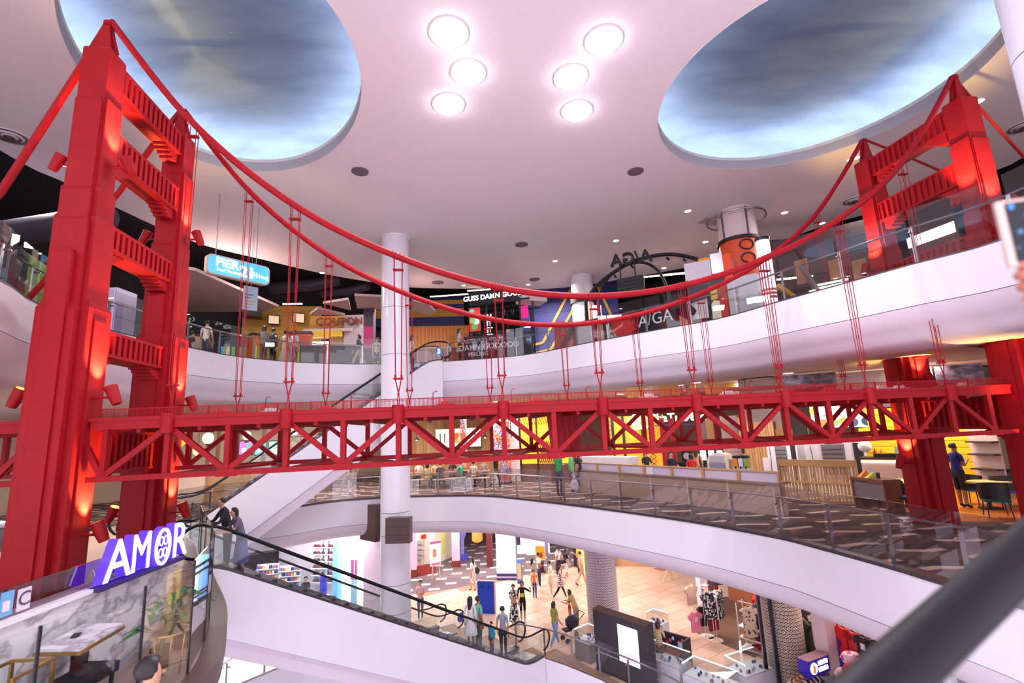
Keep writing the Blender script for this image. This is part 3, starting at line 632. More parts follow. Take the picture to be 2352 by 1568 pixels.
# ================================================================== escalators
STEP = mat('escalator_step', srgb(70, 68, 74), 0.4, metal=.6, var=.2, vscale=40); SKIRT = mat('escalator_skirt', srgb(120, 116, 124), .3, metal=.8)
YEL = C(240, 206, 30, .5)
def escalator(label, O, u, w, zb, zt, run, width=1.25, fl=.8, thick=1.6, flt=None, clad=True, far_clad=True, sticker=False):
    O = V((O[0], O[1], 0)); u = V((*u, 0)).normalized(); w = V((*w, 0)).normalized()
    flt = fl if flt is None else flt
    root = thing('escalator', label, 'escalator', (O.x, O.y, zb)); rise = zt - zb
    def zz(s):
        t = (s - fl) / (run - fl - flt); t = min(1, max(0, t)); e = .045
        return zb + rise * t
    def sm(s, k=.35):  # smoothed nosing line
        return (zz(s - k) + 2 * zz(s) + zz(s + k)) / 4
    def P(s, o, z): return O + u * s + w * o + V((0, 0, z))
    ss = [run * q / 48 for q in range(49)]
    def slab(name, o0, o1, lo, hi, m, smooth=False, s0=0, s1=48):
        b = MB(); vs = []; 
        for q in range(s0, s1 + 1):
            s = ss[q]; vs += [P(s, o0, lo(s)), P(s, o0, hi(s)), P(s, o1, hi(s)), P(s, o1, lo(s))]
        fs = []; n_ = s1 - s0
        for q in range(n_):
            for k in range(4): fs.append((q * 4 + k, q * 4 + (k + 1) % 4, q * 4 + 4 + (k + 1) % 4, q * 4 + 4 + k))
        fs += [(0, 1, 2, 3), (n_ * 4 + 3, n_ * 4 + 2, n_ * 4 + 1, n_ * 4)]
        return b.add(vs, fs).build(name, m, root, world=True, smooth=smooth)
    low = lambda s: max(zb - 1.1, sm(s) - thick) if s < run * .35 else sm(s) - thick
    if clad:
        slab('side_cladding', -.16, .06, lambda s: sm(s) - thick * .78, lambda s: sm(s) + .06, WHITE, True)
        if far_clad: slab('side_cladding', width - .06, width + .16, lambda s: sm(s) - thick * .78, lambda s: sm(s) + .06, WHITE, True)
        slab('underside', -.10, width + .10, lambda s: sm(s) - thick, lambda s: sm(s) - thick * .78 - .012, SOFFIT, True)
    for o0 in (-.12, width - .10):
        slab('deck_trim', o0, o0 + .22, lambda s: sm(s) + .06, lambda s: sm(s) + .13, DSTEEL)
        for q in range(0, 48, 6): 
            slab('glass_pane', o0 + .10, o0 + .115, lambda s: sm(s) + .13, lambda s: sm(s) + .90, CLEAR, False, q, q + 6 if q < 42 else 48)
    for o0 in (0.0, width):
        pts = [P(-.15, o0, zb + .22), P(-.38, o0, zb + .3), P(-.52, o0, zb + .55), P(-.45, o0, zb + .82), P(-.2, o0, zb + .95)]
        pts += [P(s, o0, sm(s) + .95) for s in ss]
        pts += [P(run + .2, o0, zt + .95), P(run + .45, o0, zt + .82), P(run + .52, o0, zt + .55), P(run + .38, o0, zt + .3), P(run + .15, o0, zt + .22)]
        MB().tube(spline(pts, 2), .034, 8).build('handrail', RUBBER, root, smooth=True, world=True)
        for s, zq in ((-.25, zb), (run + .25, zt)):
            b = MB(); c = P(s, o0, zq + .58); b.tube([c - w * .008, c + w * .008], .33, 20); b.build('newel_glass', CLEAR, root, world=True)
    if sticker:
        c = P(-.3, -.02, zb + .62); b = MB(); b.tube([c - w * .012, c - w * .02], .2, 20); st = b.build('safety_sticker', C(40, 70, 190, .5), root, world=True)
    slab('skirt', .08, .11, lambda s: sm(s) - .25, lambda s: sm(s) + .12, SKIRT); slab('skirt', width - .11, width - .08, lambda s: sm(s) - .25, lambda s: sm(s) + .12, SKIRT)
    ns = int(rise / .21)
    for k in range(ns):
        s = fl + (run - fl - flt) * (k + .5) / ns; h = rise / ns; L = (run - fl - flt) / ns
        MB().box(P(s, width / 2, zb + h * (k + .5) - .05), (L, width - .24, h + .1), math.atan2(u.y, u.x)).build('step', STEP, root, world=True)
    for s, zq in ((fl * .4, zb), (run + .2, zt)):
        MB().box(P(s, width / 2, zq - .02), (.75, width - .22, .06), math.atan2(u.y, u.x)).build('landing_plate', STEEL, root, world=True)
    MB().box(P(fl * .9, width / 2, zb + .012), (.16, width - .26, .03), math.atan2(u.y, u.x)).build('comb_stripe', YEL, root, world=True)
    return root
du = V((.60 + 7.2, 20.3 - 11.6, 0)); drun = du.length; 
e1 = escalator('white sided escalator carrying the couple down to the lower level', (.60, 20.3), (-du.x, -du.y), (-du.y, du.x), Z3, Z4, drun, 1.25, .9, 1.75, .12)
wv = V((-du.y, du.x, 0)).normalized(); o2 = V((.60, 20.3, 0)) + wv * 4.3
e2 = escalator('second descending escalator behind, with a blue round sticker at its foot', (o2.x - .4, o2.y - .4), (-du.x, -du.y), (-du.y, du.x), Z3, Z4, drun - .2, 1.2, .9, 1.3, .12, sticker=True)
ub = V((-11.75, 17.35, 0)); ut = V((-3.25, 21.75, 0)); uu = ut - ub
e3 = escalator('long escalator climbing behind the bridge to the upper level', (ub.x, ub.y), (uu.x, uu.y), (-uu.y, uu.x), Z4, Z5, uu.length, 1.2, .55, 2.05)
# ------------------------------------------------------------------ near handrail beside the viewer
nr = thing('near_handrail', 'thick black rubber handrail slanting across the near corner', 'handrail', (.47, .75, -.4))
p1, p2 = aty(2010, 1585, .75), aty(2400, 1228, .95); dd = (p2 - p1)
b = MB(); pts = [p1 - dd * .9, p1, p2, p2 + dd * 2.2]
vs = []
ax = dd.normalized(); side = ax.cross(V((0, 0, 1))).normalized(); upv = side.cross(ax)
prof = [(math.cos(t), math.sin(t)) for t in [2 * PI * k / 16 for k in range(16)]]
for p in pts:
    for c, s in prof: vs.append(p + side * (c * .043) + upv * (s * (.032 if s > 0 else .026)))
b.add(vs, [(i * 16 + k, i * 16 + (k + 1) % 16, (i + 1) * 16 + (k + 1) % 16, (i + 1) * 16 + k) for i in range(3) for k in range(16)])
b.build('rubber_belt', RUBBER, nr, smooth=True, world=True)
b = MB(); b.bar(pts[0] - upv * .03, pts[3] - upv * .03, .03, .03); b.build('guide_rail', DSTEEL, nr, world=True)
b = MB(); b.add([pts[0] - upv * .045, pts[3] - upv * .045, pts[3] - upv * .75, pts[0] - upv * .75], [(0, 1, 2, 3)]); b.build('glass_pane', CLEAR, nr, world=True)
# near white column at the frame's corner
cq = V((8.75, 6.55, 0))
column('glossy white column close by, cut by the top corner of the frame', (cq.x, cq.y), .64, [Z4, 1.0, 3.1, 5.4, 7.0, ZC], COLP, 'round_column')
# ================================================================== cafe terrace with the lit letters
WOODD = mat('dark_brown_laminate', srgb(92, 68, 66), .45, var=.15, vscale=3)
n = NT('white_marble', .25); vn = n.noise(n.vec(n.pos, (1, 1, 1.6)), 2.2, 8); vein = n.f('ABSOLUTE', n.f('SUBTRACT', vn, .5))
MARBLE = n.done(n.mix(n.f('MINIMUM', n.f('MULTIPLY', vein, 14), 1.0), srgb(176, 168, 176), srgb(238, 232, 236)))
GOLD = mat('brushed_gold', srgb(196, 160, 96), .3, metal=.9)
ce = spline([(-8.2, 12.6), (-7.75, 12.2), (-6.7, 10.7), (-5.35, 8.85), (-4.55, 7.45), (-4.15, 6.5), (-4.0, 5.2), (-4.3, 3.4)], 6)
cf = struct('floor_cafe_terrace'); poly = [(p.x, p.y) for p in ce] + [(-12, 2.6), (-15, 9), (-14.5, 18.2), (-12.0, 17.9), (-11.4, 17.0), (-9.2, 14.6)]
b = MB(); b.prism(poly[::-1], Z4 - .12, Z4); b.build('floor_surface', mat('cafe_floor', srgb(176, 150, 138), .5), cf)
nc = normals2d(ce, (-12, 6))
MB().sweep(nc, [(.0, Z4 + .02), (.26, Z4 + .02), (.26, Z4 - .28), (.0, Z4 - .28)]).build('edge_skirting', WOODD, cf, smooth=True)
MB().sweep(nc, [(.0, Z4 - .28), (.18, Z4 - .28), (.18, Z4 - 1.5), (.0, Z4 - 1.5)]).build('fascia_panel', WHITE, cf, smooth=True)
cb = thing('glass_balustrade', 'frameless curved glass screen round the cafe terrace', 'railing', (-5.35, 8.85, Z4))
cp = resample(ce, 1.05); 
for i in range(len(cp) - 1):
    a_, b_ = cp[i], cp[i + 1]; d = (b_ - a_).normalized() * .012
    g = MB(); g.bar(a_ + d + V((0, 0, Z4 + .68)), b_ - d + V((0, 0, Z4 + .68)), .014, 1.3); g.build('glass_pane', CLEAR, cb, world=True)
    k_ = MB(); k_.bar(a_ + V((0, 0, Z4 + .67)), a_ + V((0, 0, Z4 + .671)), .022, .022); k_.box((a_.x, a_.y, Z4 + .67), (.02, .02, 1.32)); k_.build('edge_seal', BLACK, cb, world=True)
    if i < 5:
        k_ = MB(); k_.bar(a_ + V((-.05, -.03, Z4 + .27)), b_ + V((-.05, -.03, Z4 + .27)), .02, .48); k_.build('kick_panel', WHITE, cb, world=True)
aw = thing('cafe_counter_wall', 'low marble clad wall carrying the lit cafe letters', 'wall', (-5.4, 6, Z4))
MB().box((-5.42, 5.35, (Z4 - 1.74) / 2), (.26, 4.9, -1.74 - Z4)).build('marble_cladding', MARBLE, aw, world=True)
MB().box((-5.40, 5.35, -1.72), (.34, 4.94, .045)).build('white_ledge', C(240, 236, 240, .4), aw, world=True)
MB().box((-5.36, 5.35, -1.55), (.03, 4.9, .30)).build('tinted_upstand', glassmat('smoked_pane', (.62, .55, .60), .12, 1.0), aw, world=True)
b = MB(); b.box((-5.335, 5.35, -1.55), (.012, .13, .24)); b.build('blue_painted_reflection', C(120, 180, 226, .5), aw, world=True)  # blue and white shapes with a letter: a reflection in the pane, painted on
b = MB(); b.box((-5.328, 5.34, -1.57), (.012, .07, .1)); b.build('white_painted_reflection', C(236, 226, 236, .5), aw, world=True)
b = MB(); b.box((-5.335, 5.53, -1.56), (.012, .14, .22)); b.build('white_painted_reflection', C(228, 214, 228, .5), aw, world=True)
text('C', .2, C(90, 80, 90, .5), aw, V((-5.326, 5.53, -1.56)) - V(aw.location), (PI / 2, 0, PI / 2), .002)  # letter belonging to the painted reflection
# letters
LW = glow(246, 240, 255, 1.7); LB = mat('violet_backlit_return', srgb(66, 40, 210), .4, emit=1.6, ecol=srgb(70, 40, 255), var=0)
am = thing('lit_letter_sign', 'glowing white capital letters with violet backs on the cafe wall', 'sign', (-5.2, 7.05, -1.7), PI / 2)
def letter(s, y, size, xs):
    f = text(s, size, LW, am, (y, -.06, .255), (PI / 2, 0, 0), .006, 'letter_face', xs=xs,bold=.0)
    g = text(s, size, LB, f, (0, 0, -.075), (0, 0, 0), .06, 'letter_return',bold=.004); return f
letter('A', -.52, .70, .92); letter('M', -.135, .70, .68); letter('R', .62, .70, .80)
b = MB(); ring = [V((.27 + .135 * math.cos(t), -.06, .255 + .235 * math.sin(t))) for t in [2 * PI * k / 28 for k in range(28)]]
b.tube(ring, .021, 6, closed=True)
o_ = b.build('letter_face', LW, am)
b = MB()
for q in range(4):
    t = PI / 4 + q * PI / 2; c = V((.27 + .062 * math.cos(t), -.06, .255 + .115 * math.sin(t)))
    b.tube([c + V((math.cos(a) * .04, 0, math.sin(a) * .06)) for a in [2 * PI * k / 12 for k in range(12)]], .009, 5, closed=True)
b.build('clover_leaf', LW, o_)
b = MB(); b.tube([p + V((0, .07, 0)) for p in ring], .05, 6, closed=True); b.build('letter_return', LB, o_)
MB().box((.02, .03, -.02), (1.55, .16, .05)).build('sign_plinth', C(60, 40, 110, .5), am)
# cafe table, bench, plants, side table
ct = thing('cafe_table', 'rectangular marble topped cafe table with gold edge', 'table', (-4.98, 5.85, Z4))
b = MB(); qd = [(-5.12, 5.5), (-4.63, 5.48), (-4.72, 6.16), (-5.22, 6.2)]
MB().prism(qd, -2.08, -2.05).build('table_top', MARBLE, ct, world=True)
MB().prism([(x + (.012 if x > -5 else -.012), y + (.012 if y > 5.8 else -.012)) for x, y in qd], -2.115, -2.082).build('gold_edge', GOLD, ct, world=True)
MB().box((-4.80, 5.72, -2.46), (.06, .09, .68)).build('leg', BLACK, ct, world=True); MB().box((-5.1, 6.0, -2.46), (.06, .09, .68)).build('leg', BLACK, ct, world=True)
MB().box((-4.9, 5.8, Z4 + .015), (.5, .4, .03)).build('base', BLACK, ct, world=True)
tag(MB().box((-4.98, 5.82, -2.042), (.07, .13, .012), .5).build('mobile_phone', BLACK), 'black phone lying on the marble cafe table', 'phone')
ch = thing('cafe_chair', 'black seated chair with a square gold tube frame', 'chair', (-4.95, 5.1, Z4))
fr_ = [(-5.2, 4.95), (-5.2, 5.35), (-4.78, 5.35), (-4.78, 4.95)]
for x, y in fr_: MB().box((x, y, Z4 + .36), (.028, .028, .72)).build('leg', GOLD, ch, world=True)
for (x, y), (x2, y2) in zip(fr_, fr_[1:]): MB().bar((x, y, Z4 + .71), (x2, y2, Z4 + .71), .028).build('arm_rail', GOLD, ch, world=True)
MB().box((-4.99, 5.15, Z4 + .43), (.4, .38, .08)).build('seat', BLACK, ch, world=True)
bn = thing('cafe_bench', 'black upholstered bench under the cafe table', 'bench', (-4.6, 5.55, Z4)); MB().box((-4.68, 5.62, Z4 + .42), (.35, .5, .1)).build('seat', BLACK, bn, world=True)
for x, y in ((-4.82, 5.42), (-4.54, 5.42), (-4.82, 5.82), (-4.54, 5.82)): MB().box((x, y, Z4 + .19), (.03, .03, .38)).build('leg', BLACK, bn, world=True)
LEAF = mat('glossy_leaf', srgb(62, 122, 62), .35, var=.3, vscale=8); LEAFD = mat('dark_leaf', srgb(44, 78, 50), .45, var=.3)
def plant(label, c, h, n_, potr, poth, lm, potm, L=.3, W=.1, name='potted_plant', seed=1):
    r = random.Random(seed); root = thing(name, label, 'plant', c)
    MB().lathe((0, 0, 0), [(potr * .75, 0), (potr, poth), (potr * .9, poth), (potr * .85, poth - .03)], 16).build('pot', potm, root, smooth=True)
    for k in range(n_):
        a = 2 * PI * k / n_ + r.uniform(-.3, .3); hh = h * r.uniform(.55, 1); out = L * r.uniform(.5, 1.1); d = V((math.cos(a), math.sin(a), 0)); e = V((-d.y, d.x, 0))
        p0 = V((0, 0, poth - .02)); p1_ = V((0, 0, poth + hh * .7)) + d * out * .4; p2_ = V((0, 0, poth + hh)) + d * out; p3 = p2_ + d * L * .8 + V((0, 0, -L * .35))
        b = MB(); w_ = W * r.uniform(.8, 1.2); b.tube([p0, p1_], .006, 4)
        b.add([p1_, p2_ + e * w_, p2_ + V((0, 0, -.02)), p2_ - e * w_, p3], [(0, 1, 2), (0, 2, 3), (1, 4, 2), (2, 4, 3)])
        b.build('leaf', lm, root)
    return root
plant('monstera plant with split leaves beside the cafe table', (-4.66, 6.75, Z4), .5, 9, .13, .25, LEAF, BLACK, .26, .09, seed=3)
plant('dark leafy plant in a pot behind the cafe glass', (-4.8, 7.35, Z4), .45, 12, .12, .3, LEAFD, C(50, 40, 44), .22, .07, seed=4)
plant('small bright plant on the gold rimmed stand', (-4.42, 6.55, Z4 + .52), .35, 9, .08, .14, LEAF, C(80, 90, 60), .2, .07, seed=5)
gs = thing('plant_stand', 'small round stand with a thin gold rim', 'table', (-4.42, 6.55, Z4)); b = MB(); b.tube([V((.2 * math.cos(t), .2 * math.sin(t), .5)) for t in [2 * PI * k / 24 for k in range(24)]], .012, 6, closed=True); b.build('gold_rim', GOLD, gs, smooth=True)
MB().cyl((0, 0), .19, .49, .51, 24).build('top', C(70, 60, 66), gs)
for t in (0, 2.1, 4.2): MB().tube([(0.18 * math.cos(t), .18 * math.sin(t), .5), (.14 * math.cos(t), .14 * math.sin(t), 0)], .009, 5).build('leg', GOLD, gs)
# ================================================================== people
PEOPLE = []; SKINM = mat('skin_tone', srgb(206, 158, 132), .55, var=.05); SKIN2 = mat('darker_skin_tone', srgb(160, 112, 88), .55, var=.05)
HAIRM = mat('black_hair', srgb(34, 26, 28), .45, var=.2, vscale=30); HAIRB = mat('brown_hair', srgb(84, 52, 40), .45, var=.2, vscale=30)
def clothm(c):
    if not isinstance(c, tuple): return c
    return mat('cloth_%d_%d_%d' % c, srgb(*c), .85, var=.1, vscale=14)
def person(label, foot, h, face, top, bottom, shoes=(230, 226, 226), hair='short', hairm=None, skin=None, lean=0.0, legs=((0, 0), (0, 0)), arms=('down', 'down'),
           sleeve='short', bottoms='pants', sit=False, dress=None, group=None, turn=0.0, name='person', hat=None):
    k = h / 1.7; skin = skin or SKINM; hairm = hairm or HAIRM
    root = thing(name, label, 'person', foot, face - PI / 2, group)
    J = []; E_ = []; R_ = []; T_ = []
    def j(p, r, tag_=None): J.append(V(p) * k); R_.append(r * k); T_.append(tag_); return len(J) - 1
    segs = []
    def e(a, b, m): E_.append((a, b)); segs.append((a, b, m))
    pz = .93 if not sit else .50
    sl, cl = math.sin(lean), math.cos(lean)
    def tor(z, y=0.0, x=0.0): q = z - .93; return (x, y * cl + q * sl, pz + q * cl - y * sl)
    pel = j(tor(.95), .125); spi = j(tor(1.12), .115); che = j(tor(1.31), .135); nb = j(tor(1.45), .07); nk = j(tor(1.52, .01), .05)
    sh_ = .02
    hd0 = tor(1.575, .03); hd1 = tor(1.635, .015); hd2 = tor(1.70, .0)
    chn = j(hd0, .062); hed = j(hd1, .083); hto = j(hd2, .055)
    e(pel, spi, 'top'); e(spi, che, 'top'); e(che, nb, 'top'); e(nb, nk, 'skin'); e(nk, chn, 'skin'); e(chn, hed, 'skin'); e(hed, hto, 'skin')
    for s, arm, lg in ((-1, arms[0], legs[0]), (1, arms[1], legs[1])):
        sp = V(tor(1.41, 0, .165 * s)); shd = j(sp, .055); e(nb, shd, 'top')
        pre = {'down': (.04 * s, .02, -.56), 'back': (.03 * s, -.16, -.53), 'fore': (.02 * s, .2, -.5), 'forward': (-.02 * s, .40, -.26), 'fold': (-.26 * s, .24, -.24), 'phone': (-.1 * s, .28, -.16), 'clasp': (-.14 * s, .2, -.36),
               'up': (-.02 * s, .3, .1), 'out': (.3 * s, .16, -.4), 'rail': (.0 * s, .44, -.22), 'head': (-.12 * s, .14, .16), 'table': (-.05 * s, .36, -.28)}
        t = V(pre[arm] if isinstance(arm, str) else arm); hp = sp + t; dist = min((hp - sp).length, .57); hp = sp + t.normalized() * dist
        mid = (sp + hp) / 2; bendl = math.sqrt(max(0, .29 ** 2 - (dist / 2) ** 2)); dirn = V((.35 * s, -.6, -.8)); ax_ = t.normalized(); dirn = (dirn - ax_ * dirn.dot(ax_)).normalized()
        ep = mid + dirn * bendl; el = j(ep, .042); wr = j(hp, .029); e(shd, el, 'uarm'); e(el, wr, 'farm')
        fd = (hp - ep).normalized(); pm = j(hp + fd * .07, .034); e(wr, pm, 'hand'); sd = fd.cross(V((0, 0, 1)));
        sd = sd.normalized() if sd.length > .1 else V((0, 1, 0)); crl = V((0, 0, -1)) if abs(fd.z) < .7 else V((-s, 0, 0))
        for q, L in ((-1.5, .055), (-.5, .07), (.5, .068), (1.5, .05)):
            f1 = j(hp + fd * .10 + sd * (q * .018), .010); f2 = j(hp + fd * (.10 + L * .7) + sd * (q * .019) + crl * L * .6, .008); e(pm, f1, 'hand'); e(f1, f2, 'hand')
        th1 = j(hp + fd * .07 + sd * (.045 * -s), .011); th2 = j(hp + fd * .11 + sd * (.055 * -s) + crl * .02, .009); e(pm, th1, 'hand'); e(th1, th2, 'hand')
        hx = .088 * s
        if sit:
            hip = j((hx, .03, .47), .095); kn = j((hx * 1.3, .44, .47), .065); an = j((hx * 1.3, .44, .09), .042); toe = j((hx * 1.3, .60, .035), .036)
        else:
            a, bnd = lg; hip = j((hx, 0, .88), .095); ky = .41 * math.sin(a); kz = .88 - .41 * math.cos(a); b2 = a - bnd
            kn = j((hx * .95, ky, kz), .062); ay = ky + .41 * math.sin(b2); az = kz - .41 * math.cos(b2); an = j((hx * .9, ay, az), .042)
            toe = j((hx * 1.05, ay + .15 * math.cos(max(-.9, min(.6, b2 * .6))), az - .05 + .12 * math.sin(b2)), .036)
        e(pel, hip, 'bot'); e(hip, kn, 'thigh'); e(kn, an, 'shin'); e(an, toe, 'shoe')
    if not sit:   # stand on the lowest sole
        mz = min(J[i].z - R_[i] * .75 for i in range(len(J)))
        for q in J: q.z -= mz
        dz = -mz
    else: dz = 0
    me = bpy.data.meshes.new('body'); me.from_pydata([tuple(q) for q in J], E_, []); o = bpy.data.objects.new('body', me); COL.objects.link(o); o.parent = root
    md = o.modifiers.new('skin', 'SKIN'); md.use_smooth_shade = True
    for i, d in enumerate(me.skin_vertices[0].data): d.radius = (R_[i], R_[i]); d.use_root = (i == 0)
    ss_ = o.modifiers.new('sub', 'SUBSURF'); ss_.levels = 1; ss_.render_levels = 1
    PEOPLE.append((o, J, segs, dict(top=clothm(top), bot=clothm(bottom), shoe=clothm(shoes), skin=skin), sleeve, bottoms))
    hc = J[hed]; cc_ = J[chn]; hr = .098 * k
    fx = MB()
    for s in (-1, 1): fx.sphere(hc + V((.03 * s * k, .082 * k * cl, .0)), .010 * k, 6, 4)
    fx.sphere(cc_ + V((0, .062 * k, .004 * k)), .012 * k, 6, 4, (1.8, .5, .5)); fx.build('eyes_and_mouth', C(70, 40, 40, .5), root)
    fx = MB(); fx.sphere(hc + V((0, .09 * k, -.025 * k)), .014 * k, 6, 4, (.8, 1.2, 1.3))
    for s in (-1, 1): fx.sphere(hc + V((.083 * s * k, -.005 * k, -.012 * k)), .02 * k, 6, 4, (.5, .9, 1.4))
    fx.build('nose_and_ears', skin, root, smooth=True)
    if hair:
        b = MB(); ups = V((0, sl, cl))
        c0 = hc + V((0, -.016 * k, .028 * k)); b.sphere(c0, hr, 12, 8, (.98, 1.04, .98))
        i0 = 0
        # trim the face opening
        vv = []
        for x, y, z in b.v:
            q = V((x, y, z)) - c0
            if q.y > .35 * hr and q.z < .45 * hr: q = V((q.x, .30 * hr + (q.y - .3 * hr) * .15, q.z)) * (.93 if q.z > -.2 * hr else .8)
            if q.z < -.55 * hr and hair == 'short': q.z = -.55 * hr
            vv.append(tuple(c0 + q))
        b.v = vv
        L = {'short': 0, 'bob': .17, 'long': .36, 'tail': .3, 'bun': 0}[hair] * k
        if hair in ('bob', 'long'):
            rings = []
            for q in range(5):
                t = q / 4; zc = c0.z + .02 * k - L * t; rr = hr * (1.0 + .06 * math.sin(t * PI) - .15 * t); rings.append([(c0.x + rr * math.cos(a), c0.y + rr * .95 * math.sin(a) - .012 * k - .02 * k * t, zc) for a in [PI * .96 + PI * 1.08 * u / 8 for u in range(9)]])
            vs = [p for r in rings for p in r]; b.add(vs, [(i * 9 + u, i * 9 + u + 1, i * 9 + 10 + u, i * 9 + 9 + u) for i in range(4) for u in range(8)])
        if hair == 'tail': b.tube([c0 + V((0, -hr * .9, .02 * k)), c0 + V((0, -hr * 1.45, -.06 * k)), c0 + V((0, -hr * 1.3, -L))], [.03 * k, .04 * k, .012 * k], 7)
        if hair == 'bun': b.sphere(c0 + V((0, -hr * .95, hr * .35)), .045 * k, 8, 6)
        b.build('hair', hairm, root, smooth=True)
    if hat: 
        b = MB(); b.sphere(hc + V((0, -.01 * k, .045 * k)), hr * 1.04, 12, 8, (1, 1.03, .8)); b.lathe(hc + V((0, .07 * k, .04 * k)), [(hr * .8, 0), (hr * .8, .012)], 12); b.build('cap', clothm(hat), root, smooth=True)
    if dress:   # (colour, top z, hem z, hem radius)
        dm, z1, z0, r0 = dress; b = MB(); z1 *= k; z0 *= k; r0 *= k
        prof = [(r0, z0), (r0 * .92, z0 + (z1 - z0) * .3), (.155 * k, z0 + (z1 - z0) * .72), (.135 * k, z1)]
        b.lathe((0, sl * (z1 - .93 * k) * .5, 0), prof, 16, 1.05, .85); b.build('skirt', clothm(dm), root, smooth=True)
    return root
def finish_people():
    dg = bpy.context.evaluated_depsgraph_get()
    for o, J, segs, mats, sleeve, bottoms in PEOPLE:
        me = bpy.data.meshes.new_from_object(o.evaluated_get(dg)); o.modifiers.clear(); old = o.data; o.data = me; bpy.data.meshes.remove(old)
        me.materials.clear(); order = ['top', 'bot', 'shoe', 'skin']
        for q in order: me.materials.append(mats[q])
        P = [(J[a], J[b] - J[a], m) for a, b, m in segs]; idx = []
        for f in me.polygons:
            c = V(f.center); best = 9; bm = 'skin'; bt = 0
            for a, d, m in P:
                t = (c - a).dot(d) / max(d.length_squared, 1e-9); t = min(1, max(0, t)); q = (c - a - d * t).length
                if q < best: best, bm, bt = q, m, t
            g = bm
            if bm == 'uarm': g = 'top' if sleeve == 'long' or (sleeve == 'short' and bt < .62) else 'skin'
            elif bm == 'farm': g = 'top' if sleeve == 'long' and bt < .93 else 'skin'
            elif bm == 'hand': g = 'skin'
            elif bm == 'thigh': g = 'bot' if bottoms in ('pants', 'shorts') or bt < .5 else 'skin'
            elif bm == 'shin': g = 'bot' if bottoms == 'pants' and bt < .95 else ('shoe' if bt > .93 else 'skin')
            idx.append(order.index(g))
        me.polygons.foreach_set('material_index', idx); me.polygons.foreach_set('use_smooth', [True] * len(idx)); me.update()
def face_to(a, b): return math.atan2(b[1] - a[1], b[0] - a[0])
# couple on the escalator
def on_esc(s, o, zoff=0): 
    u_ = -du.normalized(); t = min(1, max(0, (s - .9) / (drun - 1.02))); p = V((.6, 20.3, 0)) + u_ * s + wv * o; return V((p.x, p.y, Z3 + (Z4 - Z3) * t + zoff))
ED = math.atan2(-du.y, -du.x)
pw = on_esc(drun - .95, .45, -.0)
person('smiling woman in grey tee and long skirt leaning on the escalator handrail', pw, 1.62, ED, (112, 104, 128), (70, 66, 110), (40, 36, 44), 'bob', lean=.34, arms=('rail', 'rail'), dress=((96, 92, 150), 1.0, .34, .21), bottoms='shorts')
person('man in a dark long sleeved shirt leading the couple on the escalator', on_esc(drun - .75, .85, .0), 1.72, ED, (40, 38, 52), (44, 42, 66), (30, 30, 34), 'short', lean=.25, arms=('rail', 'rail'), sleeve='long')
# ================================================================== upper level
def posx(x, y, d, z): q = aty(x, y, d); return V((q.x, d, z))
def at_board(name, label, cat, B, group=None): return thing(name, label, cat, V((B.a.x, B.a.y, B.z0)), 0, group)
def wallb(name, B, m, th=.08):
    r = struct(name, V((B.a.x, B.a.y, B.z0))); B.box(MB(), th=th).build('wall_surface', m, r, world=True); return r
def planks(B, r, rows, cols, vertical=False, out=.06, th=.05, gap=.012, name='plank'):
    for k in range(rows):
        m = cols[k % len(cols)]
        if m is None: continue
        b = MB()
        if vertical: B.box(b, k / rows + gap / 2 / B.L, (k + 1) / rows - gap / 2 / B.L, 0, 1, out + .004 * (k % 2), th)
        else: B.box(b, 0, 1, k / rows + gap / 2 / B.H, (k + 1) / rows - gap / 2 / B.H, out + .003 * (k % 2), th)
        b.build(name, m, r, world=True)
def rod(p, q, r=.012): return MB().tube([p, q], r, 6)
# hanging light box sign
B = Board(472, 581, 627, 15.2, 618, 16.9); r = at_board('hanging_sign', 'glowing blue rounded lightbox sign with white letters hung below the ceiling', 'sign', B)
n = NT('blue_lightbox', .4); x, y, z = n.sep(n.obj); BLUEL = n.done(n.mix(n.noise(n.pos, .9), srgb(40, 150, 240), srgb(100, 196, 250)), .8)
def rrect(B, u0, u1, v0, v1, rad, out, th):
    L = B.L; H = B.H; pts = []
    for cx, cy, a0 in ((u1 * L - rad, v1 * H - rad, 0), (u0 * L + rad, v1 * H - rad, 90), (u0 * L + rad, v0 * H + rad, 180), (u1 * L - rad, v0 * H + rad, 270)):
        for q in range(6): t = math.radians(a0 + 18 * q); pts.append((cx + rad * math.cos(t), cy + rad * math.sin(t)))
    f = [B.a + B.u * p[0] + B.n * (out + th) + V((0, 0, B.z0 + p[1])) for p in pts]; g = [q - B.n * th for q in f]; N = len(pts); b = MB()
    return b.add(f + g, [tuple(range(N)), tuple(range(N, 2 * N))[::-1]] + [(k, N + k, N + (k + 1) % N, (k + 1) % N) for k in range(N)])
rrect(B, 0, 1, 0, 1, .16, -.1, .2).build('sign_case', C(214, 186, 170, .5), r, world=True); rrect(B, .02, .98, .06, .94, .13, .1, .012).build('lit_face', BLUEL, r, world=True)
LIT = glow(255, 255, 255, 1.7)
B.text('PIER', .42, LIT, r, .30, .64, .118, .006, bold=.012, xs=.95); B.text('21', .52, LIT, r, .62, .42, .118, .006, bold=.02); B.text('Food Terminal', .13, LIT, r, .33, .28, .118, .004, bold=.004)
b = MB(); q0 = B.p(.72, .42, .12); q1 = B.p(.93, .34, .12); b.tube([q0, q1], .018, 5)
for k in range(5): c = q0 + (q1 - q0) * (k / 5 + .05); b.tube([c + V((0, 0, .10 - .012 * k)), c - V((0, 0, .10 - .012 * k))], .014, 5)
b.tube([q1, q1 + B.u * .06 + V((0, 0, .1)), q1 + B.u * .06 - V((0, 0, .1)), q1], .014, 5); b.build('fish_bone_emblem', LIT, r, world=True)
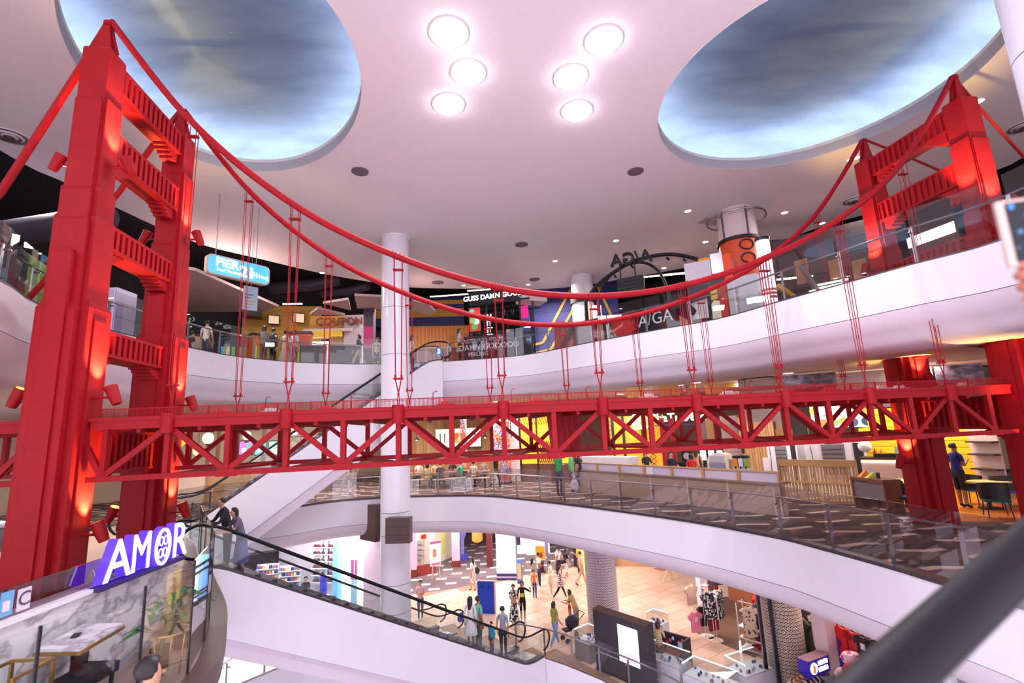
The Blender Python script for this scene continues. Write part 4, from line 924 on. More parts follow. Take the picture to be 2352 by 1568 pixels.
for u in (.14, .78): rod(B.p(u, 1, 0), V((*B.p(u, 1, 0)[:2], ZC))).build('hanging_rod', STEEL, r, world=True)
B = Board(558, 655, 710, 18.2, 592, 18.6); r = at_board('hanging_notice', 'pale blue printed notice hanging under the blue sign', 'poster', B); B.box(MB(), th=.015).build('sheet', C(170, 196, 214, .6), r, world=True)
for k in range(5): B.box(MB(), .12, .5 + .35 * ((k * 7) % 3) / 2, .1 + k * .13, .14 + k * .13, .012, .006).build('printed_line', C(90, 110, 140) if k > 2 else C(206, 150, 90), r, world=True)
rod(B.p(.5, 1, 0), V((*B.p(.5, 1, 0)[:2], 9.8)), .008).build('cord', STEEL, r, world=True)
# ceiling rafts and ducts in the dark void
RAFT = mat('raft_paint', srgb(222, 190, 186), .8, var=.03)
for z, pts, lb in ((6.5, [(428, 618), (450, 622), (640, 705), (600, 716), (428, 716)], 'large pink ceiling raft behind the blue sign'), (6.9, [(742, 697), (800, 688), (806, 713)], 'small triangular ceiling raft'), (6.9, [(814, 679), (878, 682), (878, 711), (820, 708)], 'square ceiling raft left of the round column'),
                   (6.7, [(945, 690), (985, 700), (1000, 716), (985, 723), (945, 714)], 'round ended ceiling raft right of the column'), (6.6, [(712, 722), (730, 709), (792, 724)], 'thin leaf shaped ceiling raft over the coupon sign')):
    P = [atz(x, y, z) for x, y in pts]; c = sum(P, V()) / len(P); b = MB(); b.prism([(p.x, p.y) for p in P], z, z + .12); o = b.build('ceiling_raft', RAFT); tag(o, lb, 'ceiling raft', 'ceiling rafts')
DUCT = mat('dull_duct', srgb(74, 68, 84), .55, metal=.4, var=.3)
for i, (x, y, d, L, rr, lb) in enumerate(((700, 655, 27, 4.5, .35, 'round air duct above the yellow planks'), (790, 668, 27, 3.0, .25, 'thinner air duct above the coupon board'), (110, 520, 13.5, 4, .4, 'dark air duct behind the cafe side tower'), (1850, 560, 20, 5, .3, 'dark air duct above the far seating'))):
    q = aty(x, y, d); o = MB().tube([q + V((-L / 2, .6, .1)), q + V((L * .1, 0, 0)), q + V((L / 2, -.3, .15))], rr, 12).build('air_duct', DUCT, smooth=True); tag(o, lb, 'duct', 'air ducts in the dark void')
for i, (x, y, d, L, a, lb) in enumerate(((672, 698, 25, 1.0, .1, 'short glowing tube lamp over the yellow planks'), (1035, 678, 29, 2.6, -.1, 'long glowing tube lamp right of the column'), (1100, 666, 28, 1.4, -.1, 'glowing tube lamp above the ice cream kiosk'), (1525, 632, 24, 2.6, -.15, 'glowing tube lamp under the arch'), (1825, 638, 17, 1.2, -.2, 'glowing tube lamp over the dark seating'), (1912, 648, 15.5, .9, -.75, 'slanting glowing tube lamp beside the tower'), (1915, 655, 15.5, .9, -.75, 'second slanting tube lamp just under its twin'))):
    q = aty(x, y, d); r = thing('tube_lamp', lb, 'lamp', q, a, 'tube lamps of the upper level'); MB().box((0, 0, 0), (L, .07, .05)).build('tube', glow(255, 226, 190, 9.0), r); MB().box((0, 0, .045), (L, .09, .04)).build('housing', BLACK, r)
# yellow plank wall with framed screens
YP = [mat('yellow_plank_%d' % k, srgb(*c), .6, var=.08) for k, c in enumerate(((236, 178, 74), (228, 168, 66), (240, 186, 84)))]
B = Board(556, 702, 836, 28.5, 738, 29.5); r = wallb('wall_yellow_upper', B, C(150, 100, 50)); planks(B, r, 12, YP)
for x0, x1, yt, yb, lb in ((615, 642, 722, 744, 'framed blank menu board, the one nearer the tower'), (672, 700, 717, 741, 'framed blank menu board beside the coupon sign')):
    q = Board(x0, yt, yb, 28.2, x1, 28.6); s_ = at_board('menu_board', lb, 'board', q, 'framed menu boards'); q.box(MB(), th=.06).build('frame', C(70, 40, 40), s_, world=True); q.box(MB(), .07, .93, .09, .91, .035, .02).build('face', glow(250, 214, 180, .5), s_, world=True)
B = Board(560, 640 + 66, 728, 27, 602, 27.4); r = at_board('stall_canopy', 'dark box canopy hanging over the food stalls', 'canopy', B); B.box(MB(), th=.8).build('canopy_box', C(70, 56, 56), r, world=True)
# stalls along the food court
for x0, x1, yt, d, c, lb in ((432, 462, 770, 22.5, (200, 170, 150), 'pale stall counter beside the tower'), (505, 548, 772, 22.4, (40, 46, 70), 'dark blue stall counter with a cyan stripe'), (572, 590, 768, 23, (236, 110, 50), 'bright orange stall panel'), (660, 715, 765, 26, (214, 84, 52), 'red orange stall counter'), (536, 568, 772, 23, (190, 60, 60), 'colourful poster stand among the food stalls')):
    B = Board(x0, yt, 835, d, x1, d + .3, Z5); r = at_board('stall_counter', lb, 'counter', B, 'food stalls of the upper level'); B.box(MB(), th=.6).build('counter_body', C(*c), r, world=True); B.box(MB(), -.03, 1.03, .97, 1.02, .02, .7).build('counter_top', C(60, 50, 50), r, world=True)
    for k in range(3): B.box(MB(), .12 + .28 * k, .3 + .28 * k, .25 + .1 * (k % 2), .7, .32, .02).build('printed_panel', (C(90, 190, 230), C(230, 220, 90), C(120, 200, 110))[k], r, world=True)
# coupon counter
B = Board(712, 727, 838, 28.0, 790, 28.2, Z5); r = at_board('coupon_booth', 'orange coupon booth with a bright serving window', 'booth', B)
B.box(MB(), 0, 1, .78, 1, 0, .2).build('header', C(244, 178, 90), r, world=True); B.box(MB(), 0, .55, .32, .62, -.1, .1).build('lit_window', glow(255, 240, 220, 2.4), r, world=True); B.box(MB(), -.05, 1, .66, .75, .3, .6).build('awning', C(248, 206, 70), r, world=True)
B.box(MB(), .58, 1, .1, .66, -.05, .1).build('side_panel', C(240, 190, 110), r, world=True); B.box(MB(), 0, 1, 0, .32, .1, .3).build('counter_body', C(226, 96, 70), r, world=True); B.box(MB(), -.12, 1.3, .74, .78, .5, .12).build('sign_shelf', C(226, 206, 210), r, world=True)
B.text('COUPON', .62, C(140, 54, 40, .5), r, .92, .885, .5, .04, bold=.01, xs=1.0)
B = Board(790, 724, 838, 27.9, 846, 28.0, Z5); r = wallb('wall_grey_upper', B, C(196, 180, 190))
B = Board(690, 797, 838, 23.4, 826, 24.2, Z5); r = at_board('service_counter', 'long black service counter below the coupon booth', 'counter', B); B.box(MB(), th=.6).build('counter_body', C(44, 34, 40), r, world=True); B.box(MB(), -.01, 1.01, .98, 1.03, .05, .75).build('counter_top', C(80, 70, 76, .2), r, world=True)
B = Board(838, 690, 838, 26.2, 860, 26.2, Z5); r = at_board('clad_pillar', 'purple grey square pillar with a magenta poster', 'pillar', B); B.box(MB(), th=.5).build('shaft', C(86, 66, 84), r, world=True); B.box(MB(), .02, .98, .36, .64, .27, .02).build('poster', C(206, 50, 126), r, world=True)
# indigo plank walls with yellow bands
IND = [mat('indigo_plank_%d' % k, srgb(*c), .55, var=.12) for k, c in enumerate(((48, 54, 132), (38, 42, 104), (62, 60, 140)))]; YB = C(236, 176, 70, .5)
B = Board(852, 684, 752, 33, 1066, 33.5); r = wallb('wall_indigo_upper', B, C(26, 26, 50)); planks(B, r, 7, [IND[1], IND[0], YB, YB, IND[2], YB, IND[1]][::1])
B = Board(936, 750, 838, 32.5, 1078, 33, Z5); r = wallb('wall_timber_upper', B, C(110, 50, 40)); planks(B, r, 34, [C(216, 134, 60), C(196, 116, 50)], True)
for k in range(7): B.box(MB(), .04 + .135 * k, .15 + .135 * k, 0, .62, .13, .04).build('dark_red_panel', C(122, 46, 40), r, world=True)
B = Board(1196, 660, 742, 30.5, 1420, 29, Z5 + .2); r = wallb('wall_indigo_upper', B, C(26, 26, 50)); planks(B, r, 9, IND)
for k, (u0, v0, u1, v1) in enumerate(((.0, .3, .22, .34), (.22, .34, .58, .98), (.1, .22, .3, .26), (.3, .26, .66, .86), (.8, .95, .98, .4))):
    b = MB(); b.bar(B.p(u0, v0, .12), B.p(u1, v1, .12), .06, .16); b.build('yellow_stripe', YB, r, world=True)
# ice cream kiosk
B = Board(1078, 674, 704, 24.4, 1192, 23.6); r = at_board('ice_cream_kiosk', 'black framed ice cream kiosk with white lettering on its fascia', 'kiosk', B); r.location.z = Z5
B.box(MB(), th=.25).build('fascia', C(28, 28, 36), r, world=True); B.text('GUSS DAMN GOOD', .36, LIT, r, .5, .52, .14, .01, bold=.008)
for u, o in ((.03, -.1), (.33, -.1), (.66, -.1), (1.0, -.1), (1.2, -.6), (.05, -2.2), (.5, -2.2), (1.0, -2.2)):
    q = B.p(u, 0, o); MB().box((q.x, q.y, (Z5 + B.z0) / 2), (.09, .09, B.z0 - Z5)).build('post', C(30, 28, 34), r, world=True)
for v in (-.05, -1.1, -2.2): MB().bar(B.p(0, .1, v), B.p(1.2, .1, v), .08).build('roof_beam', BLACK, r, world=True)
for u in (.25, .45, .62, .8): MB().tube([B.p(u, -.35, -.6), B.p(u, -.8, -.5)], .06, 8).build('spot_can', BLACK, r, world=True)
for u, c in ((.93, (236, 30, 120)),): B.box(MB(), u, u + .14, -1.0, -.1, -.9, .05).build('pink_panel', C(*c, emit=.8), r, world=True)
q = Board(1078, 708, 762, 23.3, 1103, 23.2); q.box(MB(), th=.06).build('poster_panel', C(196, 50, 50, emit=.5), r, world=True)
for k, (u, v, c) in enumerate(((.3, .8, (110, 200, 190)), (.7, .75, (226, 60, 60)), (.35, .45, (120, 190, 90)), (.65, .4, (240, 236, 230)), (.5, .18, (90, 170, 80)))):
    c0 = q.p(u, v, .05); MB().tube([c0, c0 + q.n * .02], .16, 14).build('printed_fruit', C(*c, emit=.5), r, world=True)
for i_, t_ in enumerate(('H', 'IT', 'IT', 'IT')): q.text(t_, .34, LIT, r, 1.7, .62 - .28 * i_, -.3, .01, bold=.01)
q = Board(1070, 776, 828, 22.4, 1222, 21.6, Z5); cb_ = q.box(MB(), th=.5).build('counter_front', C(48, 44, 52), r, world=True)
for t_, s_, u, v in (('ACTIVATE YOUR', .26, .30, .80), ('DAMN GOOOOD', .36, .38, .55), ('FEELING', .26, .22, .28)): q.text(t_, s_, C(236, 230, 236), r, u, v, .27, .005, bold=.004)
q = Board(1192, 682, 694, 24, 1248, 24.5); q.box(MB(), th=.9).build('pale_canopy', C(214, 196, 200), r, world=True)
for k in range(5): c0 = q.p(-.4 + k * .2, -1.6, -.5); MB().cyl((c0.x, c0.y), .12, Z5 + 1.0, Z5 + 1.25, 10).build('ice_cream_tub', (C(236, 210, 150), C(230, 150, 150), C(190, 220, 180), C(150, 90, 60), C(240, 236, 220))[k], r, world=True)
# level number at the escalator head
p5 = aty(1008, 807, 23.6); r = thing('level_sign', 'round blue sign with the white number 5 at the escalator head', 'sign', p5); MB().tube([(0, .02, 0), (0, -.02, 0)], .24, 24).build('disc', C(40, 56, 150, emit=.3), r); text('5', .34, LIT, r, (0, -.03, 0), (PI / 2, 0, 0), .006, bold=.006)
MB().box((0, 0, (Z5 - p5.z) / 2 - .1), (.05, .05, p5.z - Z5 - .1)).build('post', STEEL, r)
# pillars
c_ = atz(1335, 634, ZC); r = column('white round pillar ringed with black lettering behind the cables', (c_.x, c_.y), .62, [Z5, 5.6, ZC], COLP, 'round_pillar')
MB().lathe((c_.x, c_.y, 6.75), [(.66, 0), (.72, 0), (.72, .42), (.66, .42)], 28, cap=False).build('black_band', C(26, 26, 30), r, smooth=True, world=True)
text('CREAM', .34, C(214, 190, 110), r, V((c_.x, c_.y - .74, 6.96)) - V(r.location), (PI / 2, 0, 0), .01)
for k, (dx, c) in enumerate(((-.5, (226, 236, 236)), (.1, (236, 200, 180)), (.6, (226, 230, 240)))): MB().box((c_.x + dx, c_.y - .75, 5.6), (.5, .04, 1.7)).build('menu_panel', glow(*c, .9), r, world=True)
c_ = V((9.42, 18.75, 0)); r = column('orange clad round pillar with black squiggles and a chrome ring above', (c_.x, c_.y), .72, [7.12, ZC], mat('pillar_white', srgb(226, 206, 206), .6), 'round_pillar'); r.location.z = Z5
for ch_ in r.children: ch_.location.z += 7.12 - Z5
MB().cyl((c_.x, c_.y), .76, Z5, 7.05, 36).build('orange_cladding', C(232, 84, 36, .5), r, smooth=True, world=True)
MB().lathe((c_.x, c_.y, 6.98), [(.74, 0), (.84, 0), (.84, .12), (.74, .12)], 32, cap=False).build('black_band', BLACK, r, world=True)
MB().tube([V((c_.x + 1.12 * math.cos(t), c_.y + 1.12 * math.sin(t), 8.05)) for t in [2 * PI * k / 40 for k in range(40)]], .035, 8, closed=True).build('chrome_ring', STEEL, r, smooth=True, world=True)
for t in (.3, 1.9, 3.5, 4.8): d_ = V((math.cos(t), math.sin(t), 0)); MB().bar(c_ + d_ * .7 + V((0, 0, 8.05)), c_ + d_ * 1.12 + V((0, 0, 8.05)), .05).build('spoke', STEEL, r, world=True); MB().box((c_.x + d_.x * .735, c_.y + d_.y * .735, 7.6), (.05, .05, 1.4), t).build('edge_strip', C(90, 84, 90), r, world=True)
for k in range(2):
    pts = []
    for q in range(16):
        t = 2 * PI * q / 16; an_ = -PI / 2 - .1 + .34 * math.cos(t); pts.append(V((c_.x + .775 * math.cos(an_), c_.y + .775 * math.sin(an_), 6.7 - .55 * k + .2 * math.sin(t))))
    MB().tube(pts, .03, 5, closed=True).build('squiggle', BLACK, r, world=True)
# arch with letters
r = thing('lettered_arch', 'black tubular arch carrying spot lamps and letters seen from behind', 'arch', (6, 20.5, Z5))
AR = [(1345, 690, 22.5), (1372, 655, 22.2), (1410, 625, 21.8), (1460, 598, 21.3), (1530, 584, 20.6), (1590, 592, 19.9), (1630, 612, 19.3), (1655, 642, 19.0)]
P = spline([aty(*q) for q in AR], 5); MB().tube([V((P[0].x, P[0].y, Z5))] + P + [V((P[-1].x, P[-1].y, Z5))], .085, 8).build('arch_tube', BLACK, r, smooth=True, world=True)
P2 = spline([aty(*q) for q in ((1375, 700, 23), (1385, 655, 22.9), (1420, 618, 22.6), (1470, 602, 22.2), (1510, 620, 21.8), (1535, 665, 21.4))], 5); MB().tube([V((P2[0].x, P2[0].y, Z5))] + P2 + [V((P2[-1].x, P2[-1].y, Z5))], .07, 8).build('arch_tube', BLACK, r, smooth=True, world=True)
for k in (6, 10, 14, 20, 23, 26, 29): q = P[k]; MB().tube([q, q + V((0, -.05, -.22))], .012, 5).tube([q + V((0, -.05, -.18)), q + V((.05, -.14, -.3))], .055, 8).build('spot_can', BLACK, r, world=True)
q = aty(1449, 594, 21.2); text('A/GA', .78, BLACK, r, q - V(r.location), (PI / 2, 0, PI - .35), .08, bold=.02)
B = Board(1418, 642, 674, 20.8, 1481, 20.2); B.box(MB(), th=.08).build('screen_back', C(30, 30, 36), r, world=True)
for v in (.25, .5, .75): B.box(MB(), .1, .9, v - .03, v + .03, .05, .04).build('mount_bar', C(52, 50, 58), r, world=True)
for u in (.15, .7): MB().tube([B.p(u, 1, 0), B.p(u, 1, 0) + V((0, 0, .75))], .03, 6).build('hanger', BLACK, r, world=True)
# printed counter fronts behind the glass
def front(x0, yt, yb, d0, x1, d1, c, lb, deco):
    B = Board(x0, yt, yb, d0, x1, d1, Z5); r = at_board('counter_front', lb, 'counter', B, 'printed counter fronts behind the upper glass'); B.box(MB(), th=.35).build('panel', C(*c, .5), r, world=True)
    for dk_ in deco:
        if dk_[0] == 'b': _, u0, u1, v0, v1, c2 = dk_; B.box(MB(), u0, u1, v0, v1, .185, .02).build('printed_shape', C(*c2), r, world=True)
        elif dk_[0] == 'poly':
            _, pts, c2 = dk_; f = [B.p(u, v, .2) for u, v in pts]; MB().add(f + [p - B.n * .03 for p in f], [tuple(range(len(f))), tuple(range(len(f), 2 * len(f)))[::-1]]).build('printed_shape', C(*c2), r, world=True)
        elif dk_[0] == 'star':
            _, u, v, rr, c2, K_ = dk_; pts = [B.p(u, v, .2) + B.u * (rr * (1 if q % 2 else .72) * math.cos(PI * q / K_)) + V((0, 0, rr * (1 if q % 2 else .72) * math.sin(PI * q / K_))) for q in range(2 * K_)]
            MB().add(pts + [p - B.n * .02 for p in pts], [tuple(range(2 * K_)), tuple(range(2 * K_, 4 * K_))[::-1]]).build('printed_sun', C(*c2), r, world=True)
        else: B.text(dk_[1], dk_[2], C(240, 236, 240), r, dk_[3], dk_[4], .2, .005)
    return r
front(1280, 752, 802, 20.2, 1372, 18.9, (150, 84, 72), 'counter front printed with brown and black blocks', [('poly', [(.1, .1), (.45, .95), (.6, .9), (.3, .1)], (52, 40, 44)), ('poly', [(.55, .1), (.6, .95), (.95, .95), (.98, .1)], (222, 206, 208)), ('b', .0, .12, 0, 1, (184, 60, 46)), ('b', .35, .5, .05, .35, (206, 96, 60))])
front(1372, 733, 795, 19.0, 1468, 17.7, (66, 56, 66), 'counter front with a spiky red sun and white waves', [('star', .68, .42, .62, (214, 50, 46), 14), ('poly', [(.32, .05), (.3, .7), (.45, .5), (.55, .15)], (230, 220, 216)), ('poly', [(.05, .1), (.08, .8), (.22, .8), (.25, .1)], (196, 150, 120)), ('b', .06, .24, .35, .45, (236, 226, 220))])
front(1468, 712, 780, 17.8, 1562, 16.5, (34, 32, 40), 'black counter front lettered in white with a slash', [('t', 'A/GA', .62, .5, .52), ('b', .2, .24, .08, .13, (230, 226, 230))])
front(1562, 690, 757, 16.7, 1640, 15.7, (42, 36, 46), 'dark counter front with a pale arrow cut', [('poly', [(.45, .25), (.62, .5), (.45, .75), (.95, .8), (.95, .2)], (214, 210, 220)), ('poly', [(.02, .02), (.05, .5), (.3, .3), (.38, .05)], (206, 150, 130))])
front(1638, 660, 738, 15.8, 1678, 15.3, (206, 60, 46), 'red counter end with a cream ice cream cone', [('poly', [(.1, .05), (.05, .5), (.3, .62), (.6, .55), (.62, .08)], (244, 230, 206)), ('poly', [(.1, .62), (.15, .95), (.5, .95), (.55, .62)], (236, 190, 110))])
front(1676, 644, 724, 15.4, 1748, 14.8, (196, 190, 200), 'speckled grey counter end by the lit pillar', [])
B = Board(1576, 612, 652, 18.2, 1688, 17.4); r = at_board('kitchen_cabinet', 'white and steel kitchen cabinet behind the counters', 'cabinet', B); r.location.z = Z5; B.box(MB(), 0, .55, 0, 1, 0, .7).build('white_cupboard', C(214, 206, 214), r, world=True); B.box(MB(), .56, .8, .2, 1.3, 0, .6).build('steel_unit', STEEL, r, world=True); B.box(MB(), .8, 1.0, .1, .8, 0, .6).build('steel_unit', STEEL, r, world=True)
B.box(MB(), .3, .55, 1.0, 1.18, .1, .3).build('orange_box', C(244, 150, 40), r, world=True); B.box(MB(), 0, 1, -2.2, 0, -.1, .5).build('base_unit', C(60, 54, 62), r, world=True)
B = Board(1664, 584, 680, 17.0, 1684, 16.9, Z5); r = at_board('orange_banner', 'plain orange upright banner before the orange pillar', 'banner', B); B.box(MB(), th=.06).build('banner_cloth', C(240, 80, 40), r, world=True); B.box(MB(), .4, .6, 0, .1, -.1, .1).build('foot', BLACK, r, world=True)
# lit advertising pillar, dark seating wall, light box
c_ = posx(1766, 660, 14.6, Z5); r = thing('advertising_pillar', 'slim glowing white advertising pillar behind the upper glass', 'pillar', c_); MB().cyl((0, 0), .2, .1, 2.4, 20).build('lit_tube', glow(226, 220, 255, 1.0), r, smooth=True); MB().cyl((0, 0), .24, 0, .12, 20).build('foot', BLACK, r); MB().cyl((0, 0), .22, 2.4, 2.5, 20).build('cap', BLACK, r)
for k in range(3): MB().lathe((0, 0, .5 + .12 * k), [(.203, 0), (.206, .0), (.206, .08), (.203, .08)], 20, cap=False).build('printed_ring', C(206, 120, 90), r)
B = Board(1772, 560, 700, 19, 2060, 16.5, Z5); r = wallb('wall_dark_upper', B, C(66, 50, 56)); planks(B, r, 7, [C(78, 60, 64), C(62, 48, 54)])
for k, (x0, y0, x1, y1, d, c) in enumerate(((1785, 655, 1835, 690, 15.5, (236, 170, 50)), (1840, 610, 1880, 672, 15.8, (150, 130, 130)), (1800, 690, 1900, 668, 15.2, (60, 90, 200)))):
    tag(MB().bar(aty(x0, y0, d), aty(x1, y1, d), .14, .14).build('slanting_beam', C(*c)), ('yellow', 'grey', 'blue')[k] + ' slanting beam among the dark upper seating', 'beam')
for k, (x, w_) in enumerate(((1828, 30), (1905, 26), (1960, 34))):
    B = Board(x, 600, 655, 16.5 - k * .6, x + w_, 16.2 - k * .6); tag(B.box(MB(), th=.05).build('wall_frame', C(170, 116, 80)), ('small amber frame nearest the lit pillar', 'middle amber frame on the dark wall', 'amber frame nearest the tower')[k], 'frame')
B = Board(2088, 548, 572, 15.6, 2206, 14.2); r = at_board('long_light_box', 'long blank white light box glowing between the far tower legs', 'light box', B); r.location.z = Z5; B.box(MB(), th=.12).build('case', C(50, 46, 60), r, world=True); B.box(MB(), .005, .995, .03, .97, .07, .02).build('lit_face', glow(250, 246, 255, 4.0), r, world=True); B.box(MB(), .02, .98, -2.6, -.02, -.1, .4).build('counter_body', C(96, 40, 54), r, world=True)
# green plank counter beyond the cafe side tower
B = Board(26, 578, 700, 10.8, 112, 12.4, Z5); r = at_board('plank_counter', 'lime green plank counter behind the tower at upper level', 'counter', B); B.box(MB(), th=.4).build('carcass', C(60, 80, 30), r, world=True)
planks(B, r, 4, [C(142, 186, 66), C(132, 176, 60)], out=.2)
B = Board(0, 560, 690, 10.0, 28, 10.6, Z5); r = at_board('display_cabinet', 'dark glass display cabinet at the far edge of the upper level', 'cabinet', B); B.box(MB(), th=.5).build('cabinet_body', C(52, 54, 66), r, world=True); B.box(MB(), .1, .9, .3, .9, .26, .02).build('glass_door', CLEAR, r, world=True)
B = Board(252, 660, 740, 17.5, 300, 18.5, Z5); r = at_board('display_cabinet', 'lavender boarded counter seen between the tower legs', 'counter', B); B.box(MB(), th=.4).build('carcass', C(150, 140, 176), r, world=True); planks(B, r, 5, [C(164, 152, 188), C(152, 142, 178)], out=.2)
# people of the upper level
def p5_(x, d): return posx(x, 800, d, Z5)
G5 = 'shoppers on the upper level'
person('shopper in a loose white shirt with back to the atrium, by the tower', p5_(472, 19.0), 1.68, 1.7, (222, 206, 200), (60, 48, 52), hair='short', group=G5, arms=('fore', 'fore'))
person('seated looking figure in dark clothes behind the white shirted shopper', p5_(440, 20.5), 1.6, 1.2, (60, 50, 60), (40, 40, 50), group=G5)
person('shopper in a grey puffer jacket facing the food court', p5_(606, 20.6), 1.72, 1.5, (140, 130, 128), (96, 84, 78), hair='bob', sleeve='long', group=G5, arms=('fold', 'fold'))
person('shopper in dark navy standing beside the grey jacket', p5_(627, 21.0), 1.7, 1.3, (58, 58, 76), (36, 36, 48), group=G5, sleeve='long')
person('woman in a long beige dress looking over the food court', p5_(655, 21.2), 1.62, 1.5, (196, 170, 156), (190, 164, 150), hair='bun', group=G5, dress=((196, 172, 158), 1.1, .15, .3))
person('woman in a white top with dark hair beside the beige dress', p5_(676, 21.4), 1.66, 1.4, (206, 196, 206), (90, 90, 110), hair='bob', group=G5, arms=('phone', 'down'))
person('woman in a black top and khaki trousers walking past the counter', p5_(824, 22.9), 1.7, PI, (36, 34, 40), (190, 176, 140), hair='bob', group=G5, legs=((.45, .1), (-.4, .35)), arms=('fore', 'back'), sleeve='long')
person('shopper in shorts half hidden by the round column', p5_(866, 24.0), 1.68, -1.4, (196, 190, 180), (50, 50, 60), group=G5, bottoms='shorts', legs=((.3, .1), (-.25, .3)))
person('woman in a pale top and jeans riding up near the escalator head', ub + uu.normalized() * 8.4 + V((-uu.y, uu.x, 0)).normalized() * .6 + V((0, 0, 2.66)), 1.68, math.atan2(uu.y, uu.x), (214, 190, 186), (52, 58, 92), hair='bob', group=G5)
person('dark haired woman in white leaning at the upper rail by the kiosk', p5_(1056, 22.6), 1.64, 0.0, (226, 214, 216), (50, 46, 56), hair='bob', group=G5, arms=('forward', 'forward'))
person('kiosk server with a yellow cap inside the ice cream kiosk', p5_(1168, 23.2), 1.62, -1.6, (150, 110, 60), (50, 40, 40), group=G5, hat=(236, 190, 60))
person('server in dark clothes bending in the ice cream kiosk', p5_(1188, 23.4), 1.6, 2.9, (70, 60, 66), (40, 40, 46), group=G5, lean=.4, arms=('forward', 'forward'))
# ================================================================== middle level
def p4_(x, d, y=1100): return posx(x, y, d, Z4)
G4 = 'people on the middle level'
WOODL = [mat('oak_plank_%d' % k, srgb(*c), .55, var=.12, vscale=5) for k, c in enumerate(((206, 158, 108), (196, 146, 98), (214, 168, 118)))]
# --- lantern shop beyond the rising escalator
B = Board(404, 958, 1130, 27, 730, 30, Z4); r = wallb('wall_lantern_shop', B, mat('cream_shop_wall', srgb(250, 226, 200), .7, var=.15, vscale=2))
n = NT('bright_frieze', .6); FRIEZE = n.done(n.mix(n.f('GREATER_THAN', n.noise(n.pos, 3.5), .52), n.mix(n.f('GREATER_THAN', n.noise(n.pos, 5.5), .5), srgb(70, 90, 190), srgb(240, 150, 40)), n.mix(n.f('GREATER_THAN', n.noise(n.pos, 6.5), .5), srgb(226, 60, 110), srgb(236, 226, 210))))
B2 = Board(404, 948, 966, 26.6, 700, 29.4); B2.box(MB(), th=.2).build('patterned_frieze', FRIEZE, r, world=True)
B2 = Board(404, 966, 985, 26.7, 700, 29.5); B2.box(MB(), th=.15).build('lintel', C(214, 190, 190), r, world=True)
for k, x in enumerate((472, 495, 540, 600)): 
    q = Board(x, 985, 1110, 26.4 + .02 * k, x + 9, 26.5, Z4); q.box(MB(), th=.12).build('pilaster', C(170, 120, 90), r, world=True)
for k, (x0, x1, c, lb) in enumerate(((549, 582, (226, 110, 190), 'pink wall screen, first of three in the lantern shop'), (585, 613, (90, 190, 190), 'teal wall screen in the middle of three'), (617, 650, (150, 206, 236), 'pale blue wall screen, last of three'))):
    q = Board(x0, 1012, 1046, 26.0, x1, 26.2); s_ = at_board('wall_screen', lb, 'screen', q, 'shop menu screens'); q.box(MB(), th=.08).build('bezel', BLACK, s_, world=True); q.box(MB(), .04, .96, .06, .94, .045, .01).build('display', glow(*c, 1.0), s_, world=True)
    q.box(MB(), .2, .5, .2, .5, .055, .008).build('picture_block', glow(236, 226, 226, .8), s_, world=True); q.box(MB(), .55, .8, .45, .8, .055, .008).build('picture_block', glow(80, 200, 150, .8), s_, world=True)
q = Board(640, 978, 1004, 25.8, 704, 26.2); r = at_board('shop_name_sign', 'white raised shop letters above the lantern shop screens', 'sign', q); q.text('JS', .62, LIT, r, .5, .5, 0, .03, bold=.02, xs=1.3); q.box(MB(), 0, 1, -.05, .02, 0, .05).build('sign_rail', BLACK, r, world=True)
for k, (x, y, c, lb) in enumerate(((412, 1012, (250, 170, 50), 'yellow paper lantern beside the tower leg'), (478, 1006, (250, 226, 190), 'large cream paper lantern in the shop'), (455, 1035, (244, 206, 150), 'small cream lantern hung lower'), (567, 1000, (246, 220, 180), 'cream lantern above the screens'))):
    q = aty(x, y, 25.5); s_ = thing('paper_lantern', lb, 'lantern', q, 0, 'paper lanterns'); MB().sphere((0, 0, 0), .3 - .03 * k, 14, 10, (1, 1, 1.1)).build('shade', glow(*c, 1.2), s_, smooth=True); MB().tube([(0, 0, .3), (0, 0, 1.2)], .01, 5).build('cord', BLACK, s_); MB().cyl((0, 0), .1, -.36, -.3, 10).build('base_ring', BLACK, s_)
for k, (x0, x1, yt, d, c, lb) in enumerate(((412, 470, 1085, 23.5, (226, 200, 180), 'pale serving counter beside the tower leg'), (480, 600, 1078, 24.5, (206, 160, 120), 'timber serving counter under the lanterns'), (690, 760, 1075, 26, (120, 90, 76), 'dark timber counter behind the escalator'))):
    q = Board(x0, yt, 1140, d, x1, d + .4, Z4); s_ = at_board('serving_counter', lb, 'counter', q, 'serving counters of the middle level'); q.box(MB(), th=.6).build('counter_body', C(*c), s_, world=True); q.box(MB(), -.02, 1.02, .96, 1.02, .05, .75).build('counter_top', C(90, 70, 66, .3), s_, world=True)
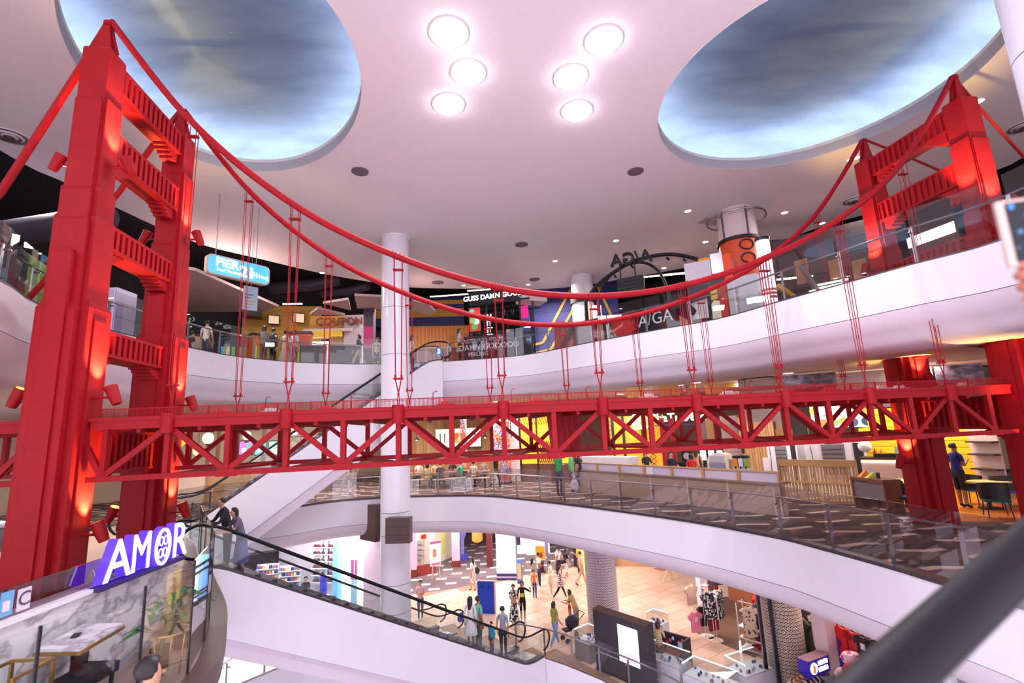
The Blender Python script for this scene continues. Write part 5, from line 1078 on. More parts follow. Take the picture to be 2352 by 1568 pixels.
# --- noodle restaurant with timber wall
B = Board(942, 958, 1098, 31.5, 1142, 29.6, Z4); r = wallb('wall_noodle_restaurant', B, C(150, 106, 70)); planks(B, r, 24, WOODL, True)
B2 = Board(942, 942, 962, 28.6, 1142, 27.4); B2.box(MB(), th=.3).build('patterned_frieze', FRIEZE, r, world=True)
B2 = Board(942, 960, 966, 28.5, 1142, 27.3); B2.box(MB(), th=.3).build('frieze_trim', C(230, 190, 120, emit=.6), r, world=True)
q = Board(1001, 985, 1029, 30.4, 1106, 29.4); s_ = at_board('lit_menu_panel', 'large glowing menu panel showing a bowl of noodles', 'light box', q); q.box(MB(), th=.1).build('case', C(120, 80, 50), s_, world=True); q.box(MB(), .01, .99, .03, .97, .06, .01).build('lit_face', glow(255, 232, 206, 1.6), s_, world=True)
for u, v, rr, c in ((.5, .5, .34, (236, 150, 90)), (.47, .55, .2, (206, 90, 60)), (.55, .45, .14, (240, 200, 150))): c0 = q.p(u, v, .07 + .01 * (rr < .3) + .01 * (rr < .18)); MB().tube([c0, c0 + q.n * .01], rr, 18).build('printed_bowl', glow(*c, .7), s_, world=True)
for u in (.1, .2, .86): q.box(MB(), u, u + .025, .25, .75, .07, .008).build('brush_lettering', C(50, 40, 40), s_, world=True)
for x, y, lb in ((957, 1010, 'black pendant lamp nearer the round column'), (1114, 1004, 'black pendant lamp beside the painted pillar')):
    q = aty(x, y, 27.5); s_ = thing('pendant_lamp', lb, 'lamp', q, 0, 'pendant lamps of the noodle restaurant'); MB().lathe((0, 0, 0), [(.17, 0), (.15, .03), (.05, .1), (.03, .22), (.02, .25)], 16).build('shade', BLACK, s_, smooth=True); MB().tube([(0, 0, .2), (0, 0, 1.24 - q.z)], .008, 5).build('cord', BLACK, s_); MB().sphere((0, 0, .0), .05, 8, 6).build('bulb', glow(255, 220, 160, 6), s_)
n = NT('wave_mural', .6); mv = n.noise(n.vec(n.pos, (2, 2, 1)), 2.6, 2); MURAL = n.done(n.mix(n.f('GREATER_THAN', n.f('FRACT', n.f('MULTIPLY', mv, 9)), .55), n.mix(n.f('GREATER_THAN', n.noise(n.pos, 1.7), .5), srgb(50, 70, 170), srgb(214, 50, 56)), n.mix(n.f('GREATER_THAN', n.noise(n.pos, 2.4), .5), srgb(236, 226, 226), srgb(236, 160, 50))))
q = Board(1061, 955, 1104, 27.0, 1071, 26.9, Z4); s_ = at_board('painted_post', 'slim post painted with bright waves inside the restaurant', 'post', q); q.box(MB(), th=.25).build('shaft', MURAL, s_, world=True); q.box(MB(), -.2, 1.2, 0, .03, 0, .35).build('foot', C(110, 120, 130), s_, world=True)
q = Board(1141, 952, 1110, 26.3, 1166, 26.0, Z4); s_ = at_board('painted_pillar', 'square pillar painted with red and blue waves', 'pillar', q); q.box(MB(), th=.6).build('shaft', MURAL, s_, world=True); q.box(MB(), -.03, 1.03, 0, .03, 0, .66).build('foot', C(60, 50, 60), s_, world=True)
q = Board(1166, 945, 1098, 27.4, 1196, 27.2, Z4); s_ = at_board('tiled_pillar', 'wide pale tiled pillar beside the painted one', 'pillar', q); q.box(MB(), .02, .98, 0, 1, -.05, .75).build('core', C(190, 170, 170), s_, world=True)
for k in range(7): q.box(MB(), 0, 1, k / 7 + .003, (k + 1) / 7 - .003, .33, .04).build('tile', C(238, 222, 222, .4), s_, world=True)
q.box(MB(), .4, .46, .62, .85, .37, .03).build('wall_hook', BLACK, s_, world=True)
# tables, benches and diners
TT = C(214, 170, 140, .5)
DN = ['in front of the column', 'under the menu panel', 'by the painted post', 'nearest the painted pillar']
for k, (x, d) in enumerate(((968, 26.3), (1022, 26.0), (1052, 26.6), (1100, 25.8))):
    c = p4_(x, d); s_ = thing('dining_table', 'restaurant table crowded with bowls ' + DN[k], 'table', c, .1, 'restaurant tables'); MB().box((0, 0, .73), (1.15, .7, .05)).build('table_top', TT, s_)
    for a in (-.4, .4): MB().box((a, 0, .36), (.07, .5, .7)).build('leg', DSTEEL, s_)
    for q in range(4):
        bw = thing('soup_bowl', ('red', 'white', 'brown', 'green')[q] + ' rimmed bowl on the restaurant table ' + DN[k], 'bowl', c + V((-.4 + .27 * q, -.1 + .2 * (q % 2), .755)), 0, 'bowls on the restaurant tables')
        MB().lathe((0, 0, 0), [(.05, 0), (.1, .06), (.09, .06), (.04, .02)], 12).build('bowl', (C(190, 60, 50), C(236, 226, 220), C(150, 96, 60), C(110, 140, 90))[q], bw)
    bn_ = thing('dining_bench', 'pale slatted bench before the table ' + DN[k], 'bench', c + V((.05, -.75, 0)), .1, 'restaurant benches'); MB().box((0, 0, .44), (1.1, .32, .05)).build('seat', C(226, 206, 190), bn_)
    for a in (-.4, .4): MB().box((a, 0, .21), (.06, .28, .42)).build('leg', C(206, 186, 176), bn_)
def sitp(label, x, d, h, face, top, bottom=(60, 56, 70), **k): return person(label, p4_(x, d) + V((0, 0, .0)), h, face, top, bottom, sit=True, group=G4, arms=k.pop('arms', ('table', 'table')), **k)
sitp('diner in white facing the room, left end of the restaurant', 962, 27.0, 1.68, -1.5, (238, 216, 206)); sitp('diner in pale yellow with back turned at the first table', 982, 25.5, 1.6, 1.5, (226, 220, 150), hair='bob')
sitp('diner in dark grey with back turned under the menu panel', 1012, 25.3, 1.68, 1.6, (76, 76, 92)); sitp('diner in an apricot shirt behind the second table', 1000, 26.8, 1.62, -1.4, (236, 190, 150)); sitp('diner in bright teal beside the painted post', 1058, 25.9, 1.6, 2.4, (60, 186, 150))
sitp('diner in a white tee leaning over the last table', 1088, 25.2, 1.66, 1.3, (236, 220, 214), arms=('forward', 'forward')); sitp('diner with dark hair behind the last table', 1112, 26.6, 1.64, -1.7, (170, 140, 130)); sitp('diner in black behind the third table', 1040, 27.2, 1.64, -1.5, (60, 50, 56))
w1 = person('shopper in black striding past with a white carrier bag', p4_(1140, 23.6), 1.7, .2, (40, 38, 44), (54, 50, 58), hair='bob', legs=((.3, .1), (-.3, .3)), group=G4, sleeve='long')
def carrier(label, c, m=None, s=1.0):
    r = thing('carrier_bag', label, 'bag', c); b = MB(); b.lathe((0, 0, 0), [(.14 * s, 0), (.17 * s, .06 * s), (.13 * s, .26 * s), (.05 * s, .42 * s), (.02 * s, .5 * s)], 10, 1.0, .5); b.build('bag_body', m or C(240, 234, 238), r, smooth=True)
    MB().tube([(-.03, 0, .44 * s), (-.02, 0, .6 * s), (.02, 0, .6 * s), (.03, 0, .44 * s)], .008, 5).build('bag_handle', m or C(240, 234, 238), r); MB().box((0, -.085 * s, .2 * s), (.05, .012, .08)).build('printed_mark', C(120, 110, 120), r); return r
carrier('white carrier bag hanging beside the shopper in black', p4_(1137, 23.2) + V((0, 0, .32)))
person('man in a white shirt and shorts walking behind the escalator', p4_(796, 24.0), 1.72, 2.9, (232, 220, 216), (196, 176, 160), group=G4, legs=((.4, .1), (-.35, .3)), bottoms='shorts', arms=('fore', 'back')); person('woman in grey walking just behind the white shirted man', p4_(815, 25.0), 1.62, 2.9, (150, 136, 140), (120, 100, 100), hair='bob', group=G4, legs=((-.3, .3), (.3, .1)))
person('shopper in jeans half hidden under the escalator', p4_(700, 22.2), 1.66, 1.2, (120, 110, 130), (60, 66, 100), group=G4); person('cook in white at the lantern shop', p4_(640, 27.5), 1.7, -1.4, (236, 226, 226), (60, 60, 70), group=G4)
person('man in a green jacket with arms folded looking away', p4_(1284, 20.7), 1.74, 1.1, (56, 160, 96), (66, 66, 96), sleeve='long', arms=('fold', 'fold'), group=G4, shoes=(120, 90, 190)); person('man in a pale green jacket standing sideways with a bag', p4_(1314, 20.9), 1.72, .1, (120, 206, 140), (54, 60, 96), sleeve='long', group=G4, hair='short')
carrier('translucent white bag held by the man in pale green', p4_(1313, 20.6) + V((.1, -.05, .25)), C(226, 220, 230), 1.1)
person('dark haired shopper beyond the freezer counter', p4_(1331, 21.8), 1.6, 2.2, (50, 46, 54), (40, 40, 46), hair='bob', group=G4)
# --- yellow lattice shop front
B = Board(1196, 955, 1094, 27.0, 1322, 25.8, Z4); r = at_board('lattice_shopfront', 'shop front of glowing yellow arched panels with lattice', 'shopfront', B)
B.box(MB(), 0, 1, .0, .26, -.02, .12).build('plinth', C(110, 70, 56), r, world=True)
for k in range(4):
    u0, u1 = k / 3.2 + .01, min(1.0, (k + 1) / 3.2 - .005)
    B.box(MB(), u0, u1, .26, 1.0, 0, .05).build('lit_pane', glow(250, 178, 40, .85), r, world=True)
    um, wu = (u0 + u1) / 2, (u1 - u0) * .36
    for s in range(9):
        a = B.p(u0 + (u1 - u0) * s / 8, .27, .05); b_ = B.p(min(u1, u0 + (u1 - u0) * (s / 8 + .45)), .27 + .33 * (1 if s / 8 + .45 <= 1 else (1 - s / 8) / .45), .05); c_ = B.p(max(u0, u0 + (u1 - u0) * (s / 8 - .45)), .27 + .33 * (1 if s / 8 - .45 >= 0 else (s / 8) / .45), .05)
        if k % 2: MB().bar(a, b_, .03).build('lattice_bar', C(120, 60, 30), r, world=True); MB().bar(a, c_, .03).build('lattice_bar', C(120, 60, 30), r, world=True)
    c0 = B.p(um, .72, .04); MB().tube([c0, c0 + B.n * .02], (u1 - u0) * B.L * .36, 20).build('arch_disc', glow(255, 196, 60, 1.0), r, world=True)
    B.box(MB(), u0 - .014, u0 + .004, .0, 1.0, .06, .08).build('mullion', C(40, 30, 34), r, world=True)
    for s in range(6): MB().bar(B.p(u0 + (u1 - u0) * s / 6, .97, .055), B.p(u0 + (u1 - u0) * (s + 1) / 6, .85, .055), .025).build('lattice_bar', C(150, 80, 40), r, world=True)
B.box(MB(), 0, 1, .98, 1.03, .04, .15).build('head_rail', BLACK, r, world=True)
# --- tea shop
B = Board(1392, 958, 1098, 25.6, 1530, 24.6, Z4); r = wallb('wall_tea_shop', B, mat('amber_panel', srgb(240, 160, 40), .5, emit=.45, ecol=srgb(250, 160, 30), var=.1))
for u in (.12, .3, .62, .93): B.box(MB(), u, u + .045, 0, 1, .06, .1).build('dark_post', C(44, 34, 44), r, world=True)
for u in (.02, .74): 
    for s in range(14): v = s / 14; MB().bar(B.p(u, v, .06), B.p(u + .09, v + .07, .06), .025).build('lattice_bar', C(120, 60, 30), r, world=True); MB().bar(B.p(u + .09, v, .06), B.p(u, v + .07, .06), .025).build('lattice_bar', C(120, 60, 30), r, world=True)
B = Board(1502, 944, 975, 24.0, 1608, 23.4); r = at_board('tea_shop_sign', 'white raised letters of the tea shop with violet halo', 'sign', B); B.text('ChaTraMue', .56, LIT, r, .5, .45, 0, .04, bold=.012, xs=.98); B.box(MB(), 0, 1, -.12, -.04, -.05, .06).build('sign_rail', C(90, 60, 160), r, world=True); c0 = B.p(.28, 1.0, .02); MB().sphere(c0, .12, 10, 6, (1.4, .3, .8)).build('cup_emblem', LIT, r, world=True)
for k, (x, y, lb) in enumerate(((1470, 962, 'large amber fringed lantern before the tea shop'),)):
    q = aty(x, y, 24.2); s_ = thing('fringed_lantern', lb, 'lantern', q); MB().lathe((0, 0, -.35), [(.3, 0), (.42, .1), (.42, .5), (.2, .7)], 18).build('shade', glow(250, 170, 120, .8), s_, smooth=True); MB().lathe((0, 0, -.5), [(.3, 0), (.31, .0), (.4, .18), (.39, .18)], 18, cap=False).build('fringe', glow(255, 226, 160, 1.0), s_); MB().tube([(0, 0, .3), (0, 0, .9)], .012, 5).build('cord', BLACK, s_)
q = aty(1455, 972, 23.6); s_ = thing('round_sign', 'round white outlined roundel before the lantern', 'sign', q); MB().tube([V((.28 * math.cos(t), 0, .28 * math.sin(t))) for t in [2 * PI * k / 24 for k in range(24)]], .03, 6, closed=True).build('ring', LIT, s_); MB().sphere((0, 0, 0), .09, 8, 6).build('emblem', LIT, s_); MB().bar((.28, 0, 0), (.6, 0, .02), .03).build('bracket', BLACK, s_)
B = Board(1604, 958, 1098, 25.2, 1680, 24.6, Z4); r = wallb('wall_drinks_shelf', B, C(150, 130, 140)); B.box(MB(), .3, .62, .5, 1, .06, .1).build('timber_panel', WOODL[0], r, world=True); B.box(MB(), .62, 1, .5, 1, .06, .1).build('patterned_panel', C(110, 66, 60), r, world=True); B.box(MB(), 0, 1, .2, .5, .08, .2).build('dark_fridge', C(40, 40, 50), r, world=True)
for k in range(4): B.box(MB(), .04 + .25 * k, .22 + .25 * k, .28, .44, .2, .02).build('lit_fridge_door', glow(226, 240, 250, 1.2), r, world=True)
B = Board(1662, 955, 1098, 24.2, 1705, 23.6, Z4); r = wallb('wall_pink_brick', B, C(200, 170, 166)); planks(B, r, 12, [C(216, 186, 180)], name='course')
B = Board(1703, 955, 1100, 22.6, 1784, 21.6, Z4); r = wallb('wall_oak_planks', B, C(120, 84, 52)); planks(B, r, 13, WOODL, True)
B.box(MB(), 0, 1, .985, 1.02, .1, .14).build('red_head_rail', C(150, 40, 46), r, world=True)
B = Board(1790, 958, 1100, 22.0, 1862, 20.6, Z4); r = wallb('wall_beige_panels', B, C(206, 176, 146)); B.box(MB(), .5, 1.0, .65, 1.0, .05, .05).build('dark_lattice_window', C(50, 40, 44), r, world=True); planks(Board(1790, 985, 1100, 21.9, 1830, 21.2, Z4), r, 5, WOODL, True)
# yellow band above the shops at the ceiling
for k, (x0, x1, c) in enumerate(((1440, 1480, (236, 190, 110)), (1485, 1500, (250, 230, 200)), (1515, 1560, (226, 170, 90)), (1575, 1600, (150, 110, 70)), (1620, 1690, (240, 190, 100)), (1690, 1700, (220, 210, 240)))):
    q = Board(x0, 890 - k * 2, 914 - k * 2, 18.6, x1, 18.4); tag(q.box(MB(), th=.1).build('clerestory_panel', C(*c)), ('wide amber', 'narrow cream', 'middle amber', 'brown', 'long amber', 'narrow lilac')[k] + ' clerestory panel above the bridge railing', 'panel', 'clerestory panels')
c_ = posx(1748, 900, 17.6, .2); r = thing('round_bulkhead', 'beige round bulkhead hanging over the oak kiosk', 'bulkhead', c_); MB().cyl((0, 0), .72, -.35, 1.17, 36).build('drum', C(206, 180, 170), r, smooth=True)
r = thing('suspended_ring_light', 'thin grey ring lamp hanging over the oak kiosk', 'lamp', posx(1735, 885, 15.9, .95)); MB().tube([V((.9 * math.cos(t), .7 * math.sin(t), 0)) for t in [2 * PI * k / 40 for k in range(40)]], .035, 6, closed=True).build('ring', C(110, 96, 100), r, smooth=True); MB().tube([(0, .7, 0), (0, .7, .44)], .01, 5).build('cord', BLACK, r)
# --- freezer counter and long servery with frosted screens
B = Board(1338, 1047, 1062, 23.0, 1456, 20.9); r = at_board('chest_freezer', 'long white chest freezer at the end of the servery', 'freezer', B); r.location.z = Z4
B.box(MB(), 0, .49, 0, 1, 0, .7).build('freezer_lid', C(240, 238, 246, .3), r, world=True); B.box(MB(), .5, 1, 0, 1, 0, .7).build('freezer_lid', C(240, 238, 246, .3), r, world=True)
q = Board(1338, 1062, 1120, 23.0, 1456, 20.9, Z4); q.box(MB(), 0, 1, 0, .98, 0, .66).build('freezer_body', C(206, 196, 206), r, world=True)
B = Board(1332, 1060, 1130, 22.0, 1794, 14.6, Z4); r = at_board('servery_counter', 'long servery counter with frosted screens and oak top rail', 'counter', B)
B.box(MB(), 0, 1, 0, .72, 0, .3).build('woven_front', mat('woven_front_panel', srgb(196, 170, 150), .8, var=.25, vscale=40), r, world=True)
NS = 7
for k in range(NS): B.box(MB(), k / NS + .006, (k + 1) / NS - .006, .74, .97, .06, .02).build('frosted_screen', C(214, 200, 220, .25), r, world=True)
for k in range(NS + 1): B.box(MB(), max(0, k / NS - .006), min(1, k / NS + .006), .0, 1.0, .1, .05).build('oak_post', WOODL[1], r, world=True)
B.box(MB(), 0, 1, .97, 1.0, .06, .1).build('oak_rail', WOODL[0], r, world=True); B.box(MB(), 0, 1, .7, .74, -.1, .6).build('work_top', C(150, 120, 106), r, world=True)
q = B.p(.46, .86, .12); s_ = MB(); B.box(s_, .44, .475, .72, .95, .09, .01); s_.build('paper_notice', C(236, 230, 236), r, world=True)
person('masked server in dark cap clothes behind the servery', p4_(1488, 19.8), 1.66, -1.3, (60, 54, 62), (40, 40, 46), group=G4, arms=('forward', 'forward')); person('masked server in dark clothes by the red posts', p4_(1546, 18.6), 1.64, -1.4, (40, 44, 60), (40, 40, 46), group=G4, arms=('forward', 'fold'))
person('customer in a red top seen from behind at the servery', p4_(1592, 19.2), 1.5, 1.4, (226, 46, 44), (60, 50, 60), hair='bob', group=G4); person('brown haired customer with bare shoulders beside the red top', p4_(1604, 20.2), 1.68, 1.2, (206, 170, 130), (90, 70, 70), hair='long', hairm=HAIRB, group=G4, sleeve='none'); person('customer with dark hair behind the drinks dispensers', p4_(1712, 19.6), 1.62, 2.8, (90, 70, 80), (60, 50, 60), hair='bob', group=G4)
B = Board(1566, 1034, 1062, 21, 1590, 20.8, Z4 + 1.0); r = at_board('menu_stand', 'black round logo board standing behind the servery', 'board', B); B.box(MB(), th=.05).build('board', C(40, 36, 44), r, world=True); c0 = B.p(.5, .6, .04); MB().tube([c0, c0 + B.n * .01], .14, 16).build('round_emblem', C(206, 196, 206), r, world=True); B.box(MB(), .3, .7, -1.3, 0, 0, .05).build('stand', BLACK, r, world=True)
for k, x in enumerate((1520, 1542)): q = Board(x, 960, 1075, 21.5, x + 9, 21.4, Z4); tag(q.box(MB(), th=.15).build('red_post', C(196, 40, 46)), ('first', 'second')[k] + ' slim red post behind the masked servers', 'post', 'slim red posts')
q = B = Board(1632, 1040, 1086, 17.8, 1684, 17.2); r = at_board('ice_cream_machine', 'grey and cream arched soft serve machine on the servery', 'machine', q); b = MB()
cv = [q.p(0, 0), q.p(.92, 0)]; pts = [(0, 0), (0, .62), (.08, .85), (.3, 1.0), (.6, 1.02), (.85, .92), (.95, .7), (.95, 0)]
f = [q.p(u, v, .25) for u, v in pts]; g = [p - q.n * .5 for p in f]; N = len(pts); b.add(f + g, [tuple(range(N)), tuple(range(N, 2 * N))[::-1]] + [(k, N + k, N + (k + 1) % N, (k + 1) % N) for k in range(N)]); b.build('machine_body', C(244, 226, 196, .4), r, world=True)
q.box(MB(), .1, .8, .02, .55, .26, .03).build('grey_door', C(150, 148, 164), r, world=True); q.box(MB(), .14, .76, .58, .88, .26, .03).build('grille', C(190, 186, 196), r, world=True)
for k, (c, lb) in enumerate((((236, 150, 40), 'orange drink dispenser beside the soft serve machine'), ((230, 226, 240), 'milky drink dispenser in the middle'), ((150, 180, 70), 'green drink dispenser at the end of the row'))):
    q = Board(1686 + k * 12, 1046, 1080, 17.1 - k * .1, 1697 + k * 12, 17.0 - k * .1); s_ = at_board('drink_dispenser', lb, 'dispenser', q, 'drink dispensers'); q.box(MB(), .04, .96, .22, .85, 0, .24).build('juice_tank', C(*c, .25), s_, world=True); q.box(MB(), 0, 1, .85, 1, 0, .28).build('lid', BLACK, s_, world=True); q.box(MB(), 0, 1, 0, .2, 0, .28).build('base', C(226, 220, 226), s_, world=True); q.box(MB(), .4, .6, .15, .3, .16, .06).build('tap', BLACK, s_, world=True)
B = Board(1755, 1050, 1100, 20.5, 1770, 20.3, Z4); tag(B.box(MB(), th=.05).build('notice_board', C(226, 214, 230)), 'white upright notice leaning on the oak planks', 'board')
# --- cooler cabinets, slat screen, cabinet
for k, (x0, x1, d, lb) in enumerate(((1779, 1848, 20.6, 'white cooler cabinet with grey grille, nearer the oak planks'), (1853, 1992, 18.8, 'larger white cooler cabinet with grey grille and dark side vent'))):
    B = Board(x0, 1010 if k else 1014, 1100, d, x1, d - 1.0, Z4); r = at_board('cooler_cabinet', lb, 'cabinet', B, 'white cooler cabinets'); B.box(MB(), th=.9).build('cabinet_body', C(232, 228, 238, .35), r, world=True)
    B.box(MB(), .28, .66, .35, .92, .46, .03).build('grille', C(120, 116, 122), r, world=True); B.box(MB(), .24, .70, .3, .34, .46, .05).build('grille_trim', C(190, 180, 200), r, world=True)
    for q in range(6): B.box(MB(), .3, .64, .4 + .085 * q, .42 + .085 * q, .48, .02).build('louvre', C(90, 88, 96), r, world=True)
    B.box(MB(), .8, .95, .2, .94, .46, .03).build('dark_vent', C(40, 38, 46), r, world=True); MB().tube([B.p(.1, .9, .47), B.p(.12, .6, .5), B.p(.08, .3, .47)], .012, 5).build('hose', C(60, 56, 66), r, world=True)
B = Board(1792, 1054, 1142, 17.2, 1972, 15.6, Z4); r = at_board('slat_screen', 'oak slatted privacy screen before the cooler cabinets', 'screen', B)
B.box(MB(), 0, 1, .84, 1, 0, .1).build('top_rail', WOODL[0], r, world=True); B.box(MB(), 0, 1, .02, .06, 0, .08).build('bottom_rail', WOODL[1], r, world=True); B.box(MB(), 0, 1, .44, .49, .02, .08).build('mid_rail', WOODL[2], r, world=True)
for u in (0, .982): B.box(MB(), u, u + .018, 0, 1, 0, .12).build('end_post', WOODL[1], r, world=True)
for k in range(22): B.box(MB(), .022 + k * .0437, .022 + k * .0437 + .029, .05, .85, -.01, .03).build('slat', WOODL[k % 3], r, world=True)
B = Board(1976, 1092, 1160, 15.2, 2052, 14.0, Z4); r = at_board('host_desk', 'brown host desk with a woven panel beside the slat screen', 'desk', B); B.box(MB(), 0, 1, .9, 1, 0, .55).build('desk_top', C(120, 76, 60), r, world=True); B.box(MB(), .04, .96, .4, .88, .2, .04).build('woven_panel', C(130, 112, 116), r, world=True); B.box(MB(), 0, .04, 0, .9, 0, .5).build('leg', C(120, 70, 56), r, world=True); B.box(MB(), .96, 1, 0, .9, 0, .5).build('leg', C(120, 70, 56), r, world=True); B.box(MB(), 0, 1, .1, .38, -.1, .1).build('modesty_panel', C(120, 64, 50), r, world=True)
for k, (u, c, lb) in enumerate(((.3, (244, 130, 40), 'orange folded card standing on the host desk'), (.52, (206, 206, 50), 'lime folded card standing on the host desk'), (.68, (60, 50, 56), 'dark tumbler standing on the host desk'))):
    p = B.p(u, 1.0, .05); b = MB()
    if k < 2: b.add([p + V((-.16, 0, 0)), p + V((.16, 0, 0)), p + V((.05, .02, .2 - .06 * k)), p + V((-.16, .14, 0)), p + V((.16, .14, 0)), p + V((.06, .1, .2 - .06 * k))], [(0, 1, 2), (3, 5, 4), (0, 2, 5, 3), (1, 4, 5, 2)])
    else: b.cyl((p.x, p.y), .05, p.z, p.z + .16, 12)
    tag(b.build('desk_card' if k < 2 else 'tumbler', C(*c)), lb, 'card' if k < 2 else 'cup')
# --- yellow plank cafe
B = Board(1984, 940, 1150, 18.6, 2264, 15.6, Z4); r = wallb('wall_yellow_planks', B, C(120, 90, 20)); planks(B, r, 13, [C(240, 198, 30), C(232, 188, 26)]); B.box(MB(), .5, 1, .12, .145, .12, .06).build('dark_rail', C(50, 40, 44), r, world=True)
B = Board(1984, 1050, 1110, 17.0, 2084, 16.2, Z4); r = at_board('cafe_bar', 'white cafe bar with a warm strip light under its dark top', 'counter', B); B.box(MB(), th=.5).build('bar_front', C(236, 224, 230), r, world=True); B.box(MB(), -.01, 1.01, .97, 1.02, .06, .62).build('bar_top', C(80, 44, 44), r, world=True); B.box(MB(), 0, 1, .9, .93, .27, .03).build('strip_light', glow(255, 236, 170, 3.0), r, world=True)
for k, (u, c, nm, lb) in enumerate(((.12, (250, 246, 240), 'ball_ornament', 'white ball with dark speckles on the cafe bar'), (.34, (216, 50, 40), 'sauce_bottle', 'red sauce bottle on the cafe bar'), (.5, (246, 150, 40), 'sauce_bottle', 'orange sauce bottle on the cafe bar'))):
    p = B.p(u, 1.02, 0); b = MB()
    if k == 0: b.sphere(p + V((0, 0, .35)), .2, 14, 10)
    else: b.lathe(p, [(.05, 0), (.05, .16), (.02, .22), (.012, .28)], 10)
    tag(b.build(nm, C(*c), smooth=True), lb, 'ornament' if k == 0 else 'bottle')
p = B.p(.62, 1.02, .1); tag(MB().box(p + V((0, 0, .06)), (.7, .3, .1), B.ang).build('cash_register', C(40, 36, 46)), 'low black till on the cafe bar', 'till'); p = B.p(.92, 1.02, .1); tag(MB().box(p + V((0, 0, .17)), (.26, .02, .32), B.ang).build('framed_menu', C(226, 220, 206)), 'white framed menu standing at the bar end', 'frame')
B = Board(2238, 985, 1150, 15.4, 2306, 14.6, Z4); r = at_board('shelf_unit', 'whitewashed board wall unit with dark shelves', 'shelf', B); B.box(MB(), th=.06).build('back_board', C(226, 196, 186), r, world=True)
for v in (.25, .46, .66, .83): B.box(MB(), .1, 1, v - .01, v + .01, .14, .28).build('shelf', C(70, 44, 44), r, world=True)
B = Board(1862, 926, 984, 19.6, 2004, 18.2); r = at_board('menu_light_box', 'bright white menu light box with food pictures', 'light box', B); B.box(MB(), th=.12).build('case', C(40, 40, 50), r, world=True); B.box(MB(), .01, .99, .46, .98, .065, .01).build('lit_face', glow(245, 250, 255, 2.6), r, world=True); B.box(MB(), .01, .99, .02, .44, .065, .01).build('lit_face', glow(236, 240, 246, 1.6), r, world=True)
for u, v, c in ((.08, .68, (250, 196, 60)), (.2, .2, (236, 120, 60)), (.38, .22, (120, 180, 80)), (.55, .24, (240, 150, 50)), (.7, .2, (60, 70, 110)), (.86, .72, (236, 130, 50)), (.9, .22, (40, 60, 90))): c0 = B.p(u, v, .08); MB().tube([c0, c0 + B.n * .01], .16, 12).build('food_picture', C(*c, emit=.5), r, world=True)
for u in (.2, .42, .64): B.box(MB(), u, u + .12, .48, .52, .075, .008).build('blue_caption', C(60, 150, 200, emit=.4), r, world=True)
n = NT('old_photo_wall', .6); pm_ = n.noise(n.vec(n.pos, (1, 1, 1.3)), 4.5, 6); OLDPH = n.done(n.mix(n.f('MULTIPLY', n.f('POWER', pm_, 2.5), 3.2), srgb(20, 16, 26), srgb(170, 150, 170)))
for x0, x1, yt, yb, d0, d1, lb in ((1796, 1922, 864, 894, 16.4, 15.6, 'dark collage of old photographs above the cooler cabinets'), (2150, 2262, 842, 894, 14.8, 14.2, 'dark printed photograph wall beside the far tower')):
    B = Board(x0, yt, yb, d0, x1, d1); r = at_board('photo_mural', lb, 'picture', B, 'photo murals'); B.box(MB(), th=.06).build('print', OLDPH, r, world=True)
    for u, v in ((.08, .15), (.35, .1), (.6, .55), (.8, .2)): B.box(MB(), u, u + .14, v, v + .28, .035, .01).build('pasted_photo', C(120, 104, 120), r, world=True)
B = Board(1922, 858, 940, 16.4, 2150, 15.0); r = wallb('wall_plaster_band', B, C(226, 206, 204)); B = Board(2000, 938, 1000, 19.0, 2150, 17.2); r = wallb('wall_dark_recess', B, C(40, 34, 40))
person('man in a blue tee and black shorts standing by the yellow wall', p4_(2203, 14.6, 1100), 1.76, .1, (36, 40, 120), (30, 30, 36), skin=SKIN2, bottoms='shorts', arms=('down', 'phone'), group=G4, shoes=(40, 40, 46))
def chair4(label, c, rz, m):
    r = thing('tub_chair', label, 'chair', c, rz, 'black cafe chairs'); MB().box((0, 0, .44), (.5, .48, .08)).build('seat', m, r)
    b = MB(); K_ = 9; vs = []
    for q in range(K_):
        a = PI * q / (K_ - 1); x_, y_ = .27 * math.cos(a), .27 * math.sin(a) * .9; vs += [(x_, y_, .48), (x_, y_, .85 + .05 * math.sin(a)), (x_ * 1.15, y_ * 1.15, .85 + .05 * math.sin(a)), (x_ * 1.15, y_ * 1.15, .48)]
    b.add(vs, [(q * 4 + k, q * 4 + (k + 1) % 4, q * 4 + 4 + (k + 1) % 4, q * 4 + 4 + k) for q in range(K_ - 1) for k in range(4)] + [(0, 1, 2, 3), (35, 34, 33, 32)]); b.build('backrest', BLACK, r, smooth=True)
    for x_ in (-.2, .2):
        for y_ in (-.2, .2): MB().tube([(x_, y_, .42), (x_ * 1.2, y_ * 1.2, 0)], .014, 6).build('leg', BLACK, r)
chair4('black tub chair with a teal seat before the shelf unit', p4_(2276, 13.2), 2.6, C(20, 70, 66)); chair4('black tub chair beside the host desk', p4_(2062, 14.2), .6, BLACK); chair4('black tub chair behind the man in blue', p4_(2228, 15.0), 1.9, C(40, 70, 140)); chair4('black tub chair with a blue seat near the far tower', p4_(2300, 14.4), 2.9, C(30, 80, 180))
for k, (x, d, c, lb) in enumerate(((2072, 15.2, (226, 190, 130), 'pale square table beside the host desk'), (2262, 14.3, (226, 186, 120), 'pale square table before the shelf unit'))):
    s_ = thing('square_table', lb, 'table', p4_(x, d), .3, 'pale cafe tables'); MB().box((0, 0, .73), (.8, .8, .04)).build('table_top', C(*c), s_); MB().cyl((0, 0), .04, .03, .72, 10).build('leg', BLACK, s_); MB().cyl((0, 0), .28, 0, .03, 16).build('base', BLACK, s_)
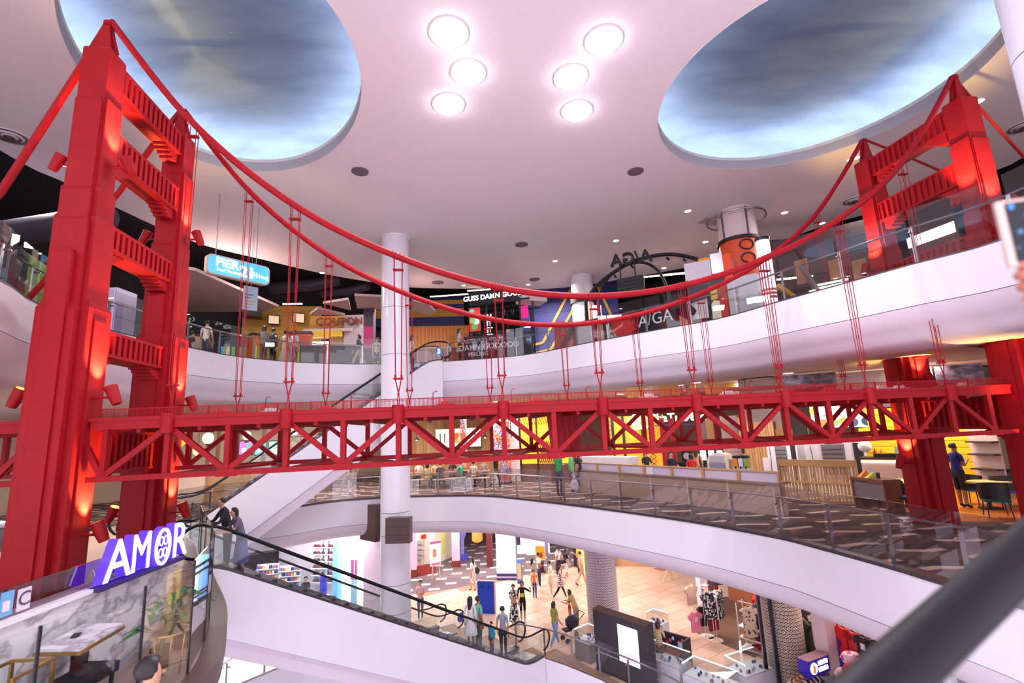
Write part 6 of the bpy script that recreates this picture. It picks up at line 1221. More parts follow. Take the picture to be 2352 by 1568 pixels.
oz = MB(); oz.prism([(10.6, 13.0), (16, 11.5), (17, 17), (11.6, 17.4)], Z4 + .003, Z4 + .012); oz.build('orange_floor_area', mat('orange_floor', srgb(214, 116, 40), .35), f4)
# square pillars at the rim of the middle level
for x0, x1, d, z0, z1, lb in ((838, 874, 22.6, Z4 - 1.5, Z4 - .35, 'dark timber clad bulkhead meeting the round column'),):
    B = Board(x0, 1155, 1236, d, x1, d - .7); tag(B.box(MB(), th=.5).build('timber_bulkhead', WOODD), lb, 'bulkhead')
B = Board(889, 1188, 1246, 18.95, 944, 18.85); r = at_board('speaker_box', 'dark timber box strapped to the round column', 'box', B); B.box(MB(), th=.35).build('box_body', WOODD, r, world=True)
for v in (.33, .66): B.box(MB(), 0, 1, v - .006, v + .006, .18, .01).build('groove', C(60, 44, 46), r, world=True)
# ================================================================== lower level
def fl(x, y): p = atz(x, y, Z3); return V((p.x, p.y, Z3))
G3 = 'shoppers on the lower level'; garment_spots = []
# --- cream tiled floor (each tile a piece) and pale carpet tiles beyond
CREAM = [mat('cream_tile_%d' % k, srgb(*c), .3, var=.06, vscale=3) for k, c in enumerate(((236, 200, 176), (230, 192, 168), (240, 206, 184)))]
zone = [fl(945, 1365), fl(1040, 1352), fl(1190, 1322), fl(1350, 1296), fl(1420, 1262), V((7, 33, Z3)), V((16, 26, Z3)), V((16, 12, Z3)), V((6.6, 9.4, Z3)), V((4.5, 16, Z3)), V((2.67, 18.45, Z3)), V((1.5, 19.7, Z3)), V((.53, 20.5, Z3)), V((-1.0, 21.1, Z3)), V((-2.9, 22.6, Z3)), V((-4.4, 22.8, Z3)), V((-8.8, 21.3, Z3)), V((-9.5, 26, Z3))]
zp = [(p.x, p.y) for p in zone]
MB().prism(zp[::-1], Z3 + .002, Z3 + .006).build('tile_bed', mat('tile_joint', srgb(176, 138, 116), .6), f3)
def inside(x, y):
    c = False; n_ = len(zp)
    for i in range(n_):
        (x0, y0), (x1, y1) = zp[i], zp[i - 1]
        if (y0 > y) != (y1 > y) and x < (x1 - x0) * (y - y0) / (y1 - y0) + x0: c = not c
    return c
TA = .62; ca, sa = math.cos(TA), math.sin(TA); TW, TH = 1.25, .72; cnt = 0; proto = None; tm = []
for k in range(3):
    b = MB(); b.box((0, 0, 0), (TW - .018, TH - .018, .012)); o = b.build('floor_tile', CREAM[k], f3); tm.append(o.data); o.location = (0, 0, -50) if False else (0, 0, 0); bpy.data.objects.remove(o)
cand = []
for i in range(-30, 40):
    for j in range(-30, 60):
        u = i * TW + (TW / 2 if j % 2 else 0); v = j * TH; x = 2 + u * ca - v * sa; y = 22 + u * sa + v * ca
        if all(inside(x + du_ * ca - dv * sa, y + du_ * sa + dv * ca) for du_ in (-TW / 2, TW / 2) for dv in (-TH / 2, TH / 2)): cand.append((math.hypot(x - 1, y), x, y, (i + 2 * j) % 3))
cand.sort()
for _, x, y, k in cand[:298]:
    o = bpy.data.objects.new('floor_tile', tm[k]); COL.objects.link(o); o.parent = f3; o.location = (x, y, Z3 + .012); o.rotation_euler = (0, 0, TA)
if len(cand) > 298:
    b = MB()
    for _, x, y, k in cand[298:]: b.box((x, y, Z3 + .012), (TW - .018, TH - .018, .012), TA)
    b.build('farther_floor_tiles', CREAM[0], f3, kind='stuff')
b = MB(); b.box((0, 0, 0), (.62, .34, .01)); o0 = b.build('carpet_tile', C(240, 220, 222, .7), f3); ctm = o0.data; bpy.data.objects.remove(o0)
for j in range(16):
    for i in range(9):
        x = -7.4 + i * 1.5 + (.75 if j % 2 else 0) + j * .06; y = 26.2 + j * .95
        if not inside(x, y) and not inside(x, y - .3) and y < 40: o = bpy.data.objects.new('carpet_tile', ctm); COL.objects.link(o); o.parent = f3; o.location = (x, y, Z3 + .006); o.rotation_euler = (0, 0, .08)
wz = MB(); wz.prism([(p.x, p.y) for p in (fl(1590, 1450), fl(1735, 1512), fl(1800, 1420), fl(1700, 1370), fl(1640, 1372))], Z3 + .02, Z3 + .028); wz.build('timber_floor_area', mat('brown_timber_floor', srgb(112, 82, 62), .5, var=.2, vscale=3), f3)
MB().prism([(-8.95, 21.3), (-10.5, 19.25), (-11.1, 15), (-19, 14), (-19, 24.5), (-9.5, 24.5)][::-1], Z3 + .004, Z3 + .012).build('white_floor_area', mat('glossy_white_floor', srgb(250, 248, 252), .2), f3)
# --- patterned columns
def ringcol(nm, R, base, ringc):
    n = NT(nm, .5); x, y, z = n.sep(n.obj); u = n.f('MULTIPLY', n.f('ARCTAN2', y, x), R / .115); v = n.f('DIVIDE', z, .115); row = n.f('FLOOR', v)
    fu = n.f('SUBTRACT', n.f('FRACT', n.f('ADD', u, n.f('MULTIPLY', row, .5))), .5); fv = n.f('SUBTRACT', n.f('FRACT', v), .5)
    d = n.f('SQRT', n.f('ADD', n.f('MULTIPLY', fu, fu), n.f('MULTIPLY', fv, fv))); ring = n.f('MAXIMUM', n.f('LESS_THAN', n.f('ABSOLUTE', n.f('SUBTRACT', d, .36)), .1), n.f('LESS_THAN', d, .12))
    return n.done(n.mix(ring, base, ringc))
PC1 = ringcol('ring_lattice_cool', .7, srgb(96, 74, 92), srgb(236, 226, 240)); PC2 = ringcol('ring_lattice_warm', .62, srgb(78, 52, 48), srgb(236, 216, 196))
c_ = fl(1388, 1436) + V((.1, .65, 0)); column('column wrapped in a lattice of rings beside the stroller', (c_.x, c_.y), .70, [Z3, -4.36], PC1, 'patterned_column', 0.0, PC1)
c_ = fl(1836, 1590) + V((.0, .5, 0)); column('column wrapped in a brown ring lattice beside the clothes racks', (c_.x, c_.y), .60, [Z3, -4.36], PC2, 'patterned_column', 0.0, PC2)
# --- standing panels
B = Board(1098, 1333, 1412, 25.2, 1136, 25.0, Z3); r = at_board('blue_partition', 'tall plain blue standing partition before the escalator', 'partition', B); B.box(MB(), th=.12).build('panel', C(26, 70, 206, .5), r, world=True); B.box(MB(), 1.0, 1.05, 0, 1, 0, .14).build('edge_strip', C(226, 190, 180), r, world=True); B.box(MB(), 0, 1.05, 1.0, 1.015, 0, .14).build('edge_strip', C(226, 190, 180), r, world=True)
for u in (.28, .72): c0 = B.p(u, .84, .07); MB().tube([c0, c0 + B.n * .03], .05, 12).build('round_lock', C(20, 40, 130), r, world=True)
B = Board(1141, 1222, 1318, 30.4, 1186, 30.2, Z3); r = at_board('blank_light_box', 'tall blank white light box on a navy base', 'light box', B); B.box(MB(), th=.4).build('case', C(190, 180, 210), r, world=True); B.box(MB(), .02, .98, .16, 1, .21, .02).build('lit_face', glow(252, 250, 255, 3.0), r, world=True)
for v in (.0, .09): B.box(MB(), 0, 1, v, v + .045, .21, .03).build('navy_band', C(50, 44, 110), r, world=True)
B = Board(1188, 1285, 1322, 29.4, 1199, 29.3, Z3); r = at_board('poster_stand', 'slim blue framed poster stand beside the light box', 'stand', B); B.box(MB(), th=.08).build('frame', C(90, 130, 210), r, world=True); B.box(MB(), .12, .88, .2, .85, .05, .02).build('poster', C(236, 180, 130), r, world=True); B.box(MB(), 0, 1, 0, .18, .05, .04).build('base', C(30, 90, 190), r, world=True)
B = Board(1230, 1252, 1305, 31.5, 1253, 31.4, Z3); r = at_board('orange_sign_stand', 'orange poster on a dark stand beyond the shoppers', 'sign', B); B.box(MB(), 0, 1, .45, 1, 0, .05).build('border', C(240, 226, 226), r, world=True); B.box(MB(), .07, .93, .5, .96, .03, .02).build('poster', C(252, 184, 34), r, world=True); B.box(MB(), .45, .8, 0, .4, 0, .06).build('stand_leg', C(90, 40, 40), r, world=True); B.box(MB(), .3, .95, 0, .03, 0, .4).build('foot', C(60, 50, 56), r, world=True)
for k in range(3): B.box(MB(), .3 + .15 * k, .4 + .15 * k, .55, .68 + .03 * k, .045, .01).build('printed_shape', C(120, 60, 80), r, world=True)
B = Board(988, 1244, 1302, 30.5, 1012, 30.8, Z3); r = at_board('easel_sign', 'white and pink poster on a wooden easel', 'sign', B); B.box(MB(), 0, 1, .38, 1, 0, .04).build('board', C(250, 226, 236), r, world=True); B.box(MB(), 0, 1, .94, 1, .03, .02).build('pink_header', C(236, 80, 140), r, world=True); B.box(MB(), .25, .55, .6, .8, .03, .015).build('printed_cup', C(240, 130, 90), r, world=True); B.box(MB(), .1, .9, .4, .45, .03, .015).build('printed_line', C(240, 110, 160), r, world=True)
for u in (.2, .8): MB().bar(B.p(u, .4, 0), B.p(u + (.1 if u > .5 else -.1), 0, .1), .04).build('easel_leg', C(206, 170, 140), r, world=True)
MB().bar(B.p(.5, .7, -.05), B.p(.5, 0, -.5), .04).build('easel_leg', C(206, 170, 140), r, world=True)
c_ = fl(1063, 1286); r = thing('tall_standee', 'tall lilac cut out standee on a blue foot', 'standee', c_); MB().box((0, 0, .2), (.7, .4, .4)).build('foot', C(90, 100, 226), r); MB().box((0, 0, .9), (.22, .12, 1.1)).build('neck', C(150, 150, 230), r); MB().sphere((0, 0, 1.9), .5, 14, 10, (.55, .2, 1.2)).build('head_panel', C(130, 140, 230), r, smooth=True)
q = aty(1096, 1232, 33); s_ = thing('glowing_lantern', 'glowing orange lantern hanging far down the mall', 'lantern', q); MB().lathe((0, 0, -.35), [(.12, 0), (.34, .12), (.34, .5), (.3, .7)], 16).build('shade', glow(240, 110, 40, 1.6), s_, smooth=True); MB().lathe((0, 0, -.65), [(.02, 0), (.1, .1), (.14, .28), (.1, .3)], 10).build('finial', C(60, 30, 30), s_); MB().tube([(0, 0, .3), (0, 0, -4.4 - q.z)], .015, 5).build('cord', BLACK, s_)
# --- shops along the far mall
B = Board(944, 1205, 1312, 32.0, 1046, 36.5, Z3); r = wallb('wall_far_shops', B, mat('far_shop_cream', srgb(255, 240, 214), .6, var=.1))  # plain cream wall paint
for x0, x1, d in ((945, 957, 31.6), (986, 998, 32.2), (1038, 1056, 33.5)):
    q = Board(x0, 1200, 1310, d, x1, d, Z3); q.box(MB(), 0, 1, .14, 1, 0, .3).build('pilaster', C(240, 200, 226), r, world=True); q.box(MB(), -.03, 1.03, 0, .14, 0, .36).build('pilaster_base', C(130, 50, 46), r, world=True)
q = Board(957, 1300, 1312, 31.7, 987, 32.1, Z3); q.box(MB(), th=.2).build('red_threshold', C(150, 50, 46), r, world=True)
q = Board(960, 1228, 1236, 33, 978, 33); q.box(MB(), th=.3).build('red_shelf_sign', C(226, 50, 50), r, world=True)
for k in range(4): q = Board(960, 1240 + k * 12, 1248 + k * 12, 32.6, 974, 32.6); q.box(MB(), th=.3).build('stock_shelf', C(206, 200, 206), r, world=True)
q = Board(1016, 1205, 1272, 32.5, 1021, 32.5); q.box(MB(), th=.15).build('green_plant_strip', C(150, 170, 40), r, world=True)
B = Board(1119, 1205, 1302, 33.2, 1129, 33.1, Z3); tag(B.box(MB(), th=.35).build('red_pillar', C(116, 44, 52)), 'dark red square pillar in the middle of the mall', 'pillar')
B = Board(1188, 1200, 1300, 36, 1262, 36, Z3); r = wallb('wall_glow_white_shop', B, glow(255, 252, 255, 1.3)); B.box(MB(), .05, .6, .62, .66, .1, .2).build('shelf', C(206, 196, 206), r, world=True); B.box(MB(), .2, .6, .5, .54, .1, .2).build('shelf', C(190, 150, 170), r, world=True); B.box(MB(), 0, .1, .3, 1, .1, .2).build('dark_display', C(60, 50, 90), r, world=True); B.box(MB(), .85, .95, 0, 1, .1, .3).build('lilac_pillar', C(150, 140, 200), r, world=True)  # wall surface itself glows, standing in for a lit shop interior
B = Board(1322, 1220, 1300, 32.5, 1345, 31.5, Z3); r = wallb('wall_glow_amber_shop', B, glow(250, 206, 110, .8)); B.box(MB(), 0, .25, 0, 1, .1, .2).build('dark_jamb', C(50, 34, 36), r, world=True)  # amber wall made to glow in place of the shop's interior light
B = Board(1408, 1250, 1304, 32, 1562, 31, Z3); r = wallb('wall_gift_shop', B, C(206, 160, 120)); B.box(MB(), 0, .03, 0, 1, .2, .3).build('dark_jamb', C(46, 34, 36), r, world=True)
for k, (x, y, c, lb) in enumerate(((1418, 1290, (206, 140, 60), 'amber wicker box nearest the dark jamb'), (1434, 1286, (120, 110, 60), 'green potted box beside the wicker box'), (1449, 1288, (196, 130, 60), 'amber wicker box at the end'))):
    p = fl(x, y); s_ = thing('wicker_box', lb, 'box', p, 0, 'gift boxes in the far shop'); MB().box((0, 0, .35), (.45, .45, .7)).build('box_body', C(*c), s_); MB().box((0, 0, .72), (.5, .5, .05)).build('lid', C(150, 96, 50), s_)
# white cosmetics light wall and shoe shop left of the column
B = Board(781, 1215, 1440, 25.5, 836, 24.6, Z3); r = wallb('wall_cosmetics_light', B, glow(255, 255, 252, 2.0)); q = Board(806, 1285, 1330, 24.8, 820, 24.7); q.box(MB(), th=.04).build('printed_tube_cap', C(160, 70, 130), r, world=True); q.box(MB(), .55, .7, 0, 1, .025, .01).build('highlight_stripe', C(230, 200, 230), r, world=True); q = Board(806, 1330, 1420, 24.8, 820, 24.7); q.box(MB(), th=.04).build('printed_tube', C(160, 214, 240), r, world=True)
B = Board(770, 1210, 1440, 25.4, 782, 25.3, Z3); r = at_board('blue_light_column', 'slim glowing blue advertising column beside the shoe shelves', 'light box', B); B.box(MB(), th=.4).build('lit_body', glow(100, 160, 250, .9), r, world=True)
B = Board(836, 1200, 1440, 24.4, 876, 24.0, Z3); wallb('wall_grey_pier', B, C(196, 180, 200))
B = Board(640, 1215, 1440, 27.5, 775, 26.5, Z3); r = wallb('wall_shoe_shop', B, mat('shoe_shop_wall', srgb(232, 222, 238), .6, var=.05))
SH = 0
for col_, (x0, x1) in enumerate(((722, 741), (744, 752), (757, 769))):
    q = Board(x0, 1240, 1335, 26.4, x1, 26.3); s_ = at_board('shoe_rack', ('wide white shoe rack beside the escalator glass', 'narrow middle shoe rack', 'shoe rack beside the blue light column')[col_], 'rack', q, 'shoe racks'); q.box(MB(), th=.05).build('back_panel', C(244, 238, 248), s_, world=True)
    for k in range(6):
        q.box(MB(), 0, 1, k / 6, k / 6 + .02, .14, .26).build('shelf', C(244, 240, 248), s_, world=True)
        for m_ in range(2 if col_ != 1 else 1):
            p = q.p(.3 + .4 * m_, k / 6 + .02, .14); t_ = thing('shoe', '%s shoe on the %s shelf up of the %s rack, %s' % (('brown', 'black', 'maroon')[(k + m_) % 3], ('lowest', 'second', 'third', 'fourth', 'fifth', 'topmost')[k], ('wide', 'narrow', 'corner')[col_], ('first', 'second')[m_]), 'shoe', p, q.ang, 'shoes on the racks'); cs = ((96, 60, 54), (40, 34, 40), (110, 40, 60))[(k + m_) % 3]
            MB().lathe((0, 0, .0), [(.07, 0), (.08, .04), (.05, .1), (.03, .12)], 8, 1.6, .6).build('upper', C(*cs), t_); MB().box((0, 0, -.0), (.26, .09, .02)).build('sole', BLACK, t_)
for k, (x0, x1, yt, yb) in enumerate(((590, 640, 1296, 1345), (642, 690, 1300, 1350))):
    q = Board(x0, yt, yb, 24.5, x1, 24.6); s_ = at_board('accessory_wall', ('accessory rack crowded with small goods, nearer the couple', 'accessory rack crowded with small goods, nearer the shoes')[k], 'rack', q, 'accessory racks'); q.box(MB(), th=.06).build('back_panel', C(222, 214, 240), s_, world=True)
    for j in range(4):
        q.box(MB(), 0, 1, .05 + .24 * j, .07 + .24 * j, .1, .2).build('shelf', C(240, 238, 250), s_, world=True)
        for i in range(7):
            p = q.p(.08 + .14 * i, .07 + .24 * j, .1); cc_ = ((60, 56, 90), (226, 80, 120), (236, 232, 240), (120, 120, 190), (240, 190, 120))[(i * 3 + j) % 5]; MB().box(p + V((0, 0, .07)), (.1, .08, .12 + .03 * ((i + j) % 2)), q.ang).build('packet', C(*cc_), s_, world=True)
    q.box(MB(), .2, .55, .75, 1.0, .05, .04).build('lit_picture', glow(246, 246, 255, 1.2), s_, world=True)
B = Board(690, 1245, 1440, 28.5, 640, 29.5, Z3)
B = Board(478, 1440, 1620, 23.0, 770, 25.5, Z3); r = wallb('wall_glow_bright_shop', B, glow(255, 252, 255, 1.6))  # glowing wall added as a stand-in for the brightly lit shop
for k, (x, c, lb) in enumerate(((492, (40, 36, 46), 'black garment under the escalator, nearest the cafe edge'), (506, (220, 50, 70), 'red garment strip under the escalator'), (520, (150, 146, 190), 'lilac garment under the escalator'))): garment_spots.append((lb, posx(x, 1500, 21.8 + .2 * k, Z3 + 2.0), c))
# --- jewellery kiosk
B = Board(1374, 1393, 1560, 19.4, 1496, 17.6, Z3); r = at_board('dark_kiosk_wall', 'dark brown kiosk wall with a glowing poster', 'kiosk', B); B.box(MB(), th=.35).build('wall_body', C(58, 48, 56, .4), r, world=True); B.box(MB(), 0, 1, .0, .02, .02, .4).build('plinth', BLACK, r, world=True); B.box(MB(), 0, 1, .985, 1.005, .0, .37).build('cap', C(96, 70, 62), r, world=True)
B.box(MB(), .47, .83, .3, .88, .18, .02).build('lit_poster', glow(226, 226, 246, 1.0), r, world=True); B.box(MB(), .49, .8, .62, .86, .195, .01).build('poster_hat', glow(255, 255, 255, 1.2), r, world=True); B.box(MB(), .58, .78, .31, .6, .195, .01).build('poster_figure', glow(240, 200, 200, .9), r, world=True); B.box(MB(), .05, .44, .3, .315, .18, .01).build('small_lettering', C(190, 180, 190), r, world=True)
def case(label, c, rz, w_, d_, h=.95, gh=.32, m=None, seed=0):
    r = thing('display_case', label, 'display case', c, rz, 'lit jewellery display cases'); rr = random.Random(seed)
    MB().box((0, 0, (h - gh) / 2), (w_, d_, h - gh)).build('cabinet', m or C(226, 222, 236, .4), r); MB().box((0, 0, h - gh + .012), (w_ * .96, d_ * .94, .02)).build('display_bed', C(244, 244, 255, .4), r)
    MB().box((0, 0, h - .005), (w_, d_, .012)).build('glass_top', CLEAR, r)
    for y_ in (-d_ / 2, d_ / 2): MB().box((0, y_, h - gh / 2), (w_, .01, gh)).build('glass_side', CLEAR, r)
    for x_ in (-w_ / 2, w_ / 2): MB().box((x_, 0, h - gh / 2), (.01, d_, gh)).build('glass_side', CLEAR, r)
    MB().box((0, d_ / 2 - .03, h - .03), (w_, .018, .018)).build('led_strip', glow(226, 236, 255, 5.0), r); MB().box((-w_ / 2 + .02, 0, h - .03), (.025, d_, .025)).build('led_strip', glow(226, 236, 255, 4.0), r)
    for k in range(10): MB().lathe((rr.uniform(-.42, .42) * w_, rr.uniform(-.36, .36) * d_, h - gh + .02), [(.03, 0), (.045, .03), (.02, .08), (.01, .09)], 8).build('jewellery_bust', (C(50, 60, 110), C(190, 180, 200), C(206, 110, 110), C(120, 130, 190))[k % 4], r)
    return r
kz = B.ang
case('lit glass case before the kiosk wall, nearest the stroller', fl(1352, 1520) + V((.1, .3, 0)), kz, .75, .8, 1.05, .4, C(120, 104, 100), 1)
case('lit glass case with dark necklaces beside the kiosk wall', fl(1545, 1580) + V((0, .55, 0)), kz, 1.5, .75, 1.0, .35, None, 2); case('lit glass case farther along the counter with silver trays', V((fl(1630, 1600).x, fl(1630, 1600).y - .25, Z3)), kz, 1.5, .75, 1.0, .35, None, 3)
case('lit glass case with a white card beside the black posts', fl(1742, 1600) + V((.05, .5, 0)), kz + 1.3, 1.3, .8, 1.0, .4, None, 4)
case('small upright lit glass case behind the kiosk wall', fl(1512, 1470) + V((.0, -.2, 0)), kz, .7, .5, 1.15, .4, None, 6)
p = fl(1742, 1600) + V((-.1, .7, 1.0)); tag(MB().box(p + V((0, 0, .16)), (.16, .03, .34), .9).build('price_card', glow(240, 248, 255, .8)), 'upright white card on the last display case', 'card')
B = Board(1506, 1442, 1530, 19.6, 1582, 18.7, Z3); r = at_board('charm_desk', 'dark booth desk with pinned cards and a red desk top', 'desk', B); B.box(MB(), th=.08).build('back_board', C(40, 28, 46), r, world=True); B.box(MB(), .2, .85, .5, .55, .25, .45).build('desk_top', C(150, 40, 46), r, world=True); B.box(MB(), 1, 1.05, 0, 1, .2, .5).build('side_board', C(36, 26, 44), r, world=True)
for k in range(9): B.box(MB(), .1 + .09 * k, .16 + .09 * k, .68 + .07 * (k % 3), .78 + .07 * (k % 3), .05, .02).build('pinned_card', (C(236, 120, 130), C(226, 226, 240), C(60, 60, 180), C(226, 60, 60))[k % 4], r, world=True)
B.box(MB(), .72, .92, .6, .82, .06, .03).build('paper_sheet', C(240, 238, 244), r, world=True)
# --- posts and purple sign
for k, (x0, y0, d, lb) in enumerate(((1758, 1590, 17.4, 'black square post before the ring lattice column, outer one'), (1786, 1600, 17.1, 'black square post hard against the ring lattice column'))):
    p = fl(x0 + 8, y0 - 6); tag(MB().box((p.x, p.y, (Z3 - 4.36) / 2), (.1, .1, -4.36 - Z3)).build('black_post', C(40, 40, 62, .3)), lb, 'post', 'black posts')
B = Board(1846, 1515, 1552, 15.9, 1894, 16.3); r = at_board('purple_sign', 'purple box sign with white lettering blocks on legs', 'sign', B); r.location.z = Z3; B.box(MB(), th=.35).build('sign_box', C(70, 40, 190, .4), r, world=True); B.box(MB(), 0, 1, 1.0, 1.03, 0, .36).build('sign_top', C(176, 130, 140), r, world=True)
c0 = B.p(.22, .5, .18); MB().tube([c0, c0 + B.n * .01], .16, 16).build('white_emblem', LIT, r, world=True); MB().box(c0 + B.n * .015 + V((0, 0, -.02)), (.08, .02, .2), B.ang).build('orange_emblem', C(240, 120, 40, emit=.4), r, world=True)
for v, u0, u1 in ((.72, .44, .94), (.32, .44, .92)):
    for k in range(5): u = u0 + (u1 - u0) * k / 5; B.box(MB(), u, u + .075, v - .13, v + .13 + .03 * (k % 2), .185, .01).build('white_glyph', LIT, r, world=True)
for u in (.08, .9): q = B.p(u, 0, 0); MB().box((q.x, q.y, (Z3 + B.z0) / 2), (.1, .1, B.z0 - Z3)).build('leg', C(60, 36, 160), r, world=True)
# --- clothes
def garment(label, p, rz, c, L=.7, Wd=.55, m=None, hanger=True, long_=False, motif=None):
    r = thing('hanging_garment', label, 'clothing', p, rz, 'garments on display'); h = L
    out = [(-.12, 0), (-.06, -.04), (.06, -.04), (.12, 0), (Wd / 2 + .08, -.12), (Wd / 2 + .02, -.30), (Wd / 2 - .06, -.24), (Wd / 2 - .05, -h), (-Wd / 2 + .05, -h), (-Wd / 2 + .06, -.24), (-Wd / 2 - .02, -.30), (-Wd / 2 - .08, -.12)]
    f = [V((x, -.05, z)) for x, z in out]; g = [V((x, .05, z)) for x, z in out]; N = len(out)
    MB().add(f + g, [tuple(range(N)), tuple(range(N, 2 * N))[::-1]] + [(k, N + k, N + (k + 1) % N, (k + 1) % N) for k in range(N)]).build('cloth', m or clothm(c), r)
    if hanger: MB().tube([(-.16, 0, .0), (0, 0, .05), (.16, 0, 0)], .012, 5).tube([(0, 0, .05), (0, 0, .12), (.03, 0, .15), (.05, 0, .12)], .006, 5).build('hanger', C(214, 150, 80), r)
    if motif: MB().box((0, -.06, -.28), (.14, .02, .16)).build('chest_print', C(*motif), r)
    return r
def flecked(nm, a, b_, s=14, th=.58):
    n = NT(nm, .85); return n.done(n.mix(n.f('GREATER_THAN', n.noise(n.pos, s, 1), th), a, b_))
FLK = flecked('flecked_black', srgb(38, 36, 44), srgb(220, 214, 220)); FLK2 = flecked('flecked_taupe', srgb(190, 160, 150), srgb(60, 44, 50), 9, .6)
def rack(label, c, h, arms_):
    r = thing('clothes_stand', label, 'clothes rack', c, 0, 'clothes stands'); MB().cyl((0, 0), .28, 0, .03, 24).build('base_disc', C(236, 214, 200, .4), r, smooth=True)
    for x_ in (-.05, .05): MB().tube([(x_, 0, .03), (x_, 0, h)], .014, 6).build('upright', C(236, 232, 240, .3), r)
    for a in arms_: MB().tube([(0, 0, h - .05), (.4 * math.cos(a), .4 * math.sin(a), h)], .012, 6).build('arm', C(236, 232, 240, .3), r)
    return r
for lb, p_, c in garment_spots: garment(lb, p_, .3, c, .8, .4)
ra, rb = fl(1625, 1462), fl(1645, 1471)
rack('white disc footed clothes stand, the rear of the pair', ra, 1.9, (.5, 2.5, 4.6)); rack('white disc footed clothes stand, the front of the pair', rb, 1.85, (.2, 3.4, 4.9))
garment('beige blouse at the end of the paired stands', ra + V((-.45, .1, 1.95)), .5, (226, 186, 166), .75); garment('black flecked shirt in front on the paired stands', rb + V((-.15, -.15, 1.85)), .1, None, 1.0, .6, FLK); garment('pale shirt edge on behind the flecked shirt', rb + V((.18, .05, 1.82)), 1.2, (226, 214, 220), 1.0); garment('dark flecked shirt on the far arm of the stand', rb + V((.42, .2, 1.8)), 1.0, None, 1.05, .6, FLK); garment('pink tee with a pale print low on the stand', ra + V((-.5, -.25, 1.05)), .3, (240, 130, 170), .75, .5, None, True, False, (250, 206, 220)); garment('dark red skirt low between the stands', rb + V((.1, .35, .95)), .4, (150, 26, 46), .7); garment('black trousers hung low between the stands', ra + V((-.05, .05, 1.15)), .2, (30, 28, 34), .75, .4)
p = aty(1636, 1345, rb.y + .2); r = thing('mannequin_head', 'white mannequin head between the clothes stands', 'mannequin', V((ra.x + .1, ra.y + .15, Z3 + 1.95))); MB().sphere((0, 0, .22), .12, 12, 8, (.9, 1, 1.3)).build('head', C(240, 236, 236, .3), r, smooth=True); MB().lathe((0, 0, -.05), [(.12, 0), (.06, .08), (.055, .18)], 12).build('neck', C(240, 236, 236, .3), r, smooth=True)
sc_ = fl(1740, 1500); r = thing('shelf_stand', 'white metal shelf stand with folded clothes and shirts above', 'clothes rack', sc_, kz)
for x_ in (-.5, .5):
    for y_ in (-.25, .25): MB().box((x_, y_, .85), (.03, .03, 1.7)).build('upright', C(240, 232, 240, .3), r)
for z_ in (.12, .5, .88): MB().box((0, 0, z_), (1.04, .54, .03)).build('shelf', C(240, 232, 240, .3), r)
MB().box((0, 0, 1.7), (1.04, .03, .03)).build('hanging_rail', C(240, 232, 240, .3), r)
for k, (x_, z_, c, lb) in enumerate(((-.25, .56, (236, 150, 50), 'orange folded cloth on the shelf stand'), (.2, .56, (110, 30, 40), 'dark folded cloth beside the orange one'), (0, .19, (140, 26, 40), 'dark red folded cloth on the lowest shelf'))):
    q = sc_ + V((x_ * math.cos(kz), x_ * math.sin(kz), z_ + .39 if False else z_)); tag(MB().lathe(q + V((0, 0, -.04)), [(.2, 0), (.22, .06), (.15, .13), (.05, .15)], 10, 1.0, .8).build('folded_cloth', clothm(c), smooth=True), lb, 'clothing', 'folded clothes')
garment('taupe flecked blouse on the shelf stand', sc_ + V((-.3, -.35, 1.75)), .2, None, 1.05, .6, FLK2); garment('navy shirt behind the taupe blouse', sc_ + V((.15, -.1, 1.75)), .5, (40, 36, 60), 1.0); garment('red shirt at the back of the shelf stand', sc_ + V((.3, .2, 2.0)), .8, (220, 40, 50), .9)
B = Board(1603, 1290, 1372, 24.2, 1672, 23.0, Z3); r = at_board('shop_pier', 'shop pier with red frames and pasted pictures', 'pillar', B); B.box(MB(), 0, .15, 0, 1.1, 0, .4).build('white_pier', C(244, 236, 250), r, world=True); B.box(MB(), .18, .6, 0, 1.1, 0, .3).build('red_frame', C(170, 34, 46), r, world=True)
for k in range(3): B.box(MB(), .22, .38, .15 + .3 * k, .4 + .3 * k, .16, .02).build('pasted_picture', C(220, 190, 180), r, world=True); B.box(MB(), .41, .56, .15 + .3 * k, .4 + .3 * k, .16, .02).build('pasted_picture', C(60, 56, 76), r, world=True)
garment('black coat hung beside the red framed pier', V((*B.p(.75, .0, .1)[:2], Z3 + 2.4)), .1, (34, 32, 44), 1.0)
B = Board(1680, 1330, 1362, 25.5, 1742, 24.0, Z3); tag(B.box(MB(), th=.5).build('timber_counter', C(170, 100, 66)), 'low timber counter at the back of the clothes shop', 'counter')
B = Board(1730, 1345, 1410, 20.6, 1752, 20.2, Z3); tag(B.box(MB(), th=.1).build('red_banner', C(226, 34, 46)), 'red upright banner behind the shelf stand', 'banner')
